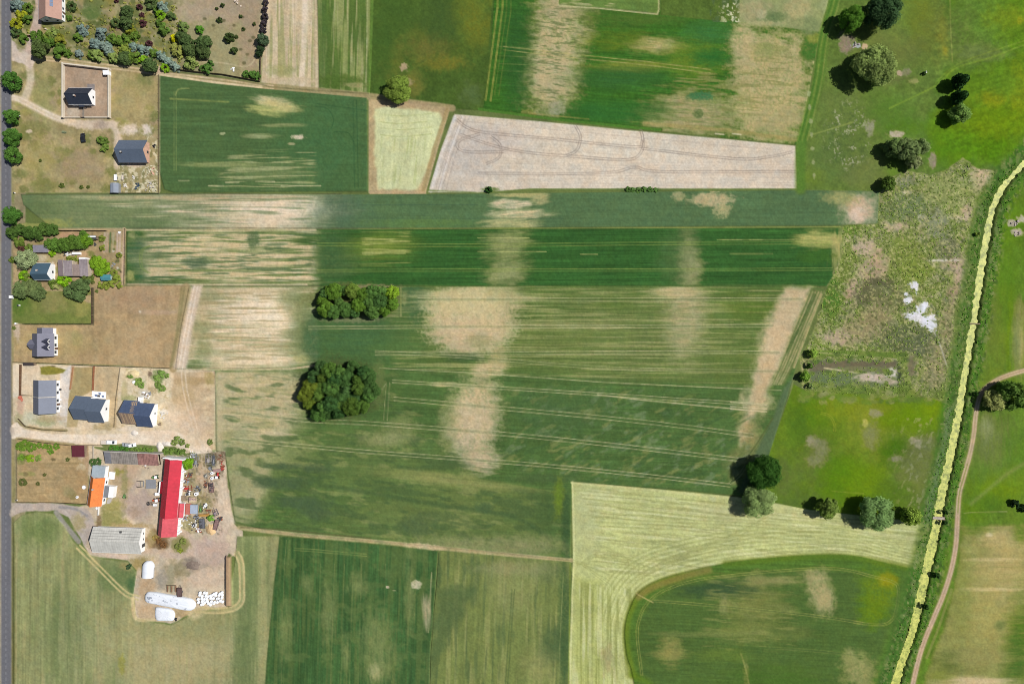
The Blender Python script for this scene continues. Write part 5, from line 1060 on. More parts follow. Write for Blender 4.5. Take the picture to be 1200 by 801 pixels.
CR = {}
for nm, args in {'big0': (3, 15000, 0.044, 'round', 46), 'big1': (8, 15000, 0.044, 'round', 54), 'mid0': (5, 5200, 0.075, 'round', 30), 'mid1': (17, 5200, 0.075, 'round', 36), 'mid2': (29, 5200, 0.075, 'round', 26),
                 'small0': (41, 1500, 0.13, 'dome', 16), 'small1': (43, 1500, 0.13, 'dome', 13), 'cone0': (51, 3000, 0.10, 'cone', 40), 'col0': (61, 4200, 0.13, 'column', 34)}.items():
    CR[nm] = crown_mesh('crown', *args)
TR = {'tree0': trunk_mesh('trunk', 1), 'tree1': trunk_mesh('trunk', 2), 'shrub': trunk_mesh('stems', 3, True)}

def leafcol(rgb, k=1.72):
    c = alb(rgb); return (min(.6, c[0] * k), min(.6, c[1] * k), min(.6, c[2] * k), 1)

def tree(px, py, r, h, kind, rgb, label, cat='tree', group=None, name='tree', sx=1.0, sy=1.0, base=False, rot=None):
    """r = crown radius in pixels on the ground, px,py where the crown's middle is seen (or its foot when base)"""
    cone = kind.startswith('cone'); shrub = kind.startswith('small')
    if base: x, y = wx(px), wy(py)
    else: x, y = at(px, py, h * (0.62 if not shrub else 0.5))
    rm = r * S
    t = thing(name, label, cat, x, y, random.uniform(0, 6.28) if rot is None else rot, 0, group)
    z0 = h * (0.0 if shrub else (0.06 if cone else 0.18))
    c = bpy.data.objects.new('crown', CR[kind]); COL.objects.link(c); c.parent = t
    c.location.z = z0; c.scale = (rm * sx, rm * sy, h - z0)
    j = random.uniform(0.9, 1.1); col = leafcol(rgb); c.color = (col[0] * j * random.uniform(.95, 1.05), col[1] * j, col[2] * j, 1)
    k = bpy.data.objects.new('stems' if shrub else 'trunk', TR['shrub' if shrub else random.choice(['tree0', 'tree1'])]); COL.objects.link(k); k.parent = t
    k.scale = (max(0.8, rm * 0.75), max(0.8, rm * 0.75), h * 0.85)
    return t

GRN, DKG, OLV, LIM, GRY, BLU, YEL, MAR = (92, 122, 50), (80, 98, 56), (122, 138, 74), (112, 150, 36), (112, 128, 92), (128, 146, 146), (160, 156, 44), (84, 56, 58)
# -- single trees of the eastern meadows
tree(1000, 20, 14, 11, 'big0', (84, 124, 44), 'smooth green tree casting a long black shadow, at the top beside the sandy patch')
tree(1036, 11, 20, 15, 'big1', (62, 88, 54), 'tall dark tree at the top edge, right of the sandy patch, with silver glints')
tree(1027, 76, 24, 14, 'big0', (136, 154, 86), 'broad pale olive tree directly below the sandy patch at the top right')
tree(1127, 94, 11, 9, 'col0', (44, 70, 34), 'slim dark tree, uppermost of three beside the pale path at the top right')
tree(1126, 113, 10.5, 9, 'col0', (46, 74, 36), 'slim dark tree, middle one of three beside the pale path at the top right')
tree(1126, 133, 12, 8, 'mid1', (112, 138, 68), 'rounder pale green tree, lowest of three beside the pale path at the top right')
tree(1064, 176, 15, 10, 'mid0', (110, 126, 76), 'spreading olive tree at the edge of the wetland, largest of its loose clump')
tree(1080, 172, 10, 8, 'mid1', (112, 130, 78), 'small olive tree leaning out right of the spreading olive tree by the wetland')
tree(1048, 172, 11, 8, 'mid2', (98, 118, 66), 'small dark tree at the left end of the olive clump by the wetland')
tree(1072, 190, 9, 6, 'mid0', (132, 144, 96), 'low pale tree at the foot of the olive clump by the wetland')
tree(1042, 215, 9, 6, 'mid2', (88, 112, 48), 'single small round tree beside the end of the long strip field, near sandy scrub')
tree(1167, 469, 13, 7, 'mid1', (136, 140, 82), 'pale olive tree with its shadow across the bend of the farm track')
tree(1190, 464, 17, 11, 'mid0', (84, 110, 48), 'big green tree at the right edge inside the bend of the farm track')
tree(1181, 455, 9, 8, 'mid2', (92, 120, 52), 'small green tree tucked above the pale olive one inside the track bend')
tree(897, 553, 20, 12, 'big1', (56, 92, 36), 'dark green round tree at the corner of the big field, above a grey-green one')
tree(891, 588, 19, 11, 'big0', (132, 154, 94), 'grey-green round tree at the corner of the hay meadow, below a dark green one')
tree(971, 595, 13, 9, 'mid0', (112, 130, 60), 'small round tree on the hay meadow border, left of the large grey-green one')
tree(1028, 602, 20, 11, 'big1', (120, 148, 88), 'large grey-green tree on the hay meadow border, between two small ones')
tree(1069, 605, 11, 8, 'mid1', (118, 140, 58), 'small yellow-green tree on the hay meadow border, nearest the ditch')
tree(465, 104, 16, 8, 'big0', (118, 140, 60), 'lone leafy tree above the mown stubble plot in the top fields')
tree(953, 414, 5.5, 4, 'mid0', (138, 164, 70), 'small bright bush-like tree at the upper left corner of the rushy pool', 'tree')
tree(944, 441, 6, 4.5, 'mid1', (118, 150, 58), 'small bright tree left of the rushy pool with a black shadow', 'tree')
tree(949, 452, 3.5, 2.5, 'small0', (120, 140, 82), 'low pale shrub below the small trees left of the rushy pool', 'shrub', name='shrub')
tree(949, 428, 4, 3, 'small1', (96, 124, 54), 'low green shrub between the two small trees left of the rushy pool', 'shrub', name='shrub')
tree(1146, 274, 2.6, 2.5, 'small0', (150, 170, 80), 'tiny bright bush standing on the bank of the ditch near its upper bend', 'shrub', name='shrub')
tree(1190, 590, 5.5, 3, 'small1', (40, 60, 34), 'dark isolated bush in the meadow near the right edge', 'shrub', name='shrub')
tree(1201, 596, 5, 3, 'small0', (46, 66, 36), 'dark bush cut by the right edge of the meadow', 'shrub', name='shrub')
tree(1083, 86, 2.2, 1.6, 'small0', (60, 80, 44), 'tiny dark shrub among rough grass right of the pale olive tree', 'shrub', name='shrub')
for x, y, r, lb in ((1108, 600, 3, 'dark bush beside the plank footbridge, on its right'), (1107, 612, 3.5, 'dark bush just below the plank footbridge'), (1085, 710, 4, 'dark bush on the strip between ditch and farm track, lower right'), (1098, 674, 4, 'leafy green bush on the strip between ditch and farm track'), (1143, 461, 3, 'small bush on the ditch bank beside the track bend')):
    tree(x, y, r, 2.6, 'small1', (56, 84, 40), lb, 'shrub', name='shrub')
tree(573, 222, 4, 2.4, 'small0', (52, 88, 40), 'dark bush on the lower border of the pale ploughed field', 'shrub', name='shrub')
for i, x in enumerate((736, 742, 748, 755, 762, 768)):
    tree(x, 222 + (i % 3) * .4, 3.6, 1.0, 'small%d' % (i % 2), (82, 112, 56), '%s from the left of the low bushes on the ploughed field border' % ordi(i), 'shrub', 'low bushes on the ploughed field border', name='shrub')
# -- two groves in the big field
def grove(lst, where, grp, rgbs):
    rows = {}
    for t in lst: rows.setdefault(t[3], []).append(t)
    words = ['top', 'second', 'third', 'fourth', 'fifth', 'sixth', 'bottom']
    nr = max(rows) + 1
    for rw, ts in rows.items():
        ts.sort()
        for i, (x, y, r, _, col, h) in enumerate(ts):
            rn = 'bottom' if rw == nr - 1 else words[rw]
            hue = 'yellowish ' if col[0] > 115 else ('dark ' if col[1] < 100 else '')
            tree(x, y, r, h, random.choice(['mid0', 'mid1', 'mid2', 'big0', 'big1']) if r < 9 else random.choice(['big0', 'big1']), col, '%sbroadleaf tree in %s, %s row, %s from the left' % (hue, where, rn, ordi(i)), 'tree', grp)
a = (112, 136, 58); b = (88, 120, 58); c = (96, 128, 48); d = (74, 106, 54)
grove([(380, 344, 6.5, 0, d, 6), (391, 341, 10, 0, c, 8), (401, 340, 6, 0, b, 6), (413, 341, 9, 0, a, 8), (426, 346, 9, 0, c, 8), (436, 342, 9, 0, b, 8), (448, 341, 7, 0, b, 7), (459, 343, 8.5, 0, (124, 152, 46), 7),
       (377, 353, 6.5, 1, c, 7), (397, 353, 6, 1, b, 5), (420, 357, 9, 1, c, 8), (433, 353, 8, 1, b, 8), (445, 353, 9, 1, d, 8), (459, 356, 7.5, 1, c, 7),
       (382, 363, 10, 2, c, 8), (391, 365, 8, 2, b, 8), (405, 363, 9, 2, b, 7), (415, 366, 6, 2, d, 6), (436, 364, 9.5, 2, b, 8), (450, 364, 7, 2, c, 6)],
      'the oblong grove', 'trees of the oblong grove', None)
# filled by rows within the oval outline
lst = []
for rw, (y, x0, x1, n) in enumerate(((433, 376, 424, 5), (443, 365, 431, 6), (454, 361, 433, 6), (465, 360, 432, 6), (475, 364, 426, 6), (482, 373, 413, 4))):
    for i in range(n):
        x = x0 + (x1 - x0) * i / (n - 1) + random.uniform(-3.5, 3.5)
        col = random.choice([(82, 114, 54), (74, 106, 54), (88, 116, 50), (76, 106, 58), (64, 96, 50)])
        if (rw, i) in ((3, 0), (4, 0), (2, 0)): col = (108, 124, 46)
        if (rw, i) in ((1, 1), (4, 4), (5, 3)): col = (88, 112, 46)
        lst.append((x, y + random.uniform(-3.5, 3.5), random.choice([5.5, 7, 8, 9, 10, 11]), rw, col, random.uniform(6.5, 12)))
grove(lst, 'the oval grove', 'trees of the oval grove', None)
# -- street trees along the road
for i, (x, y, r, lb) in enumerate(((12, 94, 11, 'round dark green street tree standing alone by the road opposite the walled court'), (12.5, 136, 9, 'street tree by the road, uppermost of the close row of three'), (13, 160, 11, 'street tree by the road, middle and widest of the close row of three'), (14, 181, 9.5, 'street tree by the road, lowest of the close row of three'), (12.5, 252, 11, 'street tree by the road just above the old farmstead garden'))):
    tree(x, y, r, 6.5, 'mid%d' % (i % 3), (72, 106, 44), lb, 'tree', 'street trees along the road')
# -- the large garden, top left
G = 'trees and shrubs of the large top left garden'
def garden(lst, what, kind, rgb, hf, cat, where, grp):
    lst = sorted(lst)
    many = len(lst) > 1
    for i, t in enumerate(lst):
        x, y, r = t[:3]; kd = kind if isinstance(kind, str) else kind[i % len(kind)]
        tree(x, y, r, max(1.0, r * S * hf), kd, t[3] if len(t) > 3 else rgb, ('%s %s from the left, %s' % (ordi(i), what, where)) if many else '%s %s' % (what, where), cat, grp, name='conifer' if kd.startswith('cone') else ('shrub' if kd.startswith('small') else 'tree'))
garden([(17, 5, 8.5), (94, 33, 7.5), (91, 62, 5.5), (117, 37, 8), (109, 50, 8)], 'blue-grey spruce', 'cone0', (122, 138, 130), 1.5, 'conifer', 'in the left half of the top garden', G)
garden([(121, 53, 7), (125, 60, 6), (126, 51, 5), (154, 54, 6), (165, 57, 7), (172, 58, 5.5)], 'blue spruce', 'cone0', (128, 146, 134), 1.5, 'conifer', 'in the middle of the top garden', G)
garden([(188, 6, 7), (186, 63, 5.5), (190, 67, 5.5), (195, 71, 5.5), (200, 75, 5.5), (205, 78, 5.5)], 'pale blue spruce', 'cone0', (132, 150, 136), 1.5, 'conifer', 'at the right of the top garden', G)
garden([(46, 57, 11, (82, 98, 54)), (148, 13, 7), (148, 26, 8), (146, 68, 8), (175, 76, 9), (212, 43, 7), (219, 49, 9), (222, 58, 8), (238, 50, 9.5), (237, 60, 8)], 'dark evergreen tree', ('mid0', 'mid1', 'mid2'), DKG, 1.7, 'tree', 'in the top garden', G)
garden([(25, 18, 7), (18, 28, 7), (70, 47, 7, (124, 124, 48)), (57, 43, 6.5, (104, 120, 48))], 'yellowish bush', ('small0', 'small1'), (140, 144, 40), 1.3, 'shrub', 'beside the drive of the top garden', G)
garden([(32, 9, 6), (32, 22, 6), (18, 38, 6, DKG), (27, 45, 6), (44, 43, 9), (58, 49, 7), (70, 60, 9), (62, 38, 7, OLV), (79, 62, 5), (92, 44, 6), (83, 7, 6, DKG), (81, 21, 4)], 'green bush', ('small0', 'small1'), (86, 112, 46), 1.2, 'shrub', 'in the left part of the top garden', G)
garden([(135, 27, 6, DKG), (136, 46, 7), (146, 47, 8), (147, 58, 8, (118, 130, 56)), (157, 67, 8), (158, 41, 6), (168, 70, 6, LIM), (113, 65, 8, OLV), (133, 68, 7, OLV), (152, 35, 6, (132, 138, 50)), (130, 46, 6), (108, 64, 6)], 'low green bush', ('small0', 'small1'), (92, 116, 48), 1.2, 'shrub', 'in the middle of the top garden', G)
garden([(176, 3, 7, DKG), (188, 17, 6, LIM), (187, 26, 5), (192, 34, 7), (201, 19, 5.5, DKG), (180, 62, 6), (193, 79, 5.5, LIM), (209, 58, 9, (138, 142, 74)), (234, 35, 5.5, (84, 130, 44)), (223, 73, 8, OLV), (215, 32, 7, (100, 118, 64)), (184, 12, 5)], 'leafy bush', ('small0', 'small1'), (88, 114, 50), 1.2, 'shrub', 'in the right part of the top garden', G)
garden([(163, 8, 3.5), (166, 17, 3), (167, 27, 4), (136, 1, 2.5), (174, 51, 4)], 'maroon bush', 'small0', MAR, 1.5, 'shrub', 'in the top garden', G)
garden([(205, 44, 5.5)], 'bright yellow round bush', 'small1', (206, 196, 24), 1.4, 'shrub', 'in the top garden', G)
garden([(268, 44, 6), (274, 59, 4.5), (257, 23, 3.4), (261, 6, 2.8), (246, 74, 4, (76, 104, 50)), (285, 34, 2.2), (277, 43, 2.2), (298, 28, 2.2), (282, 19, 2.2), (254, 10, 2)], 'small dark bush', ('small0', 'small1'), (70, 84, 46), 1.5, 'shrub', 'on the dry grass of the top garden', G)
garden([(243, 81, 6), (288, 87, 4.5), (294, 87, 4.5), (300, 88, 5.5), (237, 80, 4)], 'green bush', ('small0', 'small1'), (84, 116, 52), 1.3, 'shrub', 'along the lower fence of the top garden', G)
garden([(307, 46, 7, (72, 92, 66)), (305, 58, 5, (52, 68, 42)), (303, 63, 4, (52, 68, 42))], 'dark green tree', ('mid0', 'mid1'), DKG, 1.8, 'tree', 'on the right fence of the top garden', G)
garden([(312, -6, 3.4), (311, 3, 3.6), (310.5, 11, 4), (310, 19, 4.2), (309, 27, 4.4), (308, 35, 4.4)], 'purple-leaved shrub', ('small0', 'small1'), (64, 58, 62), 1.4, 'shrub', 'on the right fence of the top garden', G)
# -- the rough plots
garden([(117, 164, 4.5), (122, 166, 5), (124, 172, 4), (121, 175, 4)], 'green shrub', ('small0', 'small1'), (100, 122, 56), 1.2, 'shrub', 'left of the slate-roofed new house', None)
garden([(72, 217, 3.2), (95, 219, 2.4), (47, 188, 1.8), (103, 219, 2)], 'tiny shrub', 'small0', (92, 104, 50), 1.2, 'shrub', 'on the dry plot under the slate house', None)
# -- old farmstead garden
G2 = 'trees and shrubs of the old farmstead garden'
garden([(14, 272, 7.5), (24, 269, 7), (33, 272, 8), (43, 273, 8.5), (52, 268, 8), (60, 269, 7)], 'dark green tree', ('mid0', 'mid1', 'mid2'), (76, 100, 46), 1.6, 'tree', 'along the farmstead upper hedge near the road', G2)
garden([(58, 286, 7), (66, 287, 8.5), (75, 286, 9), (84, 284, 9), (92, 284, 9), (100, 282, 8, (100, 132, 40)), (97, 274, 5)], 'green tree', ('mid0', 'mid1', 'mid2'), (84, 112, 46), 1.4, 'tree', 'in the row above the old farmstead barns', G2)
garden([(29, 304, 12)], 'broad silvery grey-green tree', 'mid0', (128, 140, 100), 1.4, 'tree', 'by the road beside the blue-roofed house', G2)
garden([(25, 339, 11), (36, 337, 10), (43, 343, 9)], 'dull grey-green tree', ('mid1', 'mid2'), (98, 112, 68), 1.4, 'tree', 'lower left of the old farmstead', G2)
garden([(82, 341, 8), (88, 336, 10), (97, 335, 10), (100, 326, 7, (96, 112, 56)), (92, 345, 8)], 'dark spreading tree', ('mid0', 'cone0', 'mid1'), (84, 104, 62), 1.5, 'tree', 'in the clump below the old farmstead barns', G2)
garden([(113, 307, 9), (120, 311, 9), (117, 316, 8)], 'bright green tree', ('mid0', 'mid2'), (108, 140, 38), 1.2, 'tree', 'right of the barns of the old farmstead', G2)
garden([(61, 296, 4.5), (74, 328, 8), (27, 323, 6)], 'lime green bush', ('small0', 'small1'), (118, 156, 34), 1.2, 'shrub', 'in the old farmstead garden', G2)
garden([(22, 283, 7), (24, 291, 4.5, (92, 66, 56)), (34, 290, 5), (31, 324, 5), (14, 304, 4), (34, 331, 5), (62, 332, 6), (66, 335, 5, (150, 150, 92))], 'green bush', ('small0', 'small1'), (98, 118, 50), 1.2, 'shrub', 'in the roadside half of the old farmstead garden', G2)
garden([(81, 303, 4), (88, 303, 4), (94, 281, 5), (118, 334, 4.5), (124, 334, 5), (131, 332, 5), (137, 326, 5), (133, 320, 4.5), (139, 299, 3.5), (119, 279, 4), (120, 290, 4), (140, 334, 4)], 'low bush', ('small0', 'small1'), (116, 128, 54), 1.1, 'shrub', 'in the right half of the old farmstead garden', G2)
# -- plots of the new houses and the farm
G3 = 'bushes of the lower plots'
garden([(23, 523, 5.5), (29, 522, 6.5), (36, 524, 6), (25, 536, 4.5), (35, 537, 5.5, (110, 140, 36)), (45, 536, 4.5, (112, 130, 62)), (46, 522, 3.4), (53, 523, 4), (59, 529, 4), (66, 523, 4), (58, 524, 3.4)], 'leafy bush', ('small0', 'small1'), (96, 124, 46), 0.9, 'shrub', 'at the top of the dry hay plot', G3)
garden([(26, 565, 4.8), (44, 566.5, 2.4), (79, 538, 2.6), (52, 556, 2)], 'dark small bush', 'small0', (86, 92, 50), 1.0, 'shrub', 'standing on the dry hay plot', G3)
garden([(108, 541, 4), (114, 541, 4.5), (110, 545, 3.5)], 'dark green bush', ('small0', 'small1'), (74, 98, 54), 1.2, 'shrub', 'by the annexe of the orange-roofed house', G3)
garden([(220, 543, 7)], 'round bright green tree', 'mid1', (104, 142, 34), 1.5, 'tree', 'at the upper right corner of the red barn', None)
garden([(247, 607, 4.4)], 'light green leafy bush', 'small1', (112, 148, 62), 1.2, 'shrub', 'beside the sand heap of the farm', None)
for i, x in enumerate((131, 137, 143, 149)): tree(x, 525.5 + i * .2, 4, 1.8, 'small%d' % (i % 2), (72, 112, 46), '%s bush from the left in the green hedge behind the old tiled shed' % ordi(i), 'shrub', 'hedge bushes along the lane', name='shrub')
for i, x in enumerate((156, 163, 170, 177, 194, 201, 208, 214)): tree(x, 526.5 + i * .4, 4, 1.7, 'small%d' % (i % 2), (98, 122, 58), '%s bush from the left in the paler hedge part beside the lane' % ordi(i), 'shrub', 'paler hedge bushes along the lane', name='shrub')
garden([(204, 518, 4), (208, 514, 4), (213, 518, 4), (220, 522, 3), (246, 518, 3.5)], 'weedy bush', ('small0', 'small1'), (116, 130, 70), 1.0, 'shrub', 'at the right end of the lane', G3)
garden([(162, 447, 5), (165, 451, 4), (153, 440, 3.4), (189, 438, 5), (184, 443, 4.5), (185, 451, 4), (190, 455, 4), (196, 440, 3)], 'weedy green shrub', ('small0', 'small1'), (112, 136, 68), 0.7, 'shrub', 'on the site above the unfinished house', G3)
garden([(150, 664, 3), (152, 662, 2)], 'dark weed bush', 'small0', (60, 84, 56), 1.2, 'shrub', 'on the grass left of the white domed tent', G3)
garden([(208, 640, 4), (214, 634, 4), (211, 645, 3.4, (130, 140, 56))], 'olive bush', ('small0', 'small1'), (118, 124, 66), 0.8, 'shrub', 'on the oval green below the red barn', G3)
garden([(186, 633, 4.5), (191, 638, 4), (182, 630, 3.6, (146, 130, 74))], 'dry brown bush', ('small0', 'small1'), (112, 82, 52), 0.8, 'shrub', 'at the end of the grey corrugated barn', G3)
garden([(113, 341, 2), (16, 384, 2.4)], 'small weed bush', 'small0', (98, 110, 56), 1.0, 'shrub', 'near the corners of the small green lawn', G3)

# rough vegetation of wetland and ditch banks: uncountable tufts
def tufts():
    rs = np.random.RandomState(77); V = []; T = []
    def spot(px, py, s, n, tv):
        x, y = wx(px), wy(py); z0 = GZ[int(round(py)) - Y0, int(round(px)) - X0] - .05
        for k in range(n):
            t = rs.rand() * 6.283; dx, dy = math.cos(t), math.sin(t); l = s * (0.4 + 0.5 * rs.rand()); h = s * (0.2 + 0.5 * rs.rand()); w = s * 0.3
            V.extend([(x - dy * w, y + dx * w, z0), (x + dy * w, y - dx * w, z0), (x + dx * l + dy * w * .4, y + dy * l - dx * w * .4, z0 + h), (x + dx * l - dy * w * .4, y + dy * l + dx * w * .4, z0 + h)]); T.append(tv + rs.rand() * .3)
    W = rid('wetland'); n = 0
    while n < 2300:
        px = rs.uniform(940, 1168); py = rs.uniform(186, 468)
        if GR[int(py) - Y0, int(px) - X0] in (W, rid('marsh')) and rs.rand() < 0.1 + 0.9 * min(1, max(0, (GC[int(py) - Y0, int(px) - X0, 1] / GC[int(py) - Y0, int(px) - X0, 0] - .98) * 6)):
            spot(px, py, 0.4 + 0.45 * rs.rand(), 4, 0.35 + 0.6 * rs.rand()); n += 1
    V = np.array(V, np.float32); me = bpy.data.meshes.new('rushes'); m = len(V) // 4
    me.vertices.add(m * 4); me.vertices.foreach_set('co', V.ravel()); me.loops.add(m * 4); me.loops.foreach_set('vertex_index', np.arange(m * 4, dtype=np.int32))
    me.polygons.add(m); me.polygons.foreach_set('loop_start', np.arange(0, m * 4, 4, dtype=np.int32)); me.update(calc_edges=True)
    a = me.attributes.new('Leaf', 'FLOAT', 'FACE'); a.data.foreach_set('value', np.array(T, np.float32)); me.materials.append(LEAF)
    o = bpy.data.objects.new('rushes', me); COL.objects.link(o); o.color = leafcol((120, 140, 66), 1.6); o['kind'] = 'stuff'
    tag(o, 'olive and straw coloured rushes and sedge tufts over the wetland', 'rushes')
    # low scrub between the shrubs of the top garden
    from bpy import data as D
    V, T0 = V, T
    GV = []; GT = []
    n = 0
    while n < 380:
        px = rs.uniform(20, 212); py = rs.uniform(-6, 80)
        if GR[int(py) - Y0, int(px) - X0] != rid('garden') or py > 66 + px * .09 or (98 < px < 118 and 6 < py < 26) or px < 80 and py < 30 or rs.rand() > .35 + .65 * math.sin(px * .11) ** 2 * (py > 20): continue
        x, y = wx(px), wy(py); r = rs.uniform(.3, .8); tv = .2 + rs.rand() * .7; n += 1
        for k in range(16):
            d = rs.normal(size=3); d[2] = abs(d[2]) + .2; d /= np.linalg.norm(d); c = np.array([x, y, 0]) + d * r * np.array([1, 1, .8])
            a = np.cross(d, rs.normal(size=3)); a /= np.linalg.norm(a); b = np.cross(d, a); s = r * .5
            GV += [c - a * s, c - b * s * .7, c + a * s, c + b * s * .7]; GT.append(min(1, tv + rs.rand() * .3))
    GV = np.array(GV, np.float32); me = bpy.data.meshes.new('scrub'); m = len(GV) // 4
    me.vertices.add(m * 4); me.vertices.foreach_set('co', GV.ravel()); me.loops.add(m * 4); me.loops.foreach_set('vertex_index', np.arange(m * 4, dtype=np.int32))
    me.polygons.add(m); me.polygons.foreach_set('loop_start', np.arange(0, m * 4, 4, dtype=np.int32)); me.update(calc_edges=True)
    a = me.attributes.new('Leaf', 'FLOAT', 'FACE'); a.data.foreach_set('value', np.array(GT, np.float32)); me.materials.append(LEAF)
    o = bpy.data.objects.new('scrub', me); COL.objects.link(o); o.color = leafcol((128, 130, 66), 1.6); o['kind'] = 'stuff'
    tag(o, 'low olive scrub and weeds filling the top left garden between the shrubs', 'scrub')
    V = []; T = []
    for i in range(1200):
        k = rs.randint(0, len(DC) - 1); px, py = DC[k]; nxt = DC[k + 1]; f = rs.rand(); px += (nxt[0] - px) * f; py += (nxt[1] - py) * f
        off = rs.choice([-1, 1]) * rs.uniform(6.2, 16)
        if not (X0 + 5 < px + off < X1 - 5 and Y0 + 5 < py < Y1 - 5): continue
        x, y = wx(px + off), wy(py); z0 = GZ[int(round(py)) - Y0, int(round(px + off)) - X0] - .1; s = 0.35 + 0.45 * rs.rand(); tv = 0.15 + 0.7 * rs.rand()
        for q in range(4):
            t = rs.rand() * 6.283; dx, dy = math.cos(t), math.sin(t); l = s * (0.4 + 0.6 * rs.rand()); h = s * (0.3 + 0.6 * rs.rand()); w = s * .32
            V.extend([(x - dy * w, y + dx * w, z0), (x + dy * w, y - dx * w, z0), (x + dx * l + dy * w * .5, y + dy * l - dx * w * .5, z0 + h), (x + dx * l - dy * w * .5, y + dy * l + dx * w * .5, z0 + h)]); T.append(tv)
    V = np.array(V, np.float32); me = bpy.data.meshes.new('bank_grass'); m = len(V) // 4
    me.vertices.add(m * 4); me.vertices.foreach_set('co', V.ravel()); me.loops.add(m * 4); me.loops.foreach_set('vertex_index', np.arange(m * 4, dtype=np.int32))
    me.polygons.add(m); me.polygons.foreach_set('loop_start', np.arange(0, m * 4, 4, dtype=np.int32)); me.update(calc_edges=True)
    a = me.attributes.new('Leaf', 'FLOAT', 'FACE'); a.data.foreach_set('value', np.array(T, np.float32)); me.materials.append(LEAF)
    o = bpy.data.objects.new('bank_grass', me); COL.objects.link(o); o.color = leafcol((92, 138, 48), 1.7); o['kind'] = 'stuff'
    tag(o, 'tall rank green grass along both banks of the ditch', 'grass')
tufts()
# ------------------------------------------------------------------
#  houses
# ------------------------------------------------------------------
WHITE = M('white_render', (236, 236, 238), 0.04, 0.8, albedo=(0.8, 0.8, 0.8))
GLASS = M('window_glass', None, albedo=(0.03, 0.04, 0.05), rough=0.15, var=0.05)
FRAME = M('window_frame', None, albedo=(0.62, 0.62, 0.6), var=0.03)
DFRAME = M('dark_frame', None, albedo=(0.06, 0.06, 0.065), var=0.03)
DOORM = M('door_wood', None, albedo=(0.12, 0.07, 0.045), scale=4)
CONC = M('concrete', (196, 190, 182), 0.12, 0.9)
BRICK = M('brick', (226, 182, 158), 0.14, 3, stripe=('Z', 6, 0.12))
SLATE = M('slate_roof', (100, 112, 130), 0.07, 1.2, rough=0.5, stripe=('X', 2.4, 0.07))
NAVY = M('navy_roof', (56, 62, 76), 0.09, 1.2, rough=0.5, stripe=('X', 2.8, 0.08))
GREYR = M('grey_tile_roof', (124, 124, 140), 0.07, 1.3, rough=0.6, stripe=('X', 2.8, 0.08))
LSLATE = M('grey_blue_roof', (122, 128, 144), 0.05, 1.1, rough=0.55, stripe=('X', 2.8, 0.06))
DSLATE = M('blue_grey_roof', (98, 110, 128), 0.06, 1.2, rough=0.55, stripe=('X', 2.6, 0.06))
BLUER = M('steel_blue_roof', (80, 104, 120), 0.06, 1.1, rough=0.55, stripe=('X', 2.4, 0.08))
ORANGE = M('orange_roof', (232, 134, 70), 0.11, 1.5, rough=0.7, stripe=('X', 3.2, 0.08))
REDM = M('red_metal_roof', (204, 46, 66), 0.11, 0.7, rough=0.55, stripe=('X', 1.6, 0.1))
PINKR = M('faded_red_roof', (214, 88, 98), 0.12, 0.9, rough=0.6, stripe=('X', 1.6, 0.12))
DRED = M('dark_red_roof', (176, 30, 48), 0.06, 0.9, rough=0.55, stripe=('X', 1.6, 0.1))
TAN = M('tan_tile_roof', (190, 152, 136), 0.07, 1.4, stripe=('X', 3, 0.1))
ASB = M('weathered_sheet_roof', (204, 202, 194), 0.12, 0.7, rough=0.9, stripe=('X', 0.9, 0.08))
MAUVE = M('mauve_sheet_roof', (158, 146, 148), 0.13, 1.0, rough=0.9, stripe=('X', 1.4, 0.15))
OLDGREY = M('old_grey_roof', (150, 142, 134), 0.2, 0.8, rough=0.95, stripe=('X', 1.2, 0.12), bump=0.5)
OLDRED = M('old_tile_roof', (156, 116, 108), 0.24, 1.3, rough=0.95, stripe=('X', 2.0, 0.15), bump=0.6)
MAROON = M('maroon_roof', (104, 48, 58), 0.07, 1.0, rough=0.6, stripe=('X', 1.4, 0.14))
PALEB = M('pale_blue_roof', (166, 178, 186), 0.08, 1.0, rough=0.6, stripe=('X', 1.6, 0.08))
RENDER = M('beige_render', (206, 190, 168), 0.08, 1)
WOOD = M('grey_timber', (150, 130, 108), 0.18, 2.2, stripe=('X', 3, 0.2))
RAWW = M('new_timber', (184, 158, 126), 0.12, 2.5)
RUST = M('rusty_iron', (150, 94, 72), 0.25, 3)
STEEL = M('painted_steel', (150, 154, 160), 0.1, 2, rough=0.5)
DSTEEL = M('dark_steel', (82, 82, 84), 0.15, 2, rough=0.6)
RUBBER = M('black_rubber', None, albedo=(0.02, 0.02, 0.022), var=0.1, rough=0.85)
WHITEP = M('white_paint', None, albedo=(0.75, 0.75, 0.76), var=0.04, rough=0.4)
FOIL = M('white_foil', None, albedo=(0.63, 0.655, 0.70), var=0.05, scale=1.4, rough=0.35, bump=0.4)
REDP = M('red_paint', (196, 62, 58), 0.15, 2, rough=0.5)
GREENP = M('green_paint', (112, 168, 98), 0.12, 2, rough=0.5)
ORANGEP = M('orange_paint', (220, 110, 68), 0.14, 2, rough=0.5)
YELP = M('ochre_paint', (206, 158, 84), 0.14, 2, rough=0.6)
BLACKP = M('black_paint', None, albedo=(0.018, 0.018, 0.022), var=0.05, rough=0.25)
TEAL = M('teal_sheet', (88, 150, 160), 0.1, 1.6, rough=0.4)

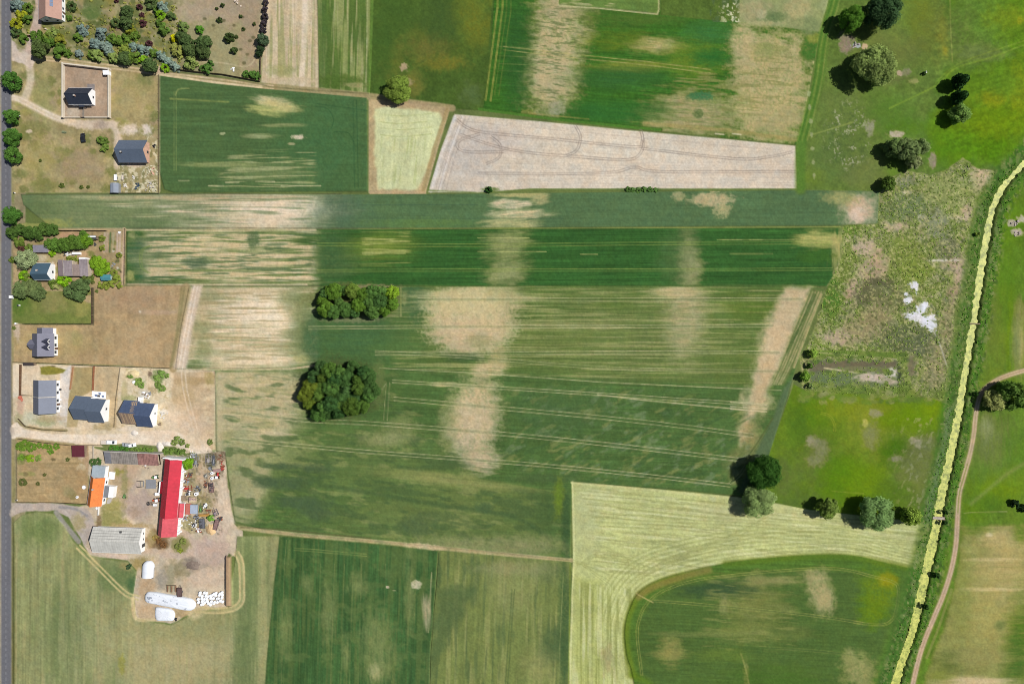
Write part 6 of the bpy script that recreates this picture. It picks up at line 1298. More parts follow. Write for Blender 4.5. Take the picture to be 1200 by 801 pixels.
def window(parent, x, y, z, w, h, face, frame=FRAME, name='window', pane=GLASS):
    """face: +x, -x, +y, -y of the wall it sits in"""
    d = {'+x': (1, 0), '-x': (-1, 0), '+y': (0, 1), '-y': (0, -1)}[face]
    mb = MB(); t = 0.09; th = 0.07
    ox, oy = x + d[0] * th / 2, y + d[1] * th / 2
    def bar(a, zz, la, lz):
        mb.box(ox - d[1] * a, oy + d[0] * a, zz, th if d[0] else la, la if d[0] else th, lz)
    bar(-w / 2 + t / 2, z, t, h); bar(w / 2 - t / 2, z, t, h); bar(0, z, w - 2 * t, t); bar(0, z + h - t, w - 2 * t, t)
    f = mb.build(name, frame, parent)
    g = MB(); g.box(x + d[0] * 0.02, y + d[1] * 0.02, z + t, 0.04 if d[0] else w - 2 * t, w - 2 * t if d[0] else 0.04, h - 2 * t)
    g.build('pane', pane, f)
    return f

def gable(mbw, L, W, eave, ridge, roff=0.0):
    """walls with gables, ridge along x"""
    a, b = L / 2, W / 2
    v = []
    for sx in (-a, a): v += [(sx, -b, -.1), (sx, b, -.1), (sx, b, eave), (sx, roff, ridge), (sx, -b, eave)]
    mbw.add(v, [(0, 1, 2, 3, 4), (5, 9, 8, 7, 6), (0, 4, 9, 5), (1, 6, 7, 2)])

def roof_mb(L, W, eave, ridge, over, roff=0.0, t=0.16, overx=None, sides=(1, 1)):
    ox = over if overx is None else overx
    a, b = L / 2 + ox, W / 2
    mb = MB()
    s1 = (ridge - eave) / (b + roff); s2 = (ridge - eave) / (b - roff)
    lift = t
    y1, z1 = -b - over, eave - over * s1; y2, z2 = b + over, eave - over * s2
    if sides[0]: mb.slab((-a, y1, z1 + lift), (a, y1, z1 + lift), (a, roff - 0.004, ridge + lift), (-a, roff - 0.004, ridge + lift), t)
    if sides[1]: mb.slab((a, y2, z2 + lift), (-a, y2, z2 + lift), (-a, roff + 0.004, ridge + lift), (a, roff + 0.004, ridge + lift), t)
    return mb

def frame_of(axis, tilt):
    return (0.0 if axis == 'x' else math.pi / 2) - R(tilt)

def house(name, label, cat, px, py, L, W, axis, tilt, eave, ridge, roofm, wallm=None, over=0.4, roff=0.0, group=None, wins=True, chimney=None, dark=False, gutter=True, door=True, overx=None, gw=None):
    """px,py,L,W in pixels on the ground; ridge runs along axis"""
    L, W, roff = L * S, W * S, roff * S
    t = thing(name, label, cat, wx(px), wy(py), frame_of(axis, tilt), 0, group)
    w = MB(); gable(w, L, W, eave, ridge, roff); w.build('wall', wallm or WHITE, t)
    r = roof_mb(L, W, eave, ridge, over, roff, overx=overx).build('roof', roofm, t)
    c = MB(); c.cyl((-L / 2 - over, roff, ridge + .16), (L / 2 + over, roff, ridge + .16), 0.11, n=6); c.build('ridge_cap', roofm, r)
    if gutter:
        for sg in (-1, 1):
            sl = (ridge - eave) / (W / 2 + (roff if sg < 0 else -roff))
            g = MB(); g.cyl((-L / 2 - over, sg * (W / 2 + over + .05), eave - over * sl + .05), (L / 2 + over, sg * (W / 2 + over + .05), eave - over * sl + .05), 0.07, n=6)
            g.build('gutter', WHITEP if not dark else DSTEEL, t)
    fr = DFRAME if dark else FRAME
    if wins:
        n = max(2, int(L / 3.2))
        for sg, fc in ((-1, '-y'), (1, '+y')):
            for i in range(n): window(t, -L / 2 + (i + .5) * L / n, sg * W / 2, 0.9, 1.3, 1.25, fc, fr)
        m = max(1, int(W / 3.4)) if gw is None else gw
        for sg, fc in ((-1, '-x'), (1, '+x')):
            for i in range(m): window(t, sg * L / 2, -W / 2 + (i + .5) * W / m, 0.9, 1.2, 1.3, fc, fr)
            if ridge - eave > 1.8 and gw is None: window(t, sg * L / 2, roff, eave + .25, 1.2, 1.1, fc, fr)
    if door:
        d = MB(); d.box(-L * 0.5 + L / max(2, int(L / 3.2)), -W / 2 - .03, 0.02, 1.0, 0.08, 2.05); dd = d.build('door', DOORM, t)
        k = MB(); k.box(-L * 0.5 + L / max(2, int(L / 3.2)) + .38, -W / 2 - .09, 1.0, .12, .05, .05); k.build('handle', STEEL, dd)
    if chimney:
        cx, cy = chimney[0] * S, chimney[1] * S
        zr = ridge - abs(cy - roff) * (ridge - eave) / (W / 2)
        q = MB(); q.box(cx, cy, zr - .4, .6, .6, 1.3, bev=0.04); ch = q.build('chimney', BRICK if not dark else DSTEEL, r)
        q = MB(); q.box(cx, cy, zr + .9, .74, .74, .08); q.build('chimney_cap', CONC, ch)
    return t, r, L, W

def skylight(r, x, y, z, sx, sy, pitch_y, mat=GLASS, name='skylight'):
    """plate lying on a slope that rises by pitch_y per metre of y"""
    a, b = sx / 2, sy / 2
    mb = MB().slab((x - a, y - b, z - b * pitch_y + .06), (x + a, y - b, z - b * pitch_y + .06), (x + a, y + b, z + b * pitch_y + .06), (x - a, y + b, z + b * pitch_y + .06), .05)
    return mb.build(name, mat, r)

# tan-roofed house at the top edge (its far end lies outside the picture)
t, r, L, W = house('house', 'tan tile roofed house with a strip of solar panels, cut by the top edge', 'house', 64, 3, 46, 25, 'y', 0, 3.0, 6.2, TAN, WHITE, roff=-1)
for k in range(6):
    y0 = -2.2; zz = 6.2 - (abs(y0 + .4)) * 3.2 / (W / 2)
    skylight(r, -L / 2 + 5.5 + k * 1.75, y0, zz + .12, 1.6, 1.1, 3.2 / (W / 2), M('solar_panel', (104, 122, 152), .1, 3, rough=.35), 'solar_panel')
# white house in the walled court
t, r, L, W = house('house', 'small navy-roofed white house inside the walled gravel court', 'house', 99, 115.5, 25.5, 17, 'x', 0, 3.1, 6.0, NAVY, WHITE, chimney=(-2, -2), dark=False, gw=1)
mb = MB(); mb.box(0.2, -W / 2 - .7, 2.4, 2.2, 1.4, .12); mb.box(-.7, -W / 2 - 1.2, 0, .2, .2, 2.4); mb.box(1.1, -W / 2 - 1.2, 0, .2, .2, 2.4); mb.build('porch', NAVY, t)
# slate-roofed new house
t, r, L, W = house('house', 'new house with a plain slate roof and bare brick gable, beside the dark green field', 'house', 160, 179.5, 30.5, 23.5, 'x', 0, 3.0, 6.4, SLATE, BRICK, over=0.5, dark=True, chimney=(-9, -3), gw=1)
# blue-roofed old house
t, r, L, W = house('house', 'old house with a steel-blue roof and white gable in the farmstead garden', 'house', 55.5, 319, 18, 18, 'x', 0, 3.2, 5.8, BLUER, WHITE, roff=-3.4, over=.3, chimney=(-3, 1), gw=1)
# modern house with dormers
t, r, L, W = house('house', 'modern grey house with two pointed dormers and a cross gable towards the road', 'house', 56, 404, 25, 23.5, 'y', 0, 3.1, 6.6, GREYR, WHITE, over=.3, dark=True, gw=1)
for k, xx in enumerate((-1.1, 1.6)):      # dormers on the east slope; local -y is east here
    zr = 5.9; y0 = -W / 2 + 1.0
    mb = MB(); mb.add([(xx - .95, y0, 3.5), (xx + .95, y0, 3.5), (xx + .95, y0, 4.9), (xx, y0, 5.8), (xx - .95, y0, 4.9), (xx - .95, y0 + 2.2, 4.9), (xx + .95, y0 + 2.2, 4.9), (xx, y0 + 3.2, 5.8), (xx - .95, y0 + .4, 3.5), (xx + .95, y0 + .4, 3.5)],
                      [(0, 1, 2, 3, 4), (0, 4, 5, 8), (1, 9, 6, 2)])
    d = mb.build('dormer', WHITE, t)
    mb = MB()
    for sg in (-1, 1):
        a = [(xx, y0 - .3, 5.86), (xx + sg * 1.25, y0 - .3, 4.74), (xx + sg * 1.25, y0 + 1.9, 4.74), (xx, y0 + 4.0, 5.86)]
        if sg > 0: a = a[::-1]
        mb.slab(*a, .1)
    mb.build('dormer_roof', M('dark_dormer_roof', (70, 72, 88), .08, 1.2, rough=.6), d)
    window(d, xx, y0, 3.7, 1.0, 1.0, '-y', DFRAME)
mb = MB(); gable(mb, 4.4, 3.8, 2.9, 4.8); w = mb.build('side_wing_wall', WHITE, t); w.rotation_euler.z = R(90); w.location = (0.3, W / 2 - 1.2, 0)
rr = roof_mb(5.2, 3.8, 2.9, 4.8, .3).build('side_wing_roof', GREYR, t); rr.rotation_euler.z = R(90); rr.location = (0.3, W / 2 - 1.3, 0)
mb = MB(); gable(mb, 2.8, 6.8, 2.6, 4.4); w = mb.build('garage_wall', WHITE, t); w.location = (L / 2 + 1.42, -.6, 0)
rr = roof_mb(2.6, 6.8, 2.6, 4.4, .3, overx=.15).build('garage_roof', GREYR, t); rr.location = (L / 2 + 1.5, -.6, 0)
# semi-detached pair with a party line
t, r, L, W = house('house', 'large grey-blue roofed semi-detached house with a pale line across its roof, nearest the road', 'house', 58, 464, 37, 24.5, 'y', 0, 3.2, 6.8, LSLATE, WHITE, over=.35, dark=True)
for sg, b0 in ((-1, -W / 2 - .4), (1, W / 2 + .4)):
    a = [(.1, b0, 3.02 - .1), (-.45, b0, 3.02 - .1), (-.45, 0, 6.86), (.1, 0, 6.86)]
    MB().slab(*(a if sg < 0 else a[::-1]), .01).build('party_line', CONC, r) if False else None
mb = MB()
s_ = (6.8 - 3.2) / (W / 2)
for sg in (-1, 1):
    e = W / 2 + .38; a = [(-.28, sg * e, 6.8 - e * s_ + .34), (.12, sg * e, 6.8 - e * s_ + .34), (.12, 0, 7.14), (-.28, 0, 7.14)]
    mb.slab(*(a if sg < 0 else a[::-1]), .3)
mb.build('party_wall', CONC, r)
for xx in (-4.6, -1.5, 3.2): mb = MB(); mb.box(xx, -W / 2 - .5, 0, .9, .5, .9, bev=.06); mb.build('heat_pump', DSTEEL if xx > 0 else WHITEP, t)
# two pairs set further back
def semi(label, px, py, tilt, finished=True):
    t = thing('house', label, 'house', wx(px), wy(py), -R(tilt)); L, W = 17.5 * S, 25.5 * S
    for k, (ox, oy, dz) in enumerate(((-L / 2, .35, 0.0), (L / 2, -.35, .05))):
        w = MB(); gable(w, L - .02, W, 3.2, 6.8); w = w.build('wall', WHITE, t); w.location = (ox, oy, 0)
        if finished:
            r = roof_mb(L, W, 3.2 + dz, 6.8 + dz, .35, overx=.18).build('roof', DSLATE, t); r.location = (ox, oy, 0)
        else:
            nv = M('navy_new_roof', (82, 96, 124), .09, 1.2, rough=.5, stripe=('X', 2.6, .1))
            if k == 1:
                r = roof_mb(L, W, 3.25, 6.85, .35, overx=.18).build('roof', nv, t); r.location = (ox, oy, 0)
            else:
                r = roof_mb(L, W, 3.2, 6.8, .35, overx=.18, sides=(0, 1)).build('roof', nv, t); r.location = (ox, oy, 0)
                u = roof_mb(L, W, 3.2, 6.8, .35, overx=.18, sides=(1, 0)).build('unfinished_roof', M('bare_felt', (150, 128, 114), .2, .9), t, 'roof slope still bare, brown and grey felt showing'); u.location = (ox, oy, 0)
                mb = MB(); s2 = 3.6 / (W / 2)
                for i in range(9):
                    y = -W / 2 - .2 + i * (W / 2) / 9; z = 3.2 + (y + W / 2) * s2 + .2
                    mb.box(0, y, z, L, .07, .05)
                for x in (-2.6, -1.0, .6, 1.5, 2.3): mb.slab((x, -W / 2, 3.42), (x + .5, -W / 2, 3.42), (x + .5, -.2, 6.96), (x, -.2, 6.96), .05)
                mb.build('batten', RAWW, u)
                mb = MB()
                for i in range(11):
                    y = W / 2 - .3 - i * .42; z = 3.2 + (W / 2 - y) * s2 + .22; mb.box(1.0 + i * .12, y, z, 1.6 + random.uniform(-.7, .5), .12, .06)
                for x in (.6, 1.5, 2.3): mb.slab((x + .4, W / 2, 3.4), (x, W / 2, 3.4), (x + .7, 1.0, 6.2), (x + 1.1, 1.0, 6.2), .04)
                mb.build('batten', RAWW, r)
        n = 2
        for sg, fc in ((-1, '-y'), (1, '+y')):
            for i in range(n): window(t, ox - L / 2 + (i + .5) * L / n, oy + sg * W / 2, .9, 1.3, 1.3, fc, DFRAME)
    for sg, fc, oy in ((1, '+x', -.35), (-1, '-x', .35)):
        window(t, sg * L, oy + .9, 1.6, 1.0, 1.1, fc, DFRAME if finished else FRAME)
    d = MB(); d.box(-1.2, W / 2 + .33, .02, 1.0, .1, 2.05); d.build('door', DOORM, t); d = MB(); d.box(1.2, W / 2 - .3, .02, 1.0, .1, 2.05); d.build('door', DOORM, t)
    return t
semi('finished semi-detached house with stepped dark blue-grey roofs, between the road house and the building site', 110.5, 478.5, 4.0)
semi('unfinished semi-detached house with half its roof bare of tiles', 167, 483.5, 4.5, False)
mb = MB(); mb.box(0, 0, 0, 6.6, 3.2, .12, bev=.03); solo(mb, 'terrace', WHITE, 'white paved terrace behind the finished semi-detached house', 'terrace', *at(116, 462.5), -R(4))
t = thing('garden_furniture', 'blue-grey garden seats and table on the white terrace', 'furniture', *at(117, 463.5), -R(4), .12)
for k, (x, y) in enumerate(((-1.6, .1), (1.7, -.1), (.1, 1.0))):
    mb = MB(); mb.box(x, y, 0.0, .8, .8, .42, bev=.05); mb.box(x, y + .36, .42, .8, .1, .45); mb.build('seat', M('blue_fabric', (104, 124, 164), .1, 3), t)
mb = MB(); mb.box(0, 0, .66, 1.3, .9, .06)
for x in (-.55, .55):
    for y in (-.35, .35): mb.box(x, y, 0, .06, .06, .66)
mb.build('table', DSTEEL, t)
# orange-roofed farmhouse
t, r, L, W = house('farmhouse', 'white farmhouse with a bright orange tile roof', 'house', 118.3, 573.2, 31.5, 15, 'y', 7.5, 3.6, 6.6, ORANGE, WHITE, over=.35, chimney=(4, -1))
mb = MB(); mb.box(.2, -W / 2 - 2.25, 0, 5.2, 4.4, 2.7); mb.build('porch_wall', WHITE, t)
mb = MB(); mb.slab((-2.5, -W / 2 - 2.4, 2.86), (2.9, -W / 2 - 2.4, 2.86), (2.9, -W / 2 - .1, 3.1), (-2.5, -W / 2 - .1, 3.1), .12); mb.build('porch_roof', M('grey_felt', (128, 132, 138), .08, 2), t)
mb = MB(); mb.box(.2, -W / 2 - 3.5, 2.72, 4.6, 1.6, .08); mb.build('awning', WHITEP, t)
mb = MB(); mb.box(L / 2 + 2.6, 0.3, 0, 5.2, 5.4, 2.9); mb.build('annexe_wall', WHITE, t)
mb = MB(); mb.slab((L / 2 + .1, -2.6, 3.1), (L / 2 + 5.4, -2.6, 3.1), (L / 2 + 5.4, 3.2, 3.4), (L / 2 + .1, 3.2, 3.4), .14); mb.build('annexe_roof', PALEB, t)
mb = MB(); mb.box(L / 2 + 1, -W / 2 - 1.5, 0, 3.4, 2.4, .9, bev=.1); mb.build('balcony', WHITE, t)
for k in range(3): mb = MB(); mb.box(-L / 2 + 1.2 + k * .4, -W / 2 - 1.4 - k * .3, 0, 1.8, 1.2, .5 - .12 * k); mb.build('step', CONC, t)
# red barn
bt = thing('barn', 'very long barn with a red metal roof in the farmyard', 'barn', wx(206), wy(570), R(90) - R(5.3))
def bsec(nm, lx0, lx1, W, oy, eave, ridge, roofm, roff=0.0):
    L = (lx1 - lx0); w = MB(); gable(w, L, W, eave, ridge, roff); w = w.build('wall' , WHITE, bt); w.location = ((lx0 + lx1) / 2, oy, 0)
    r = roof_mb(L, W, eave, ridge, .5, roff, overx=.15).build(nm, roofm, bt); r.location = ((lx0 + lx1) / 2, oy, 0); return r
u = 0.4
r = bsec('roof', -33 * u, 34 * u, 17.4 * u, .15, 4.2, 7.0, REDM)
r2 = bsec('roof', -54.5 * u, -33.3 * u, 19.5 * u, -.1, 4.0, 6.5, PINKR, roff=1.4)
bsec('link_roof', -33.0 * u, -17 * u, 5.5 * u, -11.0 * u, 2.6, 3.2, PINKR)
mb = MB(); mb.box(-.1, 12.0 * u, 0, 5.2, 2.9, 3.0); mb.build('side_porch_wall', WHITE, bt)
mb = MB(); mb.slab((-2.9, 14.0 * u, 3.1), (-2.9, 9.0 * u, 3.9), (2.7, 9.0 * u, 3.9), (2.7, 14.0 * u, 3.1), .12); mb.build('side_porch_roof', DRED, bt)
for xx in (29, 19, 8, 0, -36, -44, -51): mb = MB(); mb.box(xx * u, -9.4 * u if xx > -30 else -11.0 * u, 0, .8, 1.0, 3.2, taper=.7); mb.build('buttress', WHITE, bt)
mb = MB(); mb.box(34 * u + .35, 0, 0, .5, 9.6, 5.0, bev=.06); mb.build('end_parapet', WHITE, bt)
for xx in (-24, 14): d = MB(); d.box(xx * u, 9.2 * u, .02, 3.2, .12, 3.4); d.build('barn_door', WOOD, bt)
for xx in (-40, -10, 24): window(bt, xx * u, 9.1 * u if xx > -30 else 9.6 * u, 1.4, 1.4, 1.0, '+y')
# decayed long shed
t = thing('shed', 'long decayed shed with grey and rust-red roof against the lane hedge', 'shed', wx(160), wy(535.5), -R(2.5))
L_, W_ = 64 * S, 13 * S
w = MB(); w.add([(-L_ / 2, -W_ / 2, -.1), (L_ / 2, -W_ / 2, -.1), (L_ / 2, W_ / 2, -.1), (-L_ / 2, W_ / 2, -.1), (-L_ / 2, -W_ / 2, 2.2), (L_ / 2, -W_ / 2, 2.2), (L_ / 2, W_ / 2, 3.6), (-L_ / 2, W_ / 2, 3.6)], [(0, 1, 5, 4), (1, 2, 6, 5), (2, 3, 7, 6), (3, 0, 4, 7)]).build('wall', RENDER, t)
def mono(nm, x0, x1, mat, sag=0.0):
    sp = 1.4 / W_
    mb = MB(); n = 12
    V = []
    rs = random.Random(nm)
    for j in range(4):
        for i in range(n + 1):
            x = x0 + (x1 - x0) * i / n; y = -W_ / 2 - .4 + (W_ + .5) * j / 3
            V.append((x, y, 2.3 + (y + W_ / 2) * sp + (rs.uniform(-sag, sag) if 0 < i < n else 0)))
    F = [(j * (n + 1) + i, j * (n + 1) + i + 1, (j + 1) * (n + 1) + i + 1, (j + 1) * (n + 1) + i) for j in range(3) for i in range(n)]
    return mb.add(V, F).build(nm, mat, t)
mono('lean_roof', -L_ / 2 - .3, -L_ / 2 + 2.6, M('dull_slate', (126, 126, 132), .12, 1.2)); mono('sheet_roof', -L_ / 2 + 2.62, -L_ / 2 + 15, OLDGREY, .14); mono('tile_roof', -L_ / 2 + 15.02, L_ / 2 - 1, OLDRED, .2)
mb = MB(); mb.box(0, W_ / 2 + .22, 0, L_ + .6, .3, 4.0); mb.build('rear_wall', CONC, t)
for i in range(26):
    pass
t = thing('rubble_heap', 'heap of broken pale tiles and planks in front of the rust-red shed roof', 'rubble', *at(178, 541))
rs = random.Random(5)
mb = MB()
for i in range(60): mb.box(rs.gauss(0, 2.6), rs.gauss(0, 1.0), rs.uniform(0, .5), rs.uniform(.3, 1.2), rs.uniform(.2, .5), rs.uniform(.1, .35), rs.uniform(0, 3))
mb.build('tile', M('broken_tile', (176, 150, 140), .3, 3), t)
mb = MB()
for i in range(14): mb.box(rs.gauss(0, 2.4), rs.gauss(.3, .9), rs.uniform(.3, .7), rs.uniform(.5, 1.2), rs.uniform(.2, .5), rs.uniform(.05, .2), rs.uniform(0, 3))
mb.build('plank', WHITEP, t)
# grey corrugated barn
t, r, L, W = house('barn', 'big barn with a weathered pale grey corrugated roof, at the south end of the farmyard', 'barn', 142.5, 630.3, 55, 27, 'x', 2.0, 3.4, 5.6, ASB, WHITE, over=.4, wins=False, door=False)
d = MB(); d.box(L / 2 + .05, -2.5, .02, .1, 1.6, 2.4); d.build('barn_door', DSTEEL, t)
for y in (0.4, 3.1): window(t, L / 2, y, 1.0, 1.1, .9, '+x')
mb = MB()
for k in range(11):
    for yy in (1.3, 2.7, 4.1): pass
q = MB(); q.box(2.0, 4.2, 4.0, .9, .9, .5); q.build('vent', DSTEEL, r)
s_ = 2.2 / (W / 2); mb = MB()
for yy in (1.2, 2.3, 3.4, 4.5): z = 5.6 - yy * s_ + .18; mb.box(0, yy, z, L + .4, .09, .03)
mb.build('lap_joint', DSTEEL, r)
# old farm barns with four roof fields
t = thing('outbuilding', 'row of old barns under mauve-grey sheet roofs of different heights', 'barn', wx(91.5), wy(313.5))
for nm, x0, x1, y0, y1, e0, mt in (('roof', 74, 79.5, 305.5, 324, 3.2, M('mauve_dark', (134, 120, 122), .1, 1)), ('roof', 79.8, 90.0, 306, 324, 3.0, MAUVE), ('roof', 90.2, 98.4, 310.5, 324, 2.7, M('mauve_brown', (160, 142, 134), .15, 1)), ('roof', 98.8, 108.4, 304.5, 324.5, 3.2, MAUVE)):
    cx, cy, lx, ly = (x0 + x1) / 2 - 91.5, 313.5 - (y0 + y1) / 2, (x1 - x0), (y1 - y0)
    mb = MB(); mb.box(cx * S, cy * S, 0, lx * S - .1, ly * S - .1, e0 - .3); mb.build('wall', RENDER, t)
    a = lx * S / 2; b = ly * S / 2
    mb = MB().slab((cx * S - a, cy * S - b, e0 - .15), (cx * S + a, cy * S - b, e0 - .15), (cx * S + a, cy * S + b, e0 + .5), (cx * S - a, cy * S + b, e0 + .5), .1); mb.build(nm, mt, t)
mb = MB(); mb.box((80 - 91.5) * S, 0.2, 3.3, .16, 7, .12); mb.build('ridge_strip', CONC, t)
mb = MB(); mb.box((101.5 - 91.5) * S, (313.5 - 304) * S, 0, 2.8, 1.2, 3.4, bev=.1); mb.build('white_extension', WHITE, t)

def shed(name, label, px, py, sx, sy, h, mat, wall=None, tilt=0, rise=.35, cat='shed', group=None):
    """small lean-to: box of boards under one sloping sheet"""
    t = thing(name, label, cat, *at(px, py, h), -R(tilt), 0, group); a, b = sx * S / 2, sy * S / 2
    mb = MB(); mb.box(0, 0, -.05, 2 * a - .3, 2 * b - .3, h - rise / 2); mb.build('wall', wall or WOOD, t)
    mb = MB().slab((-a, -b, h - rise / 2), (a, -b, h - rise / 2), (a, b, h + rise / 2), (-a, b, h + rise / 2), .08); mb.build('roof', mat, t)
    mb = MB(); mb.box(-a * .3, -b + .12, .02, .9, .06, 1.8); mb.build('door', DOORM, t)
    return t
shed('shed', 'grey-purple roofed garage shed in the farmstead garden, above the blue-roofed house', 47.3, 291.3, 17.5, 8.5, 2.5, M('purple_grey_roof', (140, 136, 148), .1, 1.5), RENDER)
shed('shed', 'square maroon-roofed shed at the top of the dry hay plot', 91.5, 528.5, 14.6, 13.6, 2.5, MAROON, WOOD)
t = shed('shed', 'little half white half dark roofed hut in the farmstead garden', 107.8, 278.3, 10, 4.4, 2.2, DSTEEL)
mb = MB(); mb.box(0, .45, 2.32, 3.6, .6, .06); mb.build('white_sheet', WHITEP, t)
t = thing('greenhouse', 'small teal-roofed greenhouse in the farmstead garden', 'greenhouse', *at(123.5, 325, 2))
mb = MB(); gable(mb, 4.4, 2.5, 1.5, 2.1); mb.build('wall', M('clear_sheet', (190, 206, 204), .1, 2), t)
roof_mb(4.4, 2.5, 1.5, 2.1, .15, t=.05).build('roof', TEAL, t)
t = thing('shed', 'small shiny metal garden shed with a rounded pale roof, below the slate house', 'shed', *at(134, 220, 2))
mb = MB(); mb.box(0, 0, 0, 3.5, 4.4, 1.9); mb.build('wall', STEEL, t)
mb = MB(); mb.slab((-1.9, -2.3, 1.92), (-.2, -2.3, 2.4), (-.2, 2.3, 2.4), (-1.9, 2.3, 1.92), .06); mb.slab((-.2, -2.3, 2.4), (1.9, -2.3, 1.92), (1.9, 2.3, 1.92), (-.2, 2.3, 2.4), .06); mb.build('roof', M('galvanised', (176, 184, 196), .06, 1.2, rough=.35, metal=.3), t)
shed('shed', 'tiny white hut in the upper right corner of the walled court', 124, 85, 7, 5, 2.0, WHITEP, WHITE)
shed('shed', 'dark flat canopy against the fence above the grey-blue roofed house', 33, 426.3, 12.5, 3.0, 2.2, M('dark_canopy', (74, 66, 66), .1, 2), WOOD)

# ------------------------------------------------------------------
#  walls, fences
# ------------------------------------------------------------------
def wall_run(name, label, pts, h, w, mat, cat='wall', z=0):
    mb = MB()
    for p, q in zip(pts[:-1], pts[1:]):
        a = Vector((wx(p[0]), wy(p[1]))); b = Vector((wx(q[0]), wy(q[1]))); d = b - a; m = (a + b) / 2
        mb.box(m.x, m.y, z, d.length, w, h, math.atan2(d.y, d.x))
    return solo(mb, name, mat, label, cat)
WALLW = M('garden_wall', (226, 214, 194), .06, 1)
def court_wall():
    x, y = wx(102.5), wy(108)
    t = thing('garden_wall', 'pale rendered garden wall enclosing the gravel court of the small white house', 'wall', x, y)
    pts = [(75.8, 138.2), (75.8, 76), (129.6, 82.3), (129.6, 138.2)]
    for p, q in zip(pts[:-1], pts[1:]):
        a = Vector((wx(p[0]) - x, wy(p[1]) - y)); b = Vector((wx(q[0]) - x, wy(q[1]) - y)); d = b - a; m = (a + b) / 2; an = math.atan2(d.y, d.x)
        mb = MB(); mb.box(m.x, m.y, -.05, d.length - .5, .42, 1.7, an); pn = mb.build('panel', WALLW, t)
        mb = MB(); mb.box(m.x, m.y, 1.66, d.length - .5, .58, .09, an); mb.build('coping', WALLW, pn)
    for p in pts: mb = MB(); mb.box(wx(p[0]) - x, wy(p[1]) - y, -.05, .7, .7, 1.95, bev=.08); mb.build('pillar', WALLW, t)
    a = Vector((wx(75.8) - x, wy(138.2) - y)); b = Vector((wx(129.6) - x, wy(138.2) - y)); L = (b - a).length
    for s0, s1 in ((.02, .36), (.46, .98)):
        m = a.lerp(b, (s0 + s1) / 2); mb = MB(); mb.box(m.x, m.y, -.05, L * (s1 - s0), .4, 1.1); mb.build('panel', WALLW, t)
    m = a.lerp(b, .41); mb = MB()
    for k in range(14): mb.box(m.x - L * .045 + k * L * .09 / 13, m.y, .08, .05, .05, 1.1)
    mb.box(m.x, m.y, .2, L * .095, .06, .07); mb.box(m.x, m.y, 1.0, L * .095, .06, .07); mb.build('gate', DSTEEL, t)
court_wall()

POST = MB().box(0, 0, 0, .11, .11, 1).mesh('post', WOOD)
def fence(label, pts, h=1.3, step=4.0, mat=WOOD, solid=True, name='fence'):
    p0 = pts[0]; x, y = wx(p0[0]), wy(p0[1])
    t = thing(name, label, 'fence', x, y)
    P = [Vector((wx(p[0]) - x, wy(p[1]) - y)) for p in pts]
    mb = MB(); PT = []
    for a, b in zip(P[:-1], P[1:]):
        d = b - a; an = math.atan2(d.y, d.x); m = (a + b) / 2
        if solid: mb.box(m.x, m.y, .05, d.length - .1, .05, h - .05, an)
        else:
            for z in (.35, .75, 1.1):
                if z < h: mb.box(m.x, m.y, z, d.length - .1, .035, .09, an)
        n = max(1, int(d.length / step))
        PT += [a + d * (i / n) for i in range(n + 1)]
    mb.build('panel', mat, t)
    for i, c in enumerate(PT):
        o = bpy.data.objects.new('post', POST); COL.objects.link(o); o.parent = t; o.location = (c.x, c.y, -.1); o.scale.z = h + .2
    return t
DW = M('dark_fence', (92, 80, 62), .2, 2)
fence('dark board fence along the lower edge of the top garden', [(190, 80), (230, 85), (262, 88), (305, 96)], 1.4, mat=DW)
fence('dark wire and board fence on the right side of the top garden', [(312, -30), (310, 20), (306.5, 60), (305, 96)], 1.2, mat=DW)
fence('dark fence down the right side of the small green lawn', [(109.5, 337), (109.5, 379.5)], 1.5, mat=DW)
fence('green screened fence along the bottom of the small green lawn', [(28, 379.5), (109, 379.5)], 1.3, mat=M('green_screen', (78, 92, 52), .15, 2))
fence('long brown fence between the modern house plot and the new-build plots', [(17, 424), (60, 425.5), (110, 428), (200, 431)], 1.3, mat=DW)
fence('brown slatted fence panel between road and the grey-blue roofed house', [(25.6, 427), (25, 462.5)], 1.6, mat=M('brown_fence', (112, 86, 66), .15, 2))
fence('short grey fence beside the wall of the grey-blue roofed house', [(25, 462.5), (39, 463)], 1.4, mat=DW)
fence('reddish fence down the plot above the finished semi-detached house', [(111.2, 429), (110, 457)], 1.4, mat=M('red_fence', (158, 106, 78), .15, 2))
fence('low fence with rust-brown boards between paved yard and grass strip', [(86.5, 430), (83, 456)], 1.0, mat=M('rust_fence', (186, 140, 104), .15, 2))
fence('thin wire fence on the left of the building site', [(141.5, 431), (136.5, 468), (134.5, 500)], 1.1, mat=DW, solid=False)
fence('wire fence of the dry hay plot along the road', [(20.5, 518), (20.5, 588)], 1.1, mat=DW, solid=False)
fence('dark fence at the bottom of the dry hay plot', [(20.5, 588), (62, 588), (102, 590)], 1.2, mat=DW)
fence('dark fence between the dry hay plot and the lane', [(22, 513.5), (50, 518), (84, 521.5), (128, 520.5)], 1.1, mat=DW)
fence('low stone-dark fence below the grey-blue roofed house along the lane', [(22, 490), (30, 499), (50, 503), (79, 505)], .9, mat=DW)
fence('dark board fence along the top of the farmstead garden', [(66, 270.3), (126, 270.6)], 1.6, mat=DW)
fence('fence at the right of the farmstead garden beside the dark green field', [(147.3, 268), (146, 333)], 1.0, mat=DW, solid=False)
fence('wire fence between the slate house plot and the dark green field', [(186.5, 88), (186.5, 226)], 1.0, mat=DW, solid=False)
fence('thin fence along the strip field below the slate house', [(130, 226.5), (187, 226.8)], 1.1, mat=DW)
fence('thin fence at the right of the small yard behind the maroon shed', [(110.4, 522), (110.6, 537)], 1.2, mat=M('pale_fence', (206, 196, 180), .1, 2))
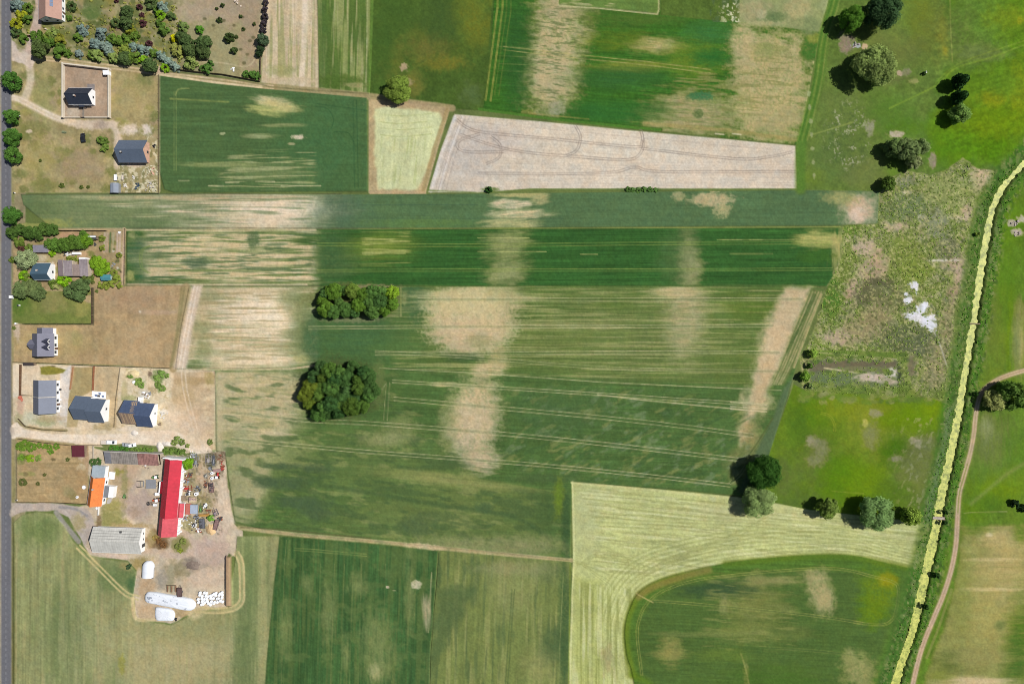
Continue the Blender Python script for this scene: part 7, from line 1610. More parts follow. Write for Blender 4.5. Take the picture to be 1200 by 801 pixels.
fence('white garden fence post row below the orange-roofed farmhouse', [(116.8, 592), (116.3, 603)], 1.2, mat=WHITEP)

# bridges over the ditch
t = thing('footbridge', 'grey plank footbridge over the ditch at the end of the hay meadow', 'bridge', wx(1100), wy(606.5), -R(4))
mb = MB()
for k in range(13): mb.box(-2.6 + k * .42, 0, .12, .36, 1.3, .07)
mb.build('deck', M('pale_plank', (196, 182, 170), .12, 2), t)
for sg in (-1, 1):
    mb = MB(); mb.box(0, sg * .68, .95, 5.4, .07, .09)
    for k in range(4): mb.box(-2.5 + k * 1.67, sg * .68, .1, .08, .08, .9)
    mb.build('railing', WOOD, t)
    mb = MB(); mb.box(0, sg * .45, -.05, 6.2, .2, .17); mb.build('beam', WOOD, t)
t = thing('plank', 'narrow weathered plank lying across the ditch in its middle reach', 'plank bridge', wx(1142.3), wy(379), -R(3))
mb = MB(); mb.box(0, 0, -.1, 5.6, .42, .1); mb.build('board', WOOD, t)
mb = MB(); mb.box(-2.4, 0, -.35, .5, .6, .26); mb.box(2.4, 0, -.35, .5, .6, .26); mb.build('support', WOOD, t)
# ------------------------------------------------------------------
#  vehicles and farm gear
# ------------------------------------------------------------------
def wheel(parent, x, y, r, w, name='wheel', rim=STEEL):
    o = MB().cyl((x, y - w / 2, r), (x, y + w / 2, r), r, n=16).build(name, RUBBER, parent)
    MB().cyl((x, y - w / 2 - .012, r), (x, y + w / 2 + .012, r), r * .55, n=12).build('rim', rim, o)
    return o
def car(label, px, py, rz, paint, L=4.3, W=1.78, H=1.45, van=False, cat='car', name='car'):
    t = thing(name, label, cat, wx(px), wy(py), rz)
    prof = ([(-L / 2, .45), (-L / 2, .85), (-L * .46, 1.0), (-L * .40, H), (L * .18, H), (L * .33, .98), (L * .47, .82), (L / 2, .6), (L / 2, .4)] if van else
            [(-L / 2, .45), (-L / 2, .8), (-L * .45, .95), (-L * .30, H), (L * .07, H), (L * .22, .95), (L * .45, .82), (L / 2, .62), (L / 2, .4)])
    mb = MB(); n = len(prof); V = []
    for sg, k in ((-1, 1), (1, 1)):
        V += [(x, sg * (W / 2 - (.16 if z > 1.0 else 0)), z) for x, z in prof]
    mb.add(V, [tuple(range(n)), tuple(range(2 * n - 1, n - 1, -1))] + [(i, (i + 1) % n, n + (i + 1) % n, n + i) for i in range(n)])
    b = mb.build('body', paint, t)
    a, c = (L * .18, L * .33) if van else (L * .07, L * .22); z1 = .98 if van else .95
    MB().slab((c - .05, W / 2 - .2, z1 + .08), (a + .04, W / 2 - .26, H - .02), (a + .04, -W / 2 + .26, H - .02), (c - .05, -W / 2 + .2, z1 + .08), -.03).build('windscreen', GLASS, t)
    a, c = (-L * .40, -L * .46) if van else (-L * .30, -L * .45); z1 = 1.0 if van else .95
    MB().slab((c + .05, -W / 2 + .2, z1 + .06), (a - .02, -W / 2 + .26, H - .02), (a - .02, W / 2 - .26, H - .02), (c + .05, W / 2 - .2, z1 + .06), -.03).build('rear_window', GLASS, t)
    for sg in (-1, 1):
        MB().box(-L * .08, sg * (W / 2 - .09), 1.0, L * .3, .06, H - 1.12).build('side_window', GLASS, t)
        MB().box(L / 2 - .03, sg * (W / 2 - .28), .6, .08, .3, .16).build('headlight', WHITEP, t)
        for x in (-L * .31, L * .31): wheel(t, x, sg * (W / 2 - .1), .32, .2)
        MB().box(L * .16, sg * (W / 2 + .08), .98, .12, .16, .12).build('mirror', paint, t)
    return t
car('black car parked on the sandy track below the walled court', 98.4, 162, R(97), BLACKP)
car('white delivery van parked on the pale lane above the farm hedge', 132.3, 517.4, R(-2), WHITEP, 4.4, 1.9, 1.95, True, 'van', 'van')
car('small light grey car on the lane, right of the white van', 149, 520.6, R(175), M('silver_paint', (178, 184, 190), .05, 2, rough=.35), 3.9, 1.7)
car('small white car on the lane edge beside the hedge, next to the light grey one', 155.5, 521.2, R(10), WHITEP, 3.8, 1.7)

def trailer(label, px, py, rz, L, W, mat, side=.5, load=None, loadmat=None, name='trailer', axles=(0.0,), h=.75, cat='trailer', group=None):
    t = thing(name, label, cat, wx(px), wy(py), rz, 0, group)
    mb = MB(); mb.box(0, 0, h, L, W, .12); mb.build('bed', mat, t)
    if side:
        mb = MB(); mb.box(0, W / 2, h + .1, L, .06, side); mb.box(0, -W / 2, h + .1, L, .06, side); mb.box(L / 2, 0, h + .1, .06, W - .08, side); mb.box(-L / 2, 0, h + .1, .06, W - .08, side); mb.build('side_board', mat, t)
    mb = MB(); mb.cyl((L / 2, W * .3, h), (L / 2 + 1.3, 0, .5), .05, n=6); mb.cyl((L / 2, -W * .3, h), (L / 2 + 1.3, 0, .5), .05, n=6); mb.build('drawbar', DSTEEL, t)
    for ax in axles:
        for sg in (-1, 1): wheel(t, ax * L, sg * (W / 2 - .12), .42, .24)
    if load:
        mb = MB(); rs = random.Random(label)
        for i in range(load): mb.box(rs.uniform(-L * .42, L * .42), rs.uniform(-W * .36, W * .36), h + .1, rs.uniform(.4, 1.1), rs.uniform(.3, .8), rs.uniform(.2, .6), rs.uniform(0, 3), bev=.04)
        mb.build('load', loadmat, t)
    return t
def tractor(label, px, py, rz, paint, s=1.0, loader=False):
    t = thing('tractor', label, 'tractor', wx(px), wy(py), rz); t.scale = (s, s, s)
    mb = MB(); mb.box(1.0, 0, .75, 1.9, .8, .75, bev=.1); mb.box(0, 0, .6, 1.2, .9, .4); mb.build('bonnet', paint, t)
    mb = MB(); mb.box(-.5, 0, 1.0, 1.3, 1.5, .35, bev=.05); mb.build('mudguard', paint, t)
    mb = MB(); mb.box(-.5, 0, 1.35, 1.2, 1.3, 1.0, taper=.9); mb.build('cab', GLASS, t)
    mb = MB(); mb.box(-.5, 0, 2.35, 1.4, 1.45, .12, bev=.05); mb.build('cab_roof', WHITEP, t)
    mb = MB(); mb.cyl((1.3, .3, 1.4), (1.3, .3, 2.2), .05); mb.build('exhaust', DSTEEL, t)
    for sg in (-1, 1): wheel(t, -.6, sg * .8, .75, .42, rim=YELP); wheel(t, 1.5, sg * .7, .45, .3, rim=YELP)
    if loader:
        mb = MB()
        for sg in (-1, 1): mb.cyl((.3, sg * .55, 1.6), (2.3, sg * .55, 1.7), .09, n=6); mb.cyl((2.3, sg * .55, 1.7), (3.4, sg * .55, .5), .09, n=6)
        mb.build('loader_arm', DSTEEL, t)
        mb = MB(); mb.box(3.6, 0, .3, .5, 1.9, .6); mb.build('bucket', DSTEEL, t)
    return t
def implement(name, label, px, py, rz, L, W, mat, kind='harrow', cat='machine', h=.5):
    """frame with bars, tines or discs, a drawbar and small wheels"""
    t = thing(name, label, cat, wx(px), wy(py), rz)
    mb = MB(); b = .1
    for y in (-W / 2, 0, W / 2): mb.box(0, y, h, L, b, b)
    for i in range(4): mb.box(-L / 2 + i * L / 3, 0, h + .1, b, W, b)
    mb.build('frame', mat, t)
    mb = MB(); rs = random.Random(label)
    for i in range(9):
        x = -L / 2 + (i + .5) * L / 9
        for y in (-W / 2, 0, W / 2):
            if kind == 'disc': mb.cyl((x, y - .02, .3), (x, y + .02, .3), .3, n=10)
            else: mb.cyl((x, y, h), (x + .15, y + .05, 0.02), .03, n=5)
    mb.build('disc' if kind == 'disc' else 'tine', DSTEEL, t)
    mb = MB(); mb.cyl((L / 2, 0, h), (L / 2 + 1.2, 0, .4), .06, n=6); mb.build('drawbar', mat, t)
    mb = MB(); mb.box(-L * .1, 0, h + .22, L * .4, W * .5, .45, bev=.08); mb.build('hopper', mat, t)
    for sg in (-1, 1): wheel(t, -L * .3, sg * (W / 2 + .15), .32, .16)
    return t
trailer('pale flat trailer parked behind the white van on the lane', 123.6, 517.6, R(-2), 3.0, 1.8, M('pale_board', (226, 214, 200), .08, 2), .2)
tractor('tractor with green bonnet beside the red barn wall', 184, 558, R(190), GREENP, .9)
trailer('flat grey platform trailer in front of the red barn', 178, 566.5, R(0), 4.6, 4.2, M('grey_deck', (146, 148, 152), .07, 1.5), 0, axles=(-.25, .25))
t = thing('hay_fork', 'black two-armed loader fork lying in the yard beside the grey platform trailer', 'fork', wx(165), wy(566.5))
for sg in (-1, 1): mb = MB(); mb.cyl((1.6, sg * 1.2, .3), (-1.2, sg * 1.5, .9), .12, n=6); mb.cyl((-1.2, sg * 1.5, .9), (-1.8, sg * 1.1, .1), .1, n=6); mb.build('arm', BLACKP, t)
mb = MB(); mb.box(1.6, 0, .2, .2, 2.8, .3); mb.box(.3, 0, .45, .12, 2.5, .12); mb.build('crossbar', STEEL, t)
tractor('orange-red tractor with a white cab roof parked nose out at the red barn', 185, 585, R(185), ORANGEP, .95, False)
implement('plough', 'dark plough lying in the yard left of the orange-red tractor', 176, 589.5, R(0), 2.4, 1.2, DSTEEL, 'disc', 'plough')
trailer('small white car trailer against the barn, above the orange-red tractor', 185.5, 578, R(180), 2.0, 1.3, WHITEP, .3)
trailer('small white tank trailer against the barn, below the orange-red tractor', 183.5, 590.5, R(180), 1.6, 1.2, WHITEP, .5, 6, WHITEP)
implement('seeder', 'green and white seeder standing alone in the middle of the yard', 146.5, 581, R(80), 1.8, 1.0, GREENP, 'tine', 'seeder')
# the machine park east of the red barn
implement('harrow', 'grey rusty harrow in weeds, right of the round green tree', 230.5, 540, R(85), 5.0, 1.8, STEEL, 'tine', 'harrow')
implement('harrow', 'pale square spring harrow at the top of the machine park near the big field', 245, 538, R(88), 4.0, 2.6, M('pale_steel', (176, 168, 164), .15, 2), 'tine', 'harrow')
implement('cultivator', 'thin upright grey cultivator beside the pale square harrow', 251, 539, R(88), 4.6, .9, STEEL, 'disc', 'cultivator')
tractor('small red tractor beside two white drums in the machine park', 256, 557, R(85), REDP, .85)
trailer('rusty low trailer with pinkish boards above the small red tractor', 255.5, 550.5, R(5), 3.6, 1.2, M('pink_board', (178, 146, 142), .2, 2), .2)
def drum(label, px, py, r=.75, h=1.3, mat=WHITEP, group=None, name='drum'):
    t = thing(name, label, 'drum', wx(px), wy(py), 0, 0, group)
    MB().cyl((0, 0, 0), (0, 0, h), r, n=16).build('body', mat, t); MB().cyl((0, 0, h), (0, 0, h + .08), r * .35, n=10).build('lid', DSTEEL, t)
    return t
drum('white round tank left of the small red tractor, upper of two', 249.8, 553.5); drum('white round tank left of the small red tractor, lower of two', 249.8, 559.5)
implement('hay_rake', 'pale ring-wheeled hay rake left of the two white tanks', 243, 556.5, R(40), 2.6, 1.6, M('ring_steel', (186, 186, 176), .15, 2), 'disc', 'hay rake')
trailer('brown slatted trailer in the middle of the machine park, below the white tanks', 249, 570.5, R(95), 4.4, 2.0, M('brown_slat', (150, 122, 116), .2, 2), .4, 8, DSTEEL)
implement('mower', 'rusty orange-red mower with crossbars right of the red barn', 220.5, 571.5, R(8), 4.2, 2.2, REDP, 'tine', 'mower')
trailer('wooden flat trailer with slats close to the red barn', 215, 583, R(3), 3.6, 2.4, WOOD, .3)
trailer('cream trailer with pink load right of the wooden flat trailer', 227.2, 584.5, R(3), 3.4, 2.4, M('cream_board', (216, 196, 164), .12, 2), .5, 6, M('pink_sack', (190, 160, 158), .15, 2))
drum('white and black tank cap standing above the cream trailer', 231, 578, .9, 1.2)
t = thing('wagon', 'two-part wagon cover, faded red on the left and pale blue on the right', 'wagon', wx(226), wy(595.5), -R(2))
mb = MB(); mb.box(-1.7, 0, .5, 2.3, 5.0, 1.0, bev=.15); mb.build('red_cover', M('faded_red_cover', (206, 118, 104), .12, 2), t)
mb = MB(); mb.box(1.1, .1, .5, 3.1, 4.2, 1.4, bev=.12); mb.build('blue_cover', M('pale_blue_cover', (176, 188, 206), .08, 2), t)
for x in (-1.9, 1.6):
    for sg in (-1, 1): wheel(t, x, sg * 2.0, .4, .3)
implement('sprayer', 'light green sprayer standing right of the two-part wagon', 236, 595.5, R(90), 3.0, 1.1, GREENP, 'tine', 'sprayer')
def stack(label, px, py, rz, L, W, H, mat, name='timber_stack', n=16, cat='timber'):
    t = thing(name, label, cat, wx(px), wy(py), rz); rs = random.Random(label); mb = MB()
    k = 0
    for i in range(n): mb.box(rs.uniform(-.2, .2), -W / 2 + (i % 4 + .5) * W / 4, .12 + (i // 4) * H / 4, L * rs.uniform(.8, 1), W / 4.6, H / 4.6, rs.uniform(-.03, .03))
    mb.build('board', mat, t); mb = MB(); mb.box(-L * .3, 0, 0, .15, W, .12); mb.box(L * .3, 0, 0, .15, W, .12); mb.build('bearer', WOOD, t); return t
stack('long stack of ochre planks below the green sprayer', 239.5, 603, R(2), 4.6, 1.0, .8, YELP)
trailer('dark grey box trailer with ribbed lid beside the light green bush', 238, 612.5, R(92), 4.4, 2.4, M('ribbed_dark', (110, 112, 120), .1, 1.4, stripe=('Y', 1.2, .3)), .25, 5, DSTEEL)
trailer('rusty brown tipper trailer at the lower right of the machine park', 254.5, 614, R(75), 4.6, 1.8, M('rust_tipper', (150, 122, 118), .2, 2), .5)
implement('baler', 'grey mauve baler above the rusty tipper trailer', 253, 600, R(110), 2.8, 2.0, M('mauve_machine', (158, 144, 150), .15, 2), 'disc', 'baler')
def scrap(label, px, py, r, mats, n=22, name='scrap_heap', cat='scrap'):
    t = thing(name, label, cat, wx(px), wy(py)); rs = random.Random(label)
    for nm, mt in mats:
        mb = MB()
        for i in range(n): mb.box(rs.gauss(0, r * .5), rs.gauss(0, r * .5), 0, rs.uniform(.3, 1.1), rs.uniform(.2, .7), rs.uniform(.15, .7), rs.uniform(0, 3), bev=.03)
        o = mb.build(nm, mt, t)
        if n >= 9: o['kind'] = 'stuff'
    return t
scrap('scrap heap with white sheets left of the dark grey box trailer', 227.5, 614.5, 1.9, [('sheet_metal', WHITEP), ('iron', DSTEEL)], 12)
scrap('grey and white scrap heap by the barn wall, below the two-part wagon', 215, 606, 1.9, [('sheet_metal', M('dull_white', (214, 216, 214), .1, 2)), ('iron', STEEL), ('beam', RUST)], 12)
scrap('small pile of white crates by the red barn, above the two-part wagon', 215.5, 590.5, 1.0, [('crate', WHITEP)], 9)
scrap('rusty scrap and weeds at the corner between the machine park and the big field', 258, 536, 2.2, [('iron', RUST), ('beam', WOOD)], 14)
scrap('rust-red metal scraps at the right of the small red tractor', 261, 547, 1.4, [('iron', REDP), ('plate', RUST)], 8)
scrap('scattered dark metal parts along the east wall of the red barn', 213.5, 560, 1.6, [('iron', DSTEEL), ('plate', WHITEP)], 8)
for lb, x, y, r, ms in (('grey sheet scraps at the top corner behind the red barn', 226, 533, 1.4, 'gw'), ('rusty tines and iron below the round green tree', 222, 556, 1.4, 'rd'), ('red and grey iron pieces above the rusty red mower', 219, 563, 1.3, 'rg'), ('mixed scrap between mower and wooden flat trailer', 221, 577, 1.3, 'dw'), ('dark scrap right of the mower in the machine park', 232, 571, 1.2, 'dg'), ('pale scrap along the barn wall near the two-part wagon', 212.5, 598, 1.2, 'wg'), ('iron scraps beside the brown slatted trailer', 243, 567, 1.3, 'dr'), ('grey iron below the pale square harrow', 247, 548, 1.2, 'gd'), ('boards and iron at the foot of the machine park', 233, 620, 1.2, 'rw'), ('dark iron between dark box trailer and wagon', 231, 605, 1.2, 'dg'), ('rust-brown iron at the field edge beside the rusty tipper', 259, 607, 1.2, 'rd'), ('pale pieces beside the green sprayer', 241, 592, 1.1, 'wd')):
    scrap(lb, x, y, r, [({'g': 'iron', 'w': 'plate', 'd': 'beam', 'r': 'bar'}[q], {'g': STEEL, 'w': WHITEP, 'd': DSTEEL, 'r': RUST}[q]) for q in ms], 9)
scrap('dark timber scraps right of the ochre planks', 246, 599, 1.4, [('beam', WOOD), ('iron', RUST)], 8)
scrap('pile of red bricks beside the fence of the grey-blue roofed house', 24.5, 466, .9, [('brick', M('red_brick', (206, 120, 98), .15, 3))], 16, 'brick_pile', 'bricks')
scrap('brick and pallet pile right of the new slate house', 181, 171.5, .8, [('pallet', BLACKP)], 5, 'pallet', 'pallet')
scrap('dark blue heap of roofing sheets on the rubble below the slate house', 161.5, 216.5, 1.3, [('sheet_metal', M('blue_sheet', (58, 82, 104), .2, 2))], 9, 'sheet_heap', 'sheets')
scrap('white bags and bricks on the rubble right of the slate house', 177, 200, 2.4, [('bag', M('pale_bag', (224, 214, 186), .1, 2)), ('brick', BRICK)], 9, 'rubble_heap', 'rubble')
scrap('pale rubble mound in the corner by the dark green field', 176, 216, 2.8, [('bag', M('pale_bag', (224, 214, 186), .1, 2)), ('stone', CONC)], 10, 'rubble_heap', 'rubble')
trailer('upright white trailer above the metal garden shed', 136.8, 208.5, R(90), 2.8, 1.3, WHITEP, .25)
trailer('narrow pale trailer right of the upright white one', 145, 208.5, R(90), 2.2, .8, M('pale_board', (226, 214, 200), .08, 2), .2)
scrap('white building bags lying right of the metal garden shed', 147, 217, 1.0, [('bag', M('white_bag', (230, 224, 214), .08, 2))], 7, 'bag_pile', 'bags')
scrap('white building bag on the rough grass under the slate house', 157, 208, .6, [('bag', M('white_bag', (230, 224, 214), .08, 2))], 5, 'bag_pile', 'bags')
scrap('pallets and white blocks behind the unfinished house', 172.5, 463.5, 1.5, [('block', WHITEP), ('pallet', WOOD)], 10, 'block_pile', 'blocks')
mb = MB(); mb.slab((-.9, -.6, .25), (.8, -.5, .1), (1.0, .6, .3), (-.7, .7, .35), .03); solo(mb, 'plastic_sheet', WHITEP, 'white sheet of plastic among weeds on the building site', 'plastic', wx(157.5), wy(447.5), .4)
scrap('white block pile at the east wall of the unfinished house', 190, 484.5, 1.9, [('block', M('white_block', (230, 224, 214), .08, 2))], 14, 'block_pile', 'blocks')
scrap('grey pallet stack behind the unfinished house, darkest item there', 176, 459.5, .8, [('pallet', STEEL)], 6, 'pallet', 'pallet')
scrap('brown pallet beside the southeast corner of the unfinished house', 188, 496.5, .6, [('pallet', WOOD)], 4, 'pallet', 'pallet')
mb = MB(); mb.box(0, 0, 0, 1.4, 1.9, 2.2, bev=.05); solo(mb, 'container', WHITE, 'white square stair block against the back of the unfinished house', 'container', *at(166.5, 467), -R(4))
# heaps of sand, gravel
def heap(label, px, py, rx, ry, h, mat, name='sand_heap', cat='heap', rz=0.0, seed=1):
    rs = random.Random(seed); n = 22; V = []; F = []
    rings = ((1.0, 0), (.82, .22), (.55, .6), (.28, .9), (.0, 1.0))
    jit = [rs.uniform(.78, 1.15) for _ in range(n)]
    for k, (rr, z) in enumerate(rings[:-1]):
        for i in range(n):
            a = 6.2832 * i / n; V.append((rx * S * rr * jit[i] * math.cos(a), ry * S * rr * jit[i] * math.sin(a), h * z + (rs.uniform(-.06, .06) * h if k else -.05)))
    V.append((0, 0, h)); F += [(k * n + i, k * n + (i + 1) % n, (k + 1) * n + (i + 1) % n, (k + 1) * n + i) for k in range(len(rings) - 2) for i in range(n)]
    F += [((len(rings) - 2) * n + i, (len(rings) - 2) * n + (i + 1) % n, len(V) - 1) for i in range(n)]
    return solo(MB().add(V, F), name, mat, label, cat, wx(px), wy(py), rz, smooth=True)
SAND = M('sand', (232, 196, 146), .12, 1.2, bump=.5); GRAV = M('white_gravel', (236, 226, 214), .08, 2, bump=.4)
heap('orange sand heap between the dark grey box trailer and the tipper', 247.5, 619.5, 6.5, 7, 1.3, SAND, seed=3)
heap('white gravel heap at the end of the lane, larger and to the left', 187.5, 523, 5, 5.5, 1.1, GRAV, 'gravel_heap', seed=4)
heap('pale gravel heap tapering right of the larger white heap', 195, 520, 6, 3, .7, GRAV, 'gravel_heap', seed=5)
heap('white lime heap beside the lane below the unfinished house', 157.5, 507, 4.5, 3.4, .7, GRAV, 'lime_heap', seed=6)
heap('cream sand heap at the top left of the building site', 156, 437.5, 8.5, 4.5, 1.0, M('cream_sand', (234, 212, 164), .1, 1.2, bump=.5), seed=7)
heap('grey manure heap in the lower farmyard', 226, 662, 9, 6, .8, M('manure', (140, 124, 112), .15, 1.2, bump=.6), 'manure_heap', seed=8)
heap('brown earth heap at the end of the grey corrugated barn', 190, 636, 6, 3, .7, M('earth', (118, 90, 62), .2, 1.2, bump=.6), 'earth_heap', seed=9)
# silage under white foil
def clamp(label, pts, h, inset, mat, name='silage_clamp', tyres=0, cat='silage'):
    cx = sum(p[0] for p in pts) / len(pts); cy = sum(p[1] for p in pts) / len(pts)
    x0, y0 = at(cx, cy, h * .7); t = thing(name, label, cat, x0, y0)
    P = [((x - cx) * S, (cy - y) * S) for x, y in smooth(list(pts) + [pts[0]], 5)[:-1]]
    n = len(P); mb = MB(); V = []; F = []; rs = random.Random(label)
    for f, z in ((1.0, -.05), (.985, h * .45), (.9, h * .8), (.72, h * .95), (.4, h)):
        for p in P: V.append((p[0] * f + rs.uniform(-.07, .07), p[1] * f + rs.uniform(-.07, .07), z + (rs.uniform(-.09, .09) if z > 0 else 0)))
    V.append((0, 0, h)); 
    for k in range(4): F += [(k * n + i, k * n + (i + 1) % n, (k + 1) * n + (i + 1) % n, (k + 1) * n + i) for i in range(n)]
    F += [(4 * n + i, 4 * n + (i + 1) % n, 5 * n) for i in range(n)]
    mb.add(V, F).build('foil', mat, t, smooth=True)
    return t, P
LC = [(168.6, 699), (171, 694.6), (178, 693.6), (200.5, 697), (216, 700), (224.3, 702.6), (228.4, 708), (226, 714), (219, 715.4), (198, 711.4), (178, 707.4), (170, 705)]
t, P = clamp('long white foil covered silage heap dotted with weights', LC, 1.6, 1, FOIL)
rs = random.Random(9); tm = M('grey_tyre', (150, 160, 176), .1, 2)
proto = None
for i in range(34):
    f = rs.uniform(-.42, .42); lx = f * 58 * S; ly = -lx * .19 + rs.uniform(-2.2, 2.2); z = 1.52 - abs(ly + lx * .19) * .12
    if proto is None:
        mb = MB(); n = 12
        for a in range(n):
            pass
        V = []; F = []
        for a in range(12):
            for b in range(6):
                A = 6.2832 * a / 12; B = 6.2832 * b / 6; V.append(((.3 + .1 * math.cos(B)) * math.cos(A), (.3 + .1 * math.cos(B)) * math.sin(A), .1 + .1 * math.sin(B)))
        for a in range(12):
            for b in range(6): F.append((a * 6 + b, ((a + 1) % 12) * 6 + b, ((a + 1) % 12) * 6 + (b + 1) % 6, a * 6 + (b + 1) % 6))
        proto = MB().add(V, F).mesh('weight', tm, True)
    o = bpy.data.objects.new('weight', proto); COL.objects.link(o); o.parent = t; o.location = (lx, ly, z)
clamp('shorter white foil covered silage heap below the long one', [(181.4, 714), (183, 711.5), (196, 713), (202, 715.6), (204, 720), (202.6, 726.5), (196, 727.6), (184, 726.8), (181.2, 722)], 1.3, 1, FOIL)
t = thing('tyre_pile', 'few black tyres at the end of the shorter silage heap', 'tyres', wx(205.6), wy(725))
for x, y in ((0, 0), (.5, .35), (.3, -.5), (-.2, .5)): o = bpy.data.objects.new('tyre', MB().cyl((0, 0, 0), (0, 0, .2), .4, n=14).mesh('tyre', RUBBER)); COL.objects.link(o); o.parent = t; o.location = (x, y, .0 + random.uniform(0, .05))
# domed white tent
t = thing('foil_tent', 'white domed foil tent with a rounded end, alone in the lower yard', 'tent', *at(172.3, 667, 1.5), -R(3))
V = []; F = []; n = 14; nk = 9
for k in range(nk):
    y = (-3.9, -2.6, -1.2, 0.2, 1.2, 2.1, 2.9, 3.5, 3.85)[k]; w = 2.7 if y < 1.3 else 2.7 * math.sqrt(max(0.03, 1 - ((y - 1.2) / 2.75) ** 2))
    for i in range(n + 1):
        a = math.pi * i / n; V.append((w * math.cos(a), y, 2.5 * (w / 2.7) ** .7 * math.sin(a) ** .8))
for k in range(nk - 1):
    for i in range(n): F.append((k * (n + 1) + i, k * (n + 1) + i + 1, (k + 1) * (n + 1) + i + 1, (k + 1) * (n + 1) + i))
MB().add(V, F).build('cover', FOIL, t, smooth=True)
mb = MB(); mb.box(0, -4.05, 0, 5.2, .3, .9); mb.build('front_wall', DSTEEL, t)
for sg in (-1, 1): mb = MB(); mb.box(sg * 2.65, -1.6, 0, .25, 4.6, .7); mb.build('side_wall', CONC, t)
# white wrapped bales
bm_ = MB(); V = []; F = []; n = 16
for z, r in ((0, .42), (.08, .6), (.5, .66), (1.05, .6), (1.15, .42)):
    for i in range(n): V.append((r * math.cos(6.2832 * i / n), r * math.sin(6.2832 * i / n), z))
F = [(k * n + i, k * n + (i + 1) % n, (k + 1) * n + (i + 1) % n, (k + 1) * n + i) for k in range(4) for i in range(n)] + [tuple(range(n - 1, -1, -1)), tuple(range(4 * n, 5 * n))]
BALE = MB().add(V, F).mesh('bale', M('bale_foil', None, albedo=(.78, .79, .81), var=.06, rough=.4), True)
rows = [(693.6, 236.5, 262, 8), (697.0, 234.5, 261, 9), (700.4, 233.8, 261, 9), (703.6, 234.2, 261.5, 9), (706.4, 236, 252, 5)]
rn = ['top', 'second', 'third', 'fourth', 'bottom']
for k, (py, xa, xb, m) in enumerate(rows):
    for i in range(m):
        if k == 0 and i in (3,): continue
        x = xa + (xb - xa) * i / (m - 1) + random.uniform(-1.2, 1.2); y = py + random.uniform(-1.2, 1.2)
        o = bpy.data.objects.new('bale', BALE); COL.objects.link(o); o.location = (wx(x), wy(y), 0); o.scale = (1.06, 1.06, 1)
        tag(o, 'white foil wrapped round bale in the yard stack, %s row, %s from the left' % (rn[k], ordi(i if not (k == 0 and i > 3) else i - 1)), 'bale', 'white wrapped bales stacked in the yard')
# things by the clamp
trailer('dark brown hay trailer at the head of the long silage heap', 212, 692.5, R(92), 4.0, 2.0, M('dark_board', (112, 92, 90), .15, 2), .7, name='trailer')
t = thing('hay_rack', 'open rusty brown frame rack above the long silage heap', 'rack', wx(202.5), wy(689))
for x in (-2.2, -.3, 1.6): mb = MB(); mb.box(x, 0, 0, .2, 3.0, .9); mb.build('partition', M('brown_board', (150, 116, 92), .2, 2), t)
mb = MB(); mb.box(-.3, 1.6, .5, 4.4, .16, .5); mb.build('rail', WOOD, t)
# roadside and garden bits
def post(label, px, py, h=1.2, s=.5, mat=WHITEP, name='marker_post', cat='post'):
    t = thing(name, label, cat, wx(px), wy(py))
    mb = MB(); mb.box(0, 0, -.1, s, s, h, bev=.05); mb.build('body', mat, t); mb = MB(); mb.box(0, 0, h - .1, s + .1, s + .1, .08); mb.build('cap', DSTEEL if mat is WHITEP else WHITEP, t)
post('white gate pillar at the upper edge of the small green lawn by the road', 23.2, 357.6, 1.3, .6, name='gate_pillar', cat='pillar'); post('pale gate pillar at the lower left corner of the small green lawn', 20.5, 379, 1.3, .7, M('stone_pillar', (220, 214, 190), .1, 2), name='gate_pillar', cat='pillar')
post('white roadside marker post below the row of three street trees', 17.8, 226.2, 1.0, .4); post('white roadside marker beside the uppermost tree of the street tree row', 23.2, 136, 1.0, .5); post('white roadside marker right of the middle tree of the street tree row', 24.8, 160, 1.0, .45)
post('white marker stone at the road corner of the dry hay plot', 20, 585.5, .7, .5, name='marker_stone')
t = thing('utility_cabinet', 'white roadside cabinet with a dark side beside the road near the small lawn', 'cabinet', wx(14.6), wy(348))
mb = MB(); mb.box(0, 0, 0, 1.2, 1.5, 1.5, bev=.05); mb.build('box', WHITEP, t); mb = MB(); mb.box(-.4, .8, 0, 1.1, .8, 1.0); mb.build('dark_box', DSTEEL, t)
t = thing('pool', 'round white pool cover on the dry hay plot', 'pool', wx(99), wy(570.3)); MB().cyl((0, 0, 0), (0, 0, .5), .95, n=20).build('rim', CONC, t); MB().cyl((0, 0, .5), (0, 0, .55), .85, n=20).build('cover', WHITEP, t)
drum('little white water tub on the dry hay plot, below the round pool cover', 91, 582, .6, .5, name='tub')
scrap('white furniture pieces below the fence post row of the farmhouse', 114, 595, .7, [('chair', WHITEP)], 5, 'garden_chairs', 'furniture')
t = thing('tarpaulin', 'row of white tarpaulin covered boxes between barns and trees in the farmstead garden', 'tarpaulin', wx(90.5), wy(297)); mb = MB(); mb.box(0, 0, 0, 4.0, 1.2, 1.0, bev=.15); mb.build('cover', WHITEP, t); mb = MB(); mb.box(-3.2, -.6, 0, 1.6, 1.0, .8, rz=.4, bev=.1); mb.build('sack', M('white_bag', (230, 224, 214), .08, 2), t)
scrap('white and dark garden junk left of the tarpaulin covered boxes', 79, 298, 1.2, [('crate', WHITEP), ('bin', DSTEEL)], 7, 'garden_junk', 'junk')
scrap('dark bins below the little half white hut in the farmstead garden', 111.5, 285.5, .6, [('bin', DSTEEL)], 4, 'bin', 'bins')
scrap('white crates in the top right corner of the farmstead garden', 139.5, 273, .7, [('crate', WHITEP)], 5, 'crate', 'crates')
scrap('grey garden table and chairs by the vegetable beds', 133, 309.5, .8, [('chair', STEEL)], 6, 'garden_furniture', 'furniture')
scrap('two white beehives by the lower fence of the top garden', 274, 81.5, 1.0, [('hive', WHITEP)], 5, 'beehive', 'beehives')
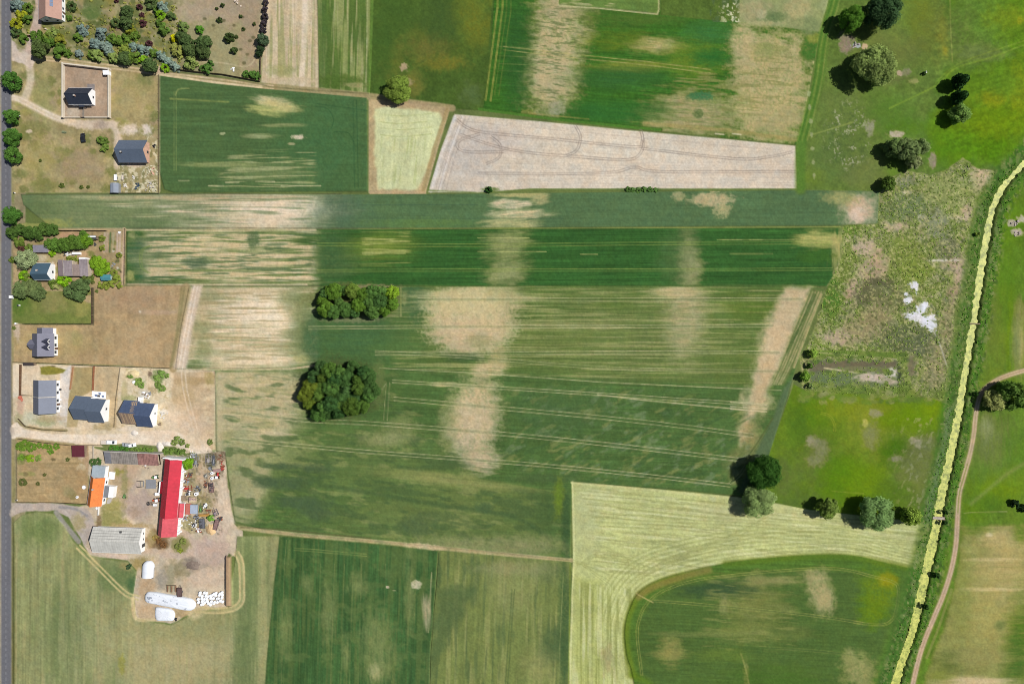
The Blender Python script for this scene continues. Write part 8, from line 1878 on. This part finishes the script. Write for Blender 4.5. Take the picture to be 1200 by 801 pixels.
scrap('white stones on the dry grass at the top of the garden', 279, 3, 1.6, [('stone', M('pale_stone', (222, 206, 186), .1, 2))], 6, 'stone_heap', 'stones')
scrap('white garden bench and stones by the drive of the top garden', 55.5, 36, 1.0, [('bench', M('pale_stone', (222, 206, 186), .1, 2))], 5, 'bench', 'bench')
t = thing('gate', 'thin rusty gate across the drive of the top garden', 'gate', wx(29.5), wy(43)); mb = MB(); mb.box(0, 0, .1, 5.6, .06, 1.2); mb.build('leaf', RUST, t); mb = MB(); mb.box(-2.9, 0, -.1, .3, .3, 1.6); mb.box(2.9, 0, -.1, .3, .3, 1.6); mb.build('post', RUST, t)
scrap('green boat-like tarpaulin on the rough grass by the sandy track', 75.5, 155.5, .9, [('sheet_metal', M('dull_green_sheet', (136, 146, 112), .1, 2))], 6, 'tarpaulin', 'tarpaulin')
scrap('stones at the right edge beyond the ditch, upper group', 1189, 262, 1.6, [('stone', M('grey_stone', (186, 172, 168), .15, 2))], 8, 'stone_heap', 'stones')
scrap('stones at the right edge beyond the ditch, lower group', 1193, 273, 1.5, [('stone', M('grey_stone', (186, 172, 168), .15, 2))], 7, 'stone_heap', 'stones')
scrap('pale stone beside the tiny dark shrub in rough grass', 1085.5, 84.5, .5, [('stone', WHITEP)], 2, 'stone', 'stone')
scrap('stone pile with water between the trees at the top right', 1003, 53, 1.6, [('stone', M('grey_stone', (186, 172, 168), .15, 2))], 9, 'stone_heap', 'stones')

# ------------------------------------------------------------------
#  camera and light
# ------------------------------------------------------------------
cam = bpy.data.cameras.new('camera'); co = bpy.data.objects.new('camera', cam); COL.objects.link(co)
co.location = (0, 0, CAMH); co.rotation_euler = (0, 0, 0)
cam.sensor_width = 36; cam.lens = 36 * CAMH / (1200 * S); cam.clip_end = 20000; cam.clip_start = 1
scene.camera = co
w = bpy.data.worlds.new('World'); scene.world = w; w.use_nodes = True
N = w.node_tree.nodes; bg = N['Background']
sky = N.new('ShaderNodeTexSky'); sky.sky_type = 'NISHITA'; sky.sun_disc = False
EL, AZ = 52.0, 77.0            # azimuth clockwise from the top of the picture
sky.sun_elevation = R(EL); sky.sun_rotation = R(AZ)
w.node_tree.links.new(sky.outputs[0], bg.inputs[0]); bg.inputs[1].default_value = 0.05
sun = bpy.data.lights.new('sun', 'SUN'); so = bpy.data.objects.new('sun', sun); COL.objects.link(so)
sun.energy = 4.6; sun.angle = R(0.5); sun.color = (1.0, 0.975, 0.93)
d = Vector((math.cos(R(EL)) * math.sin(R(AZ)), math.cos(R(EL)) * math.cos(R(AZ)), math.sin(R(EL))))
so.rotation_euler = d.to_track_quat('Z', 'Y').to_euler(); so.location = (100, 30, 200)
scene.cycles.filter_width = 1.0
vs = scene.view_settings
scene.display_settings.display_device = 'sRGB'
vs.view_transform = 'Standard'; vs.look = 'None'; vs.gamma = 1.0; vs.use_curve_mapping = False; vs.exposure = 0.14
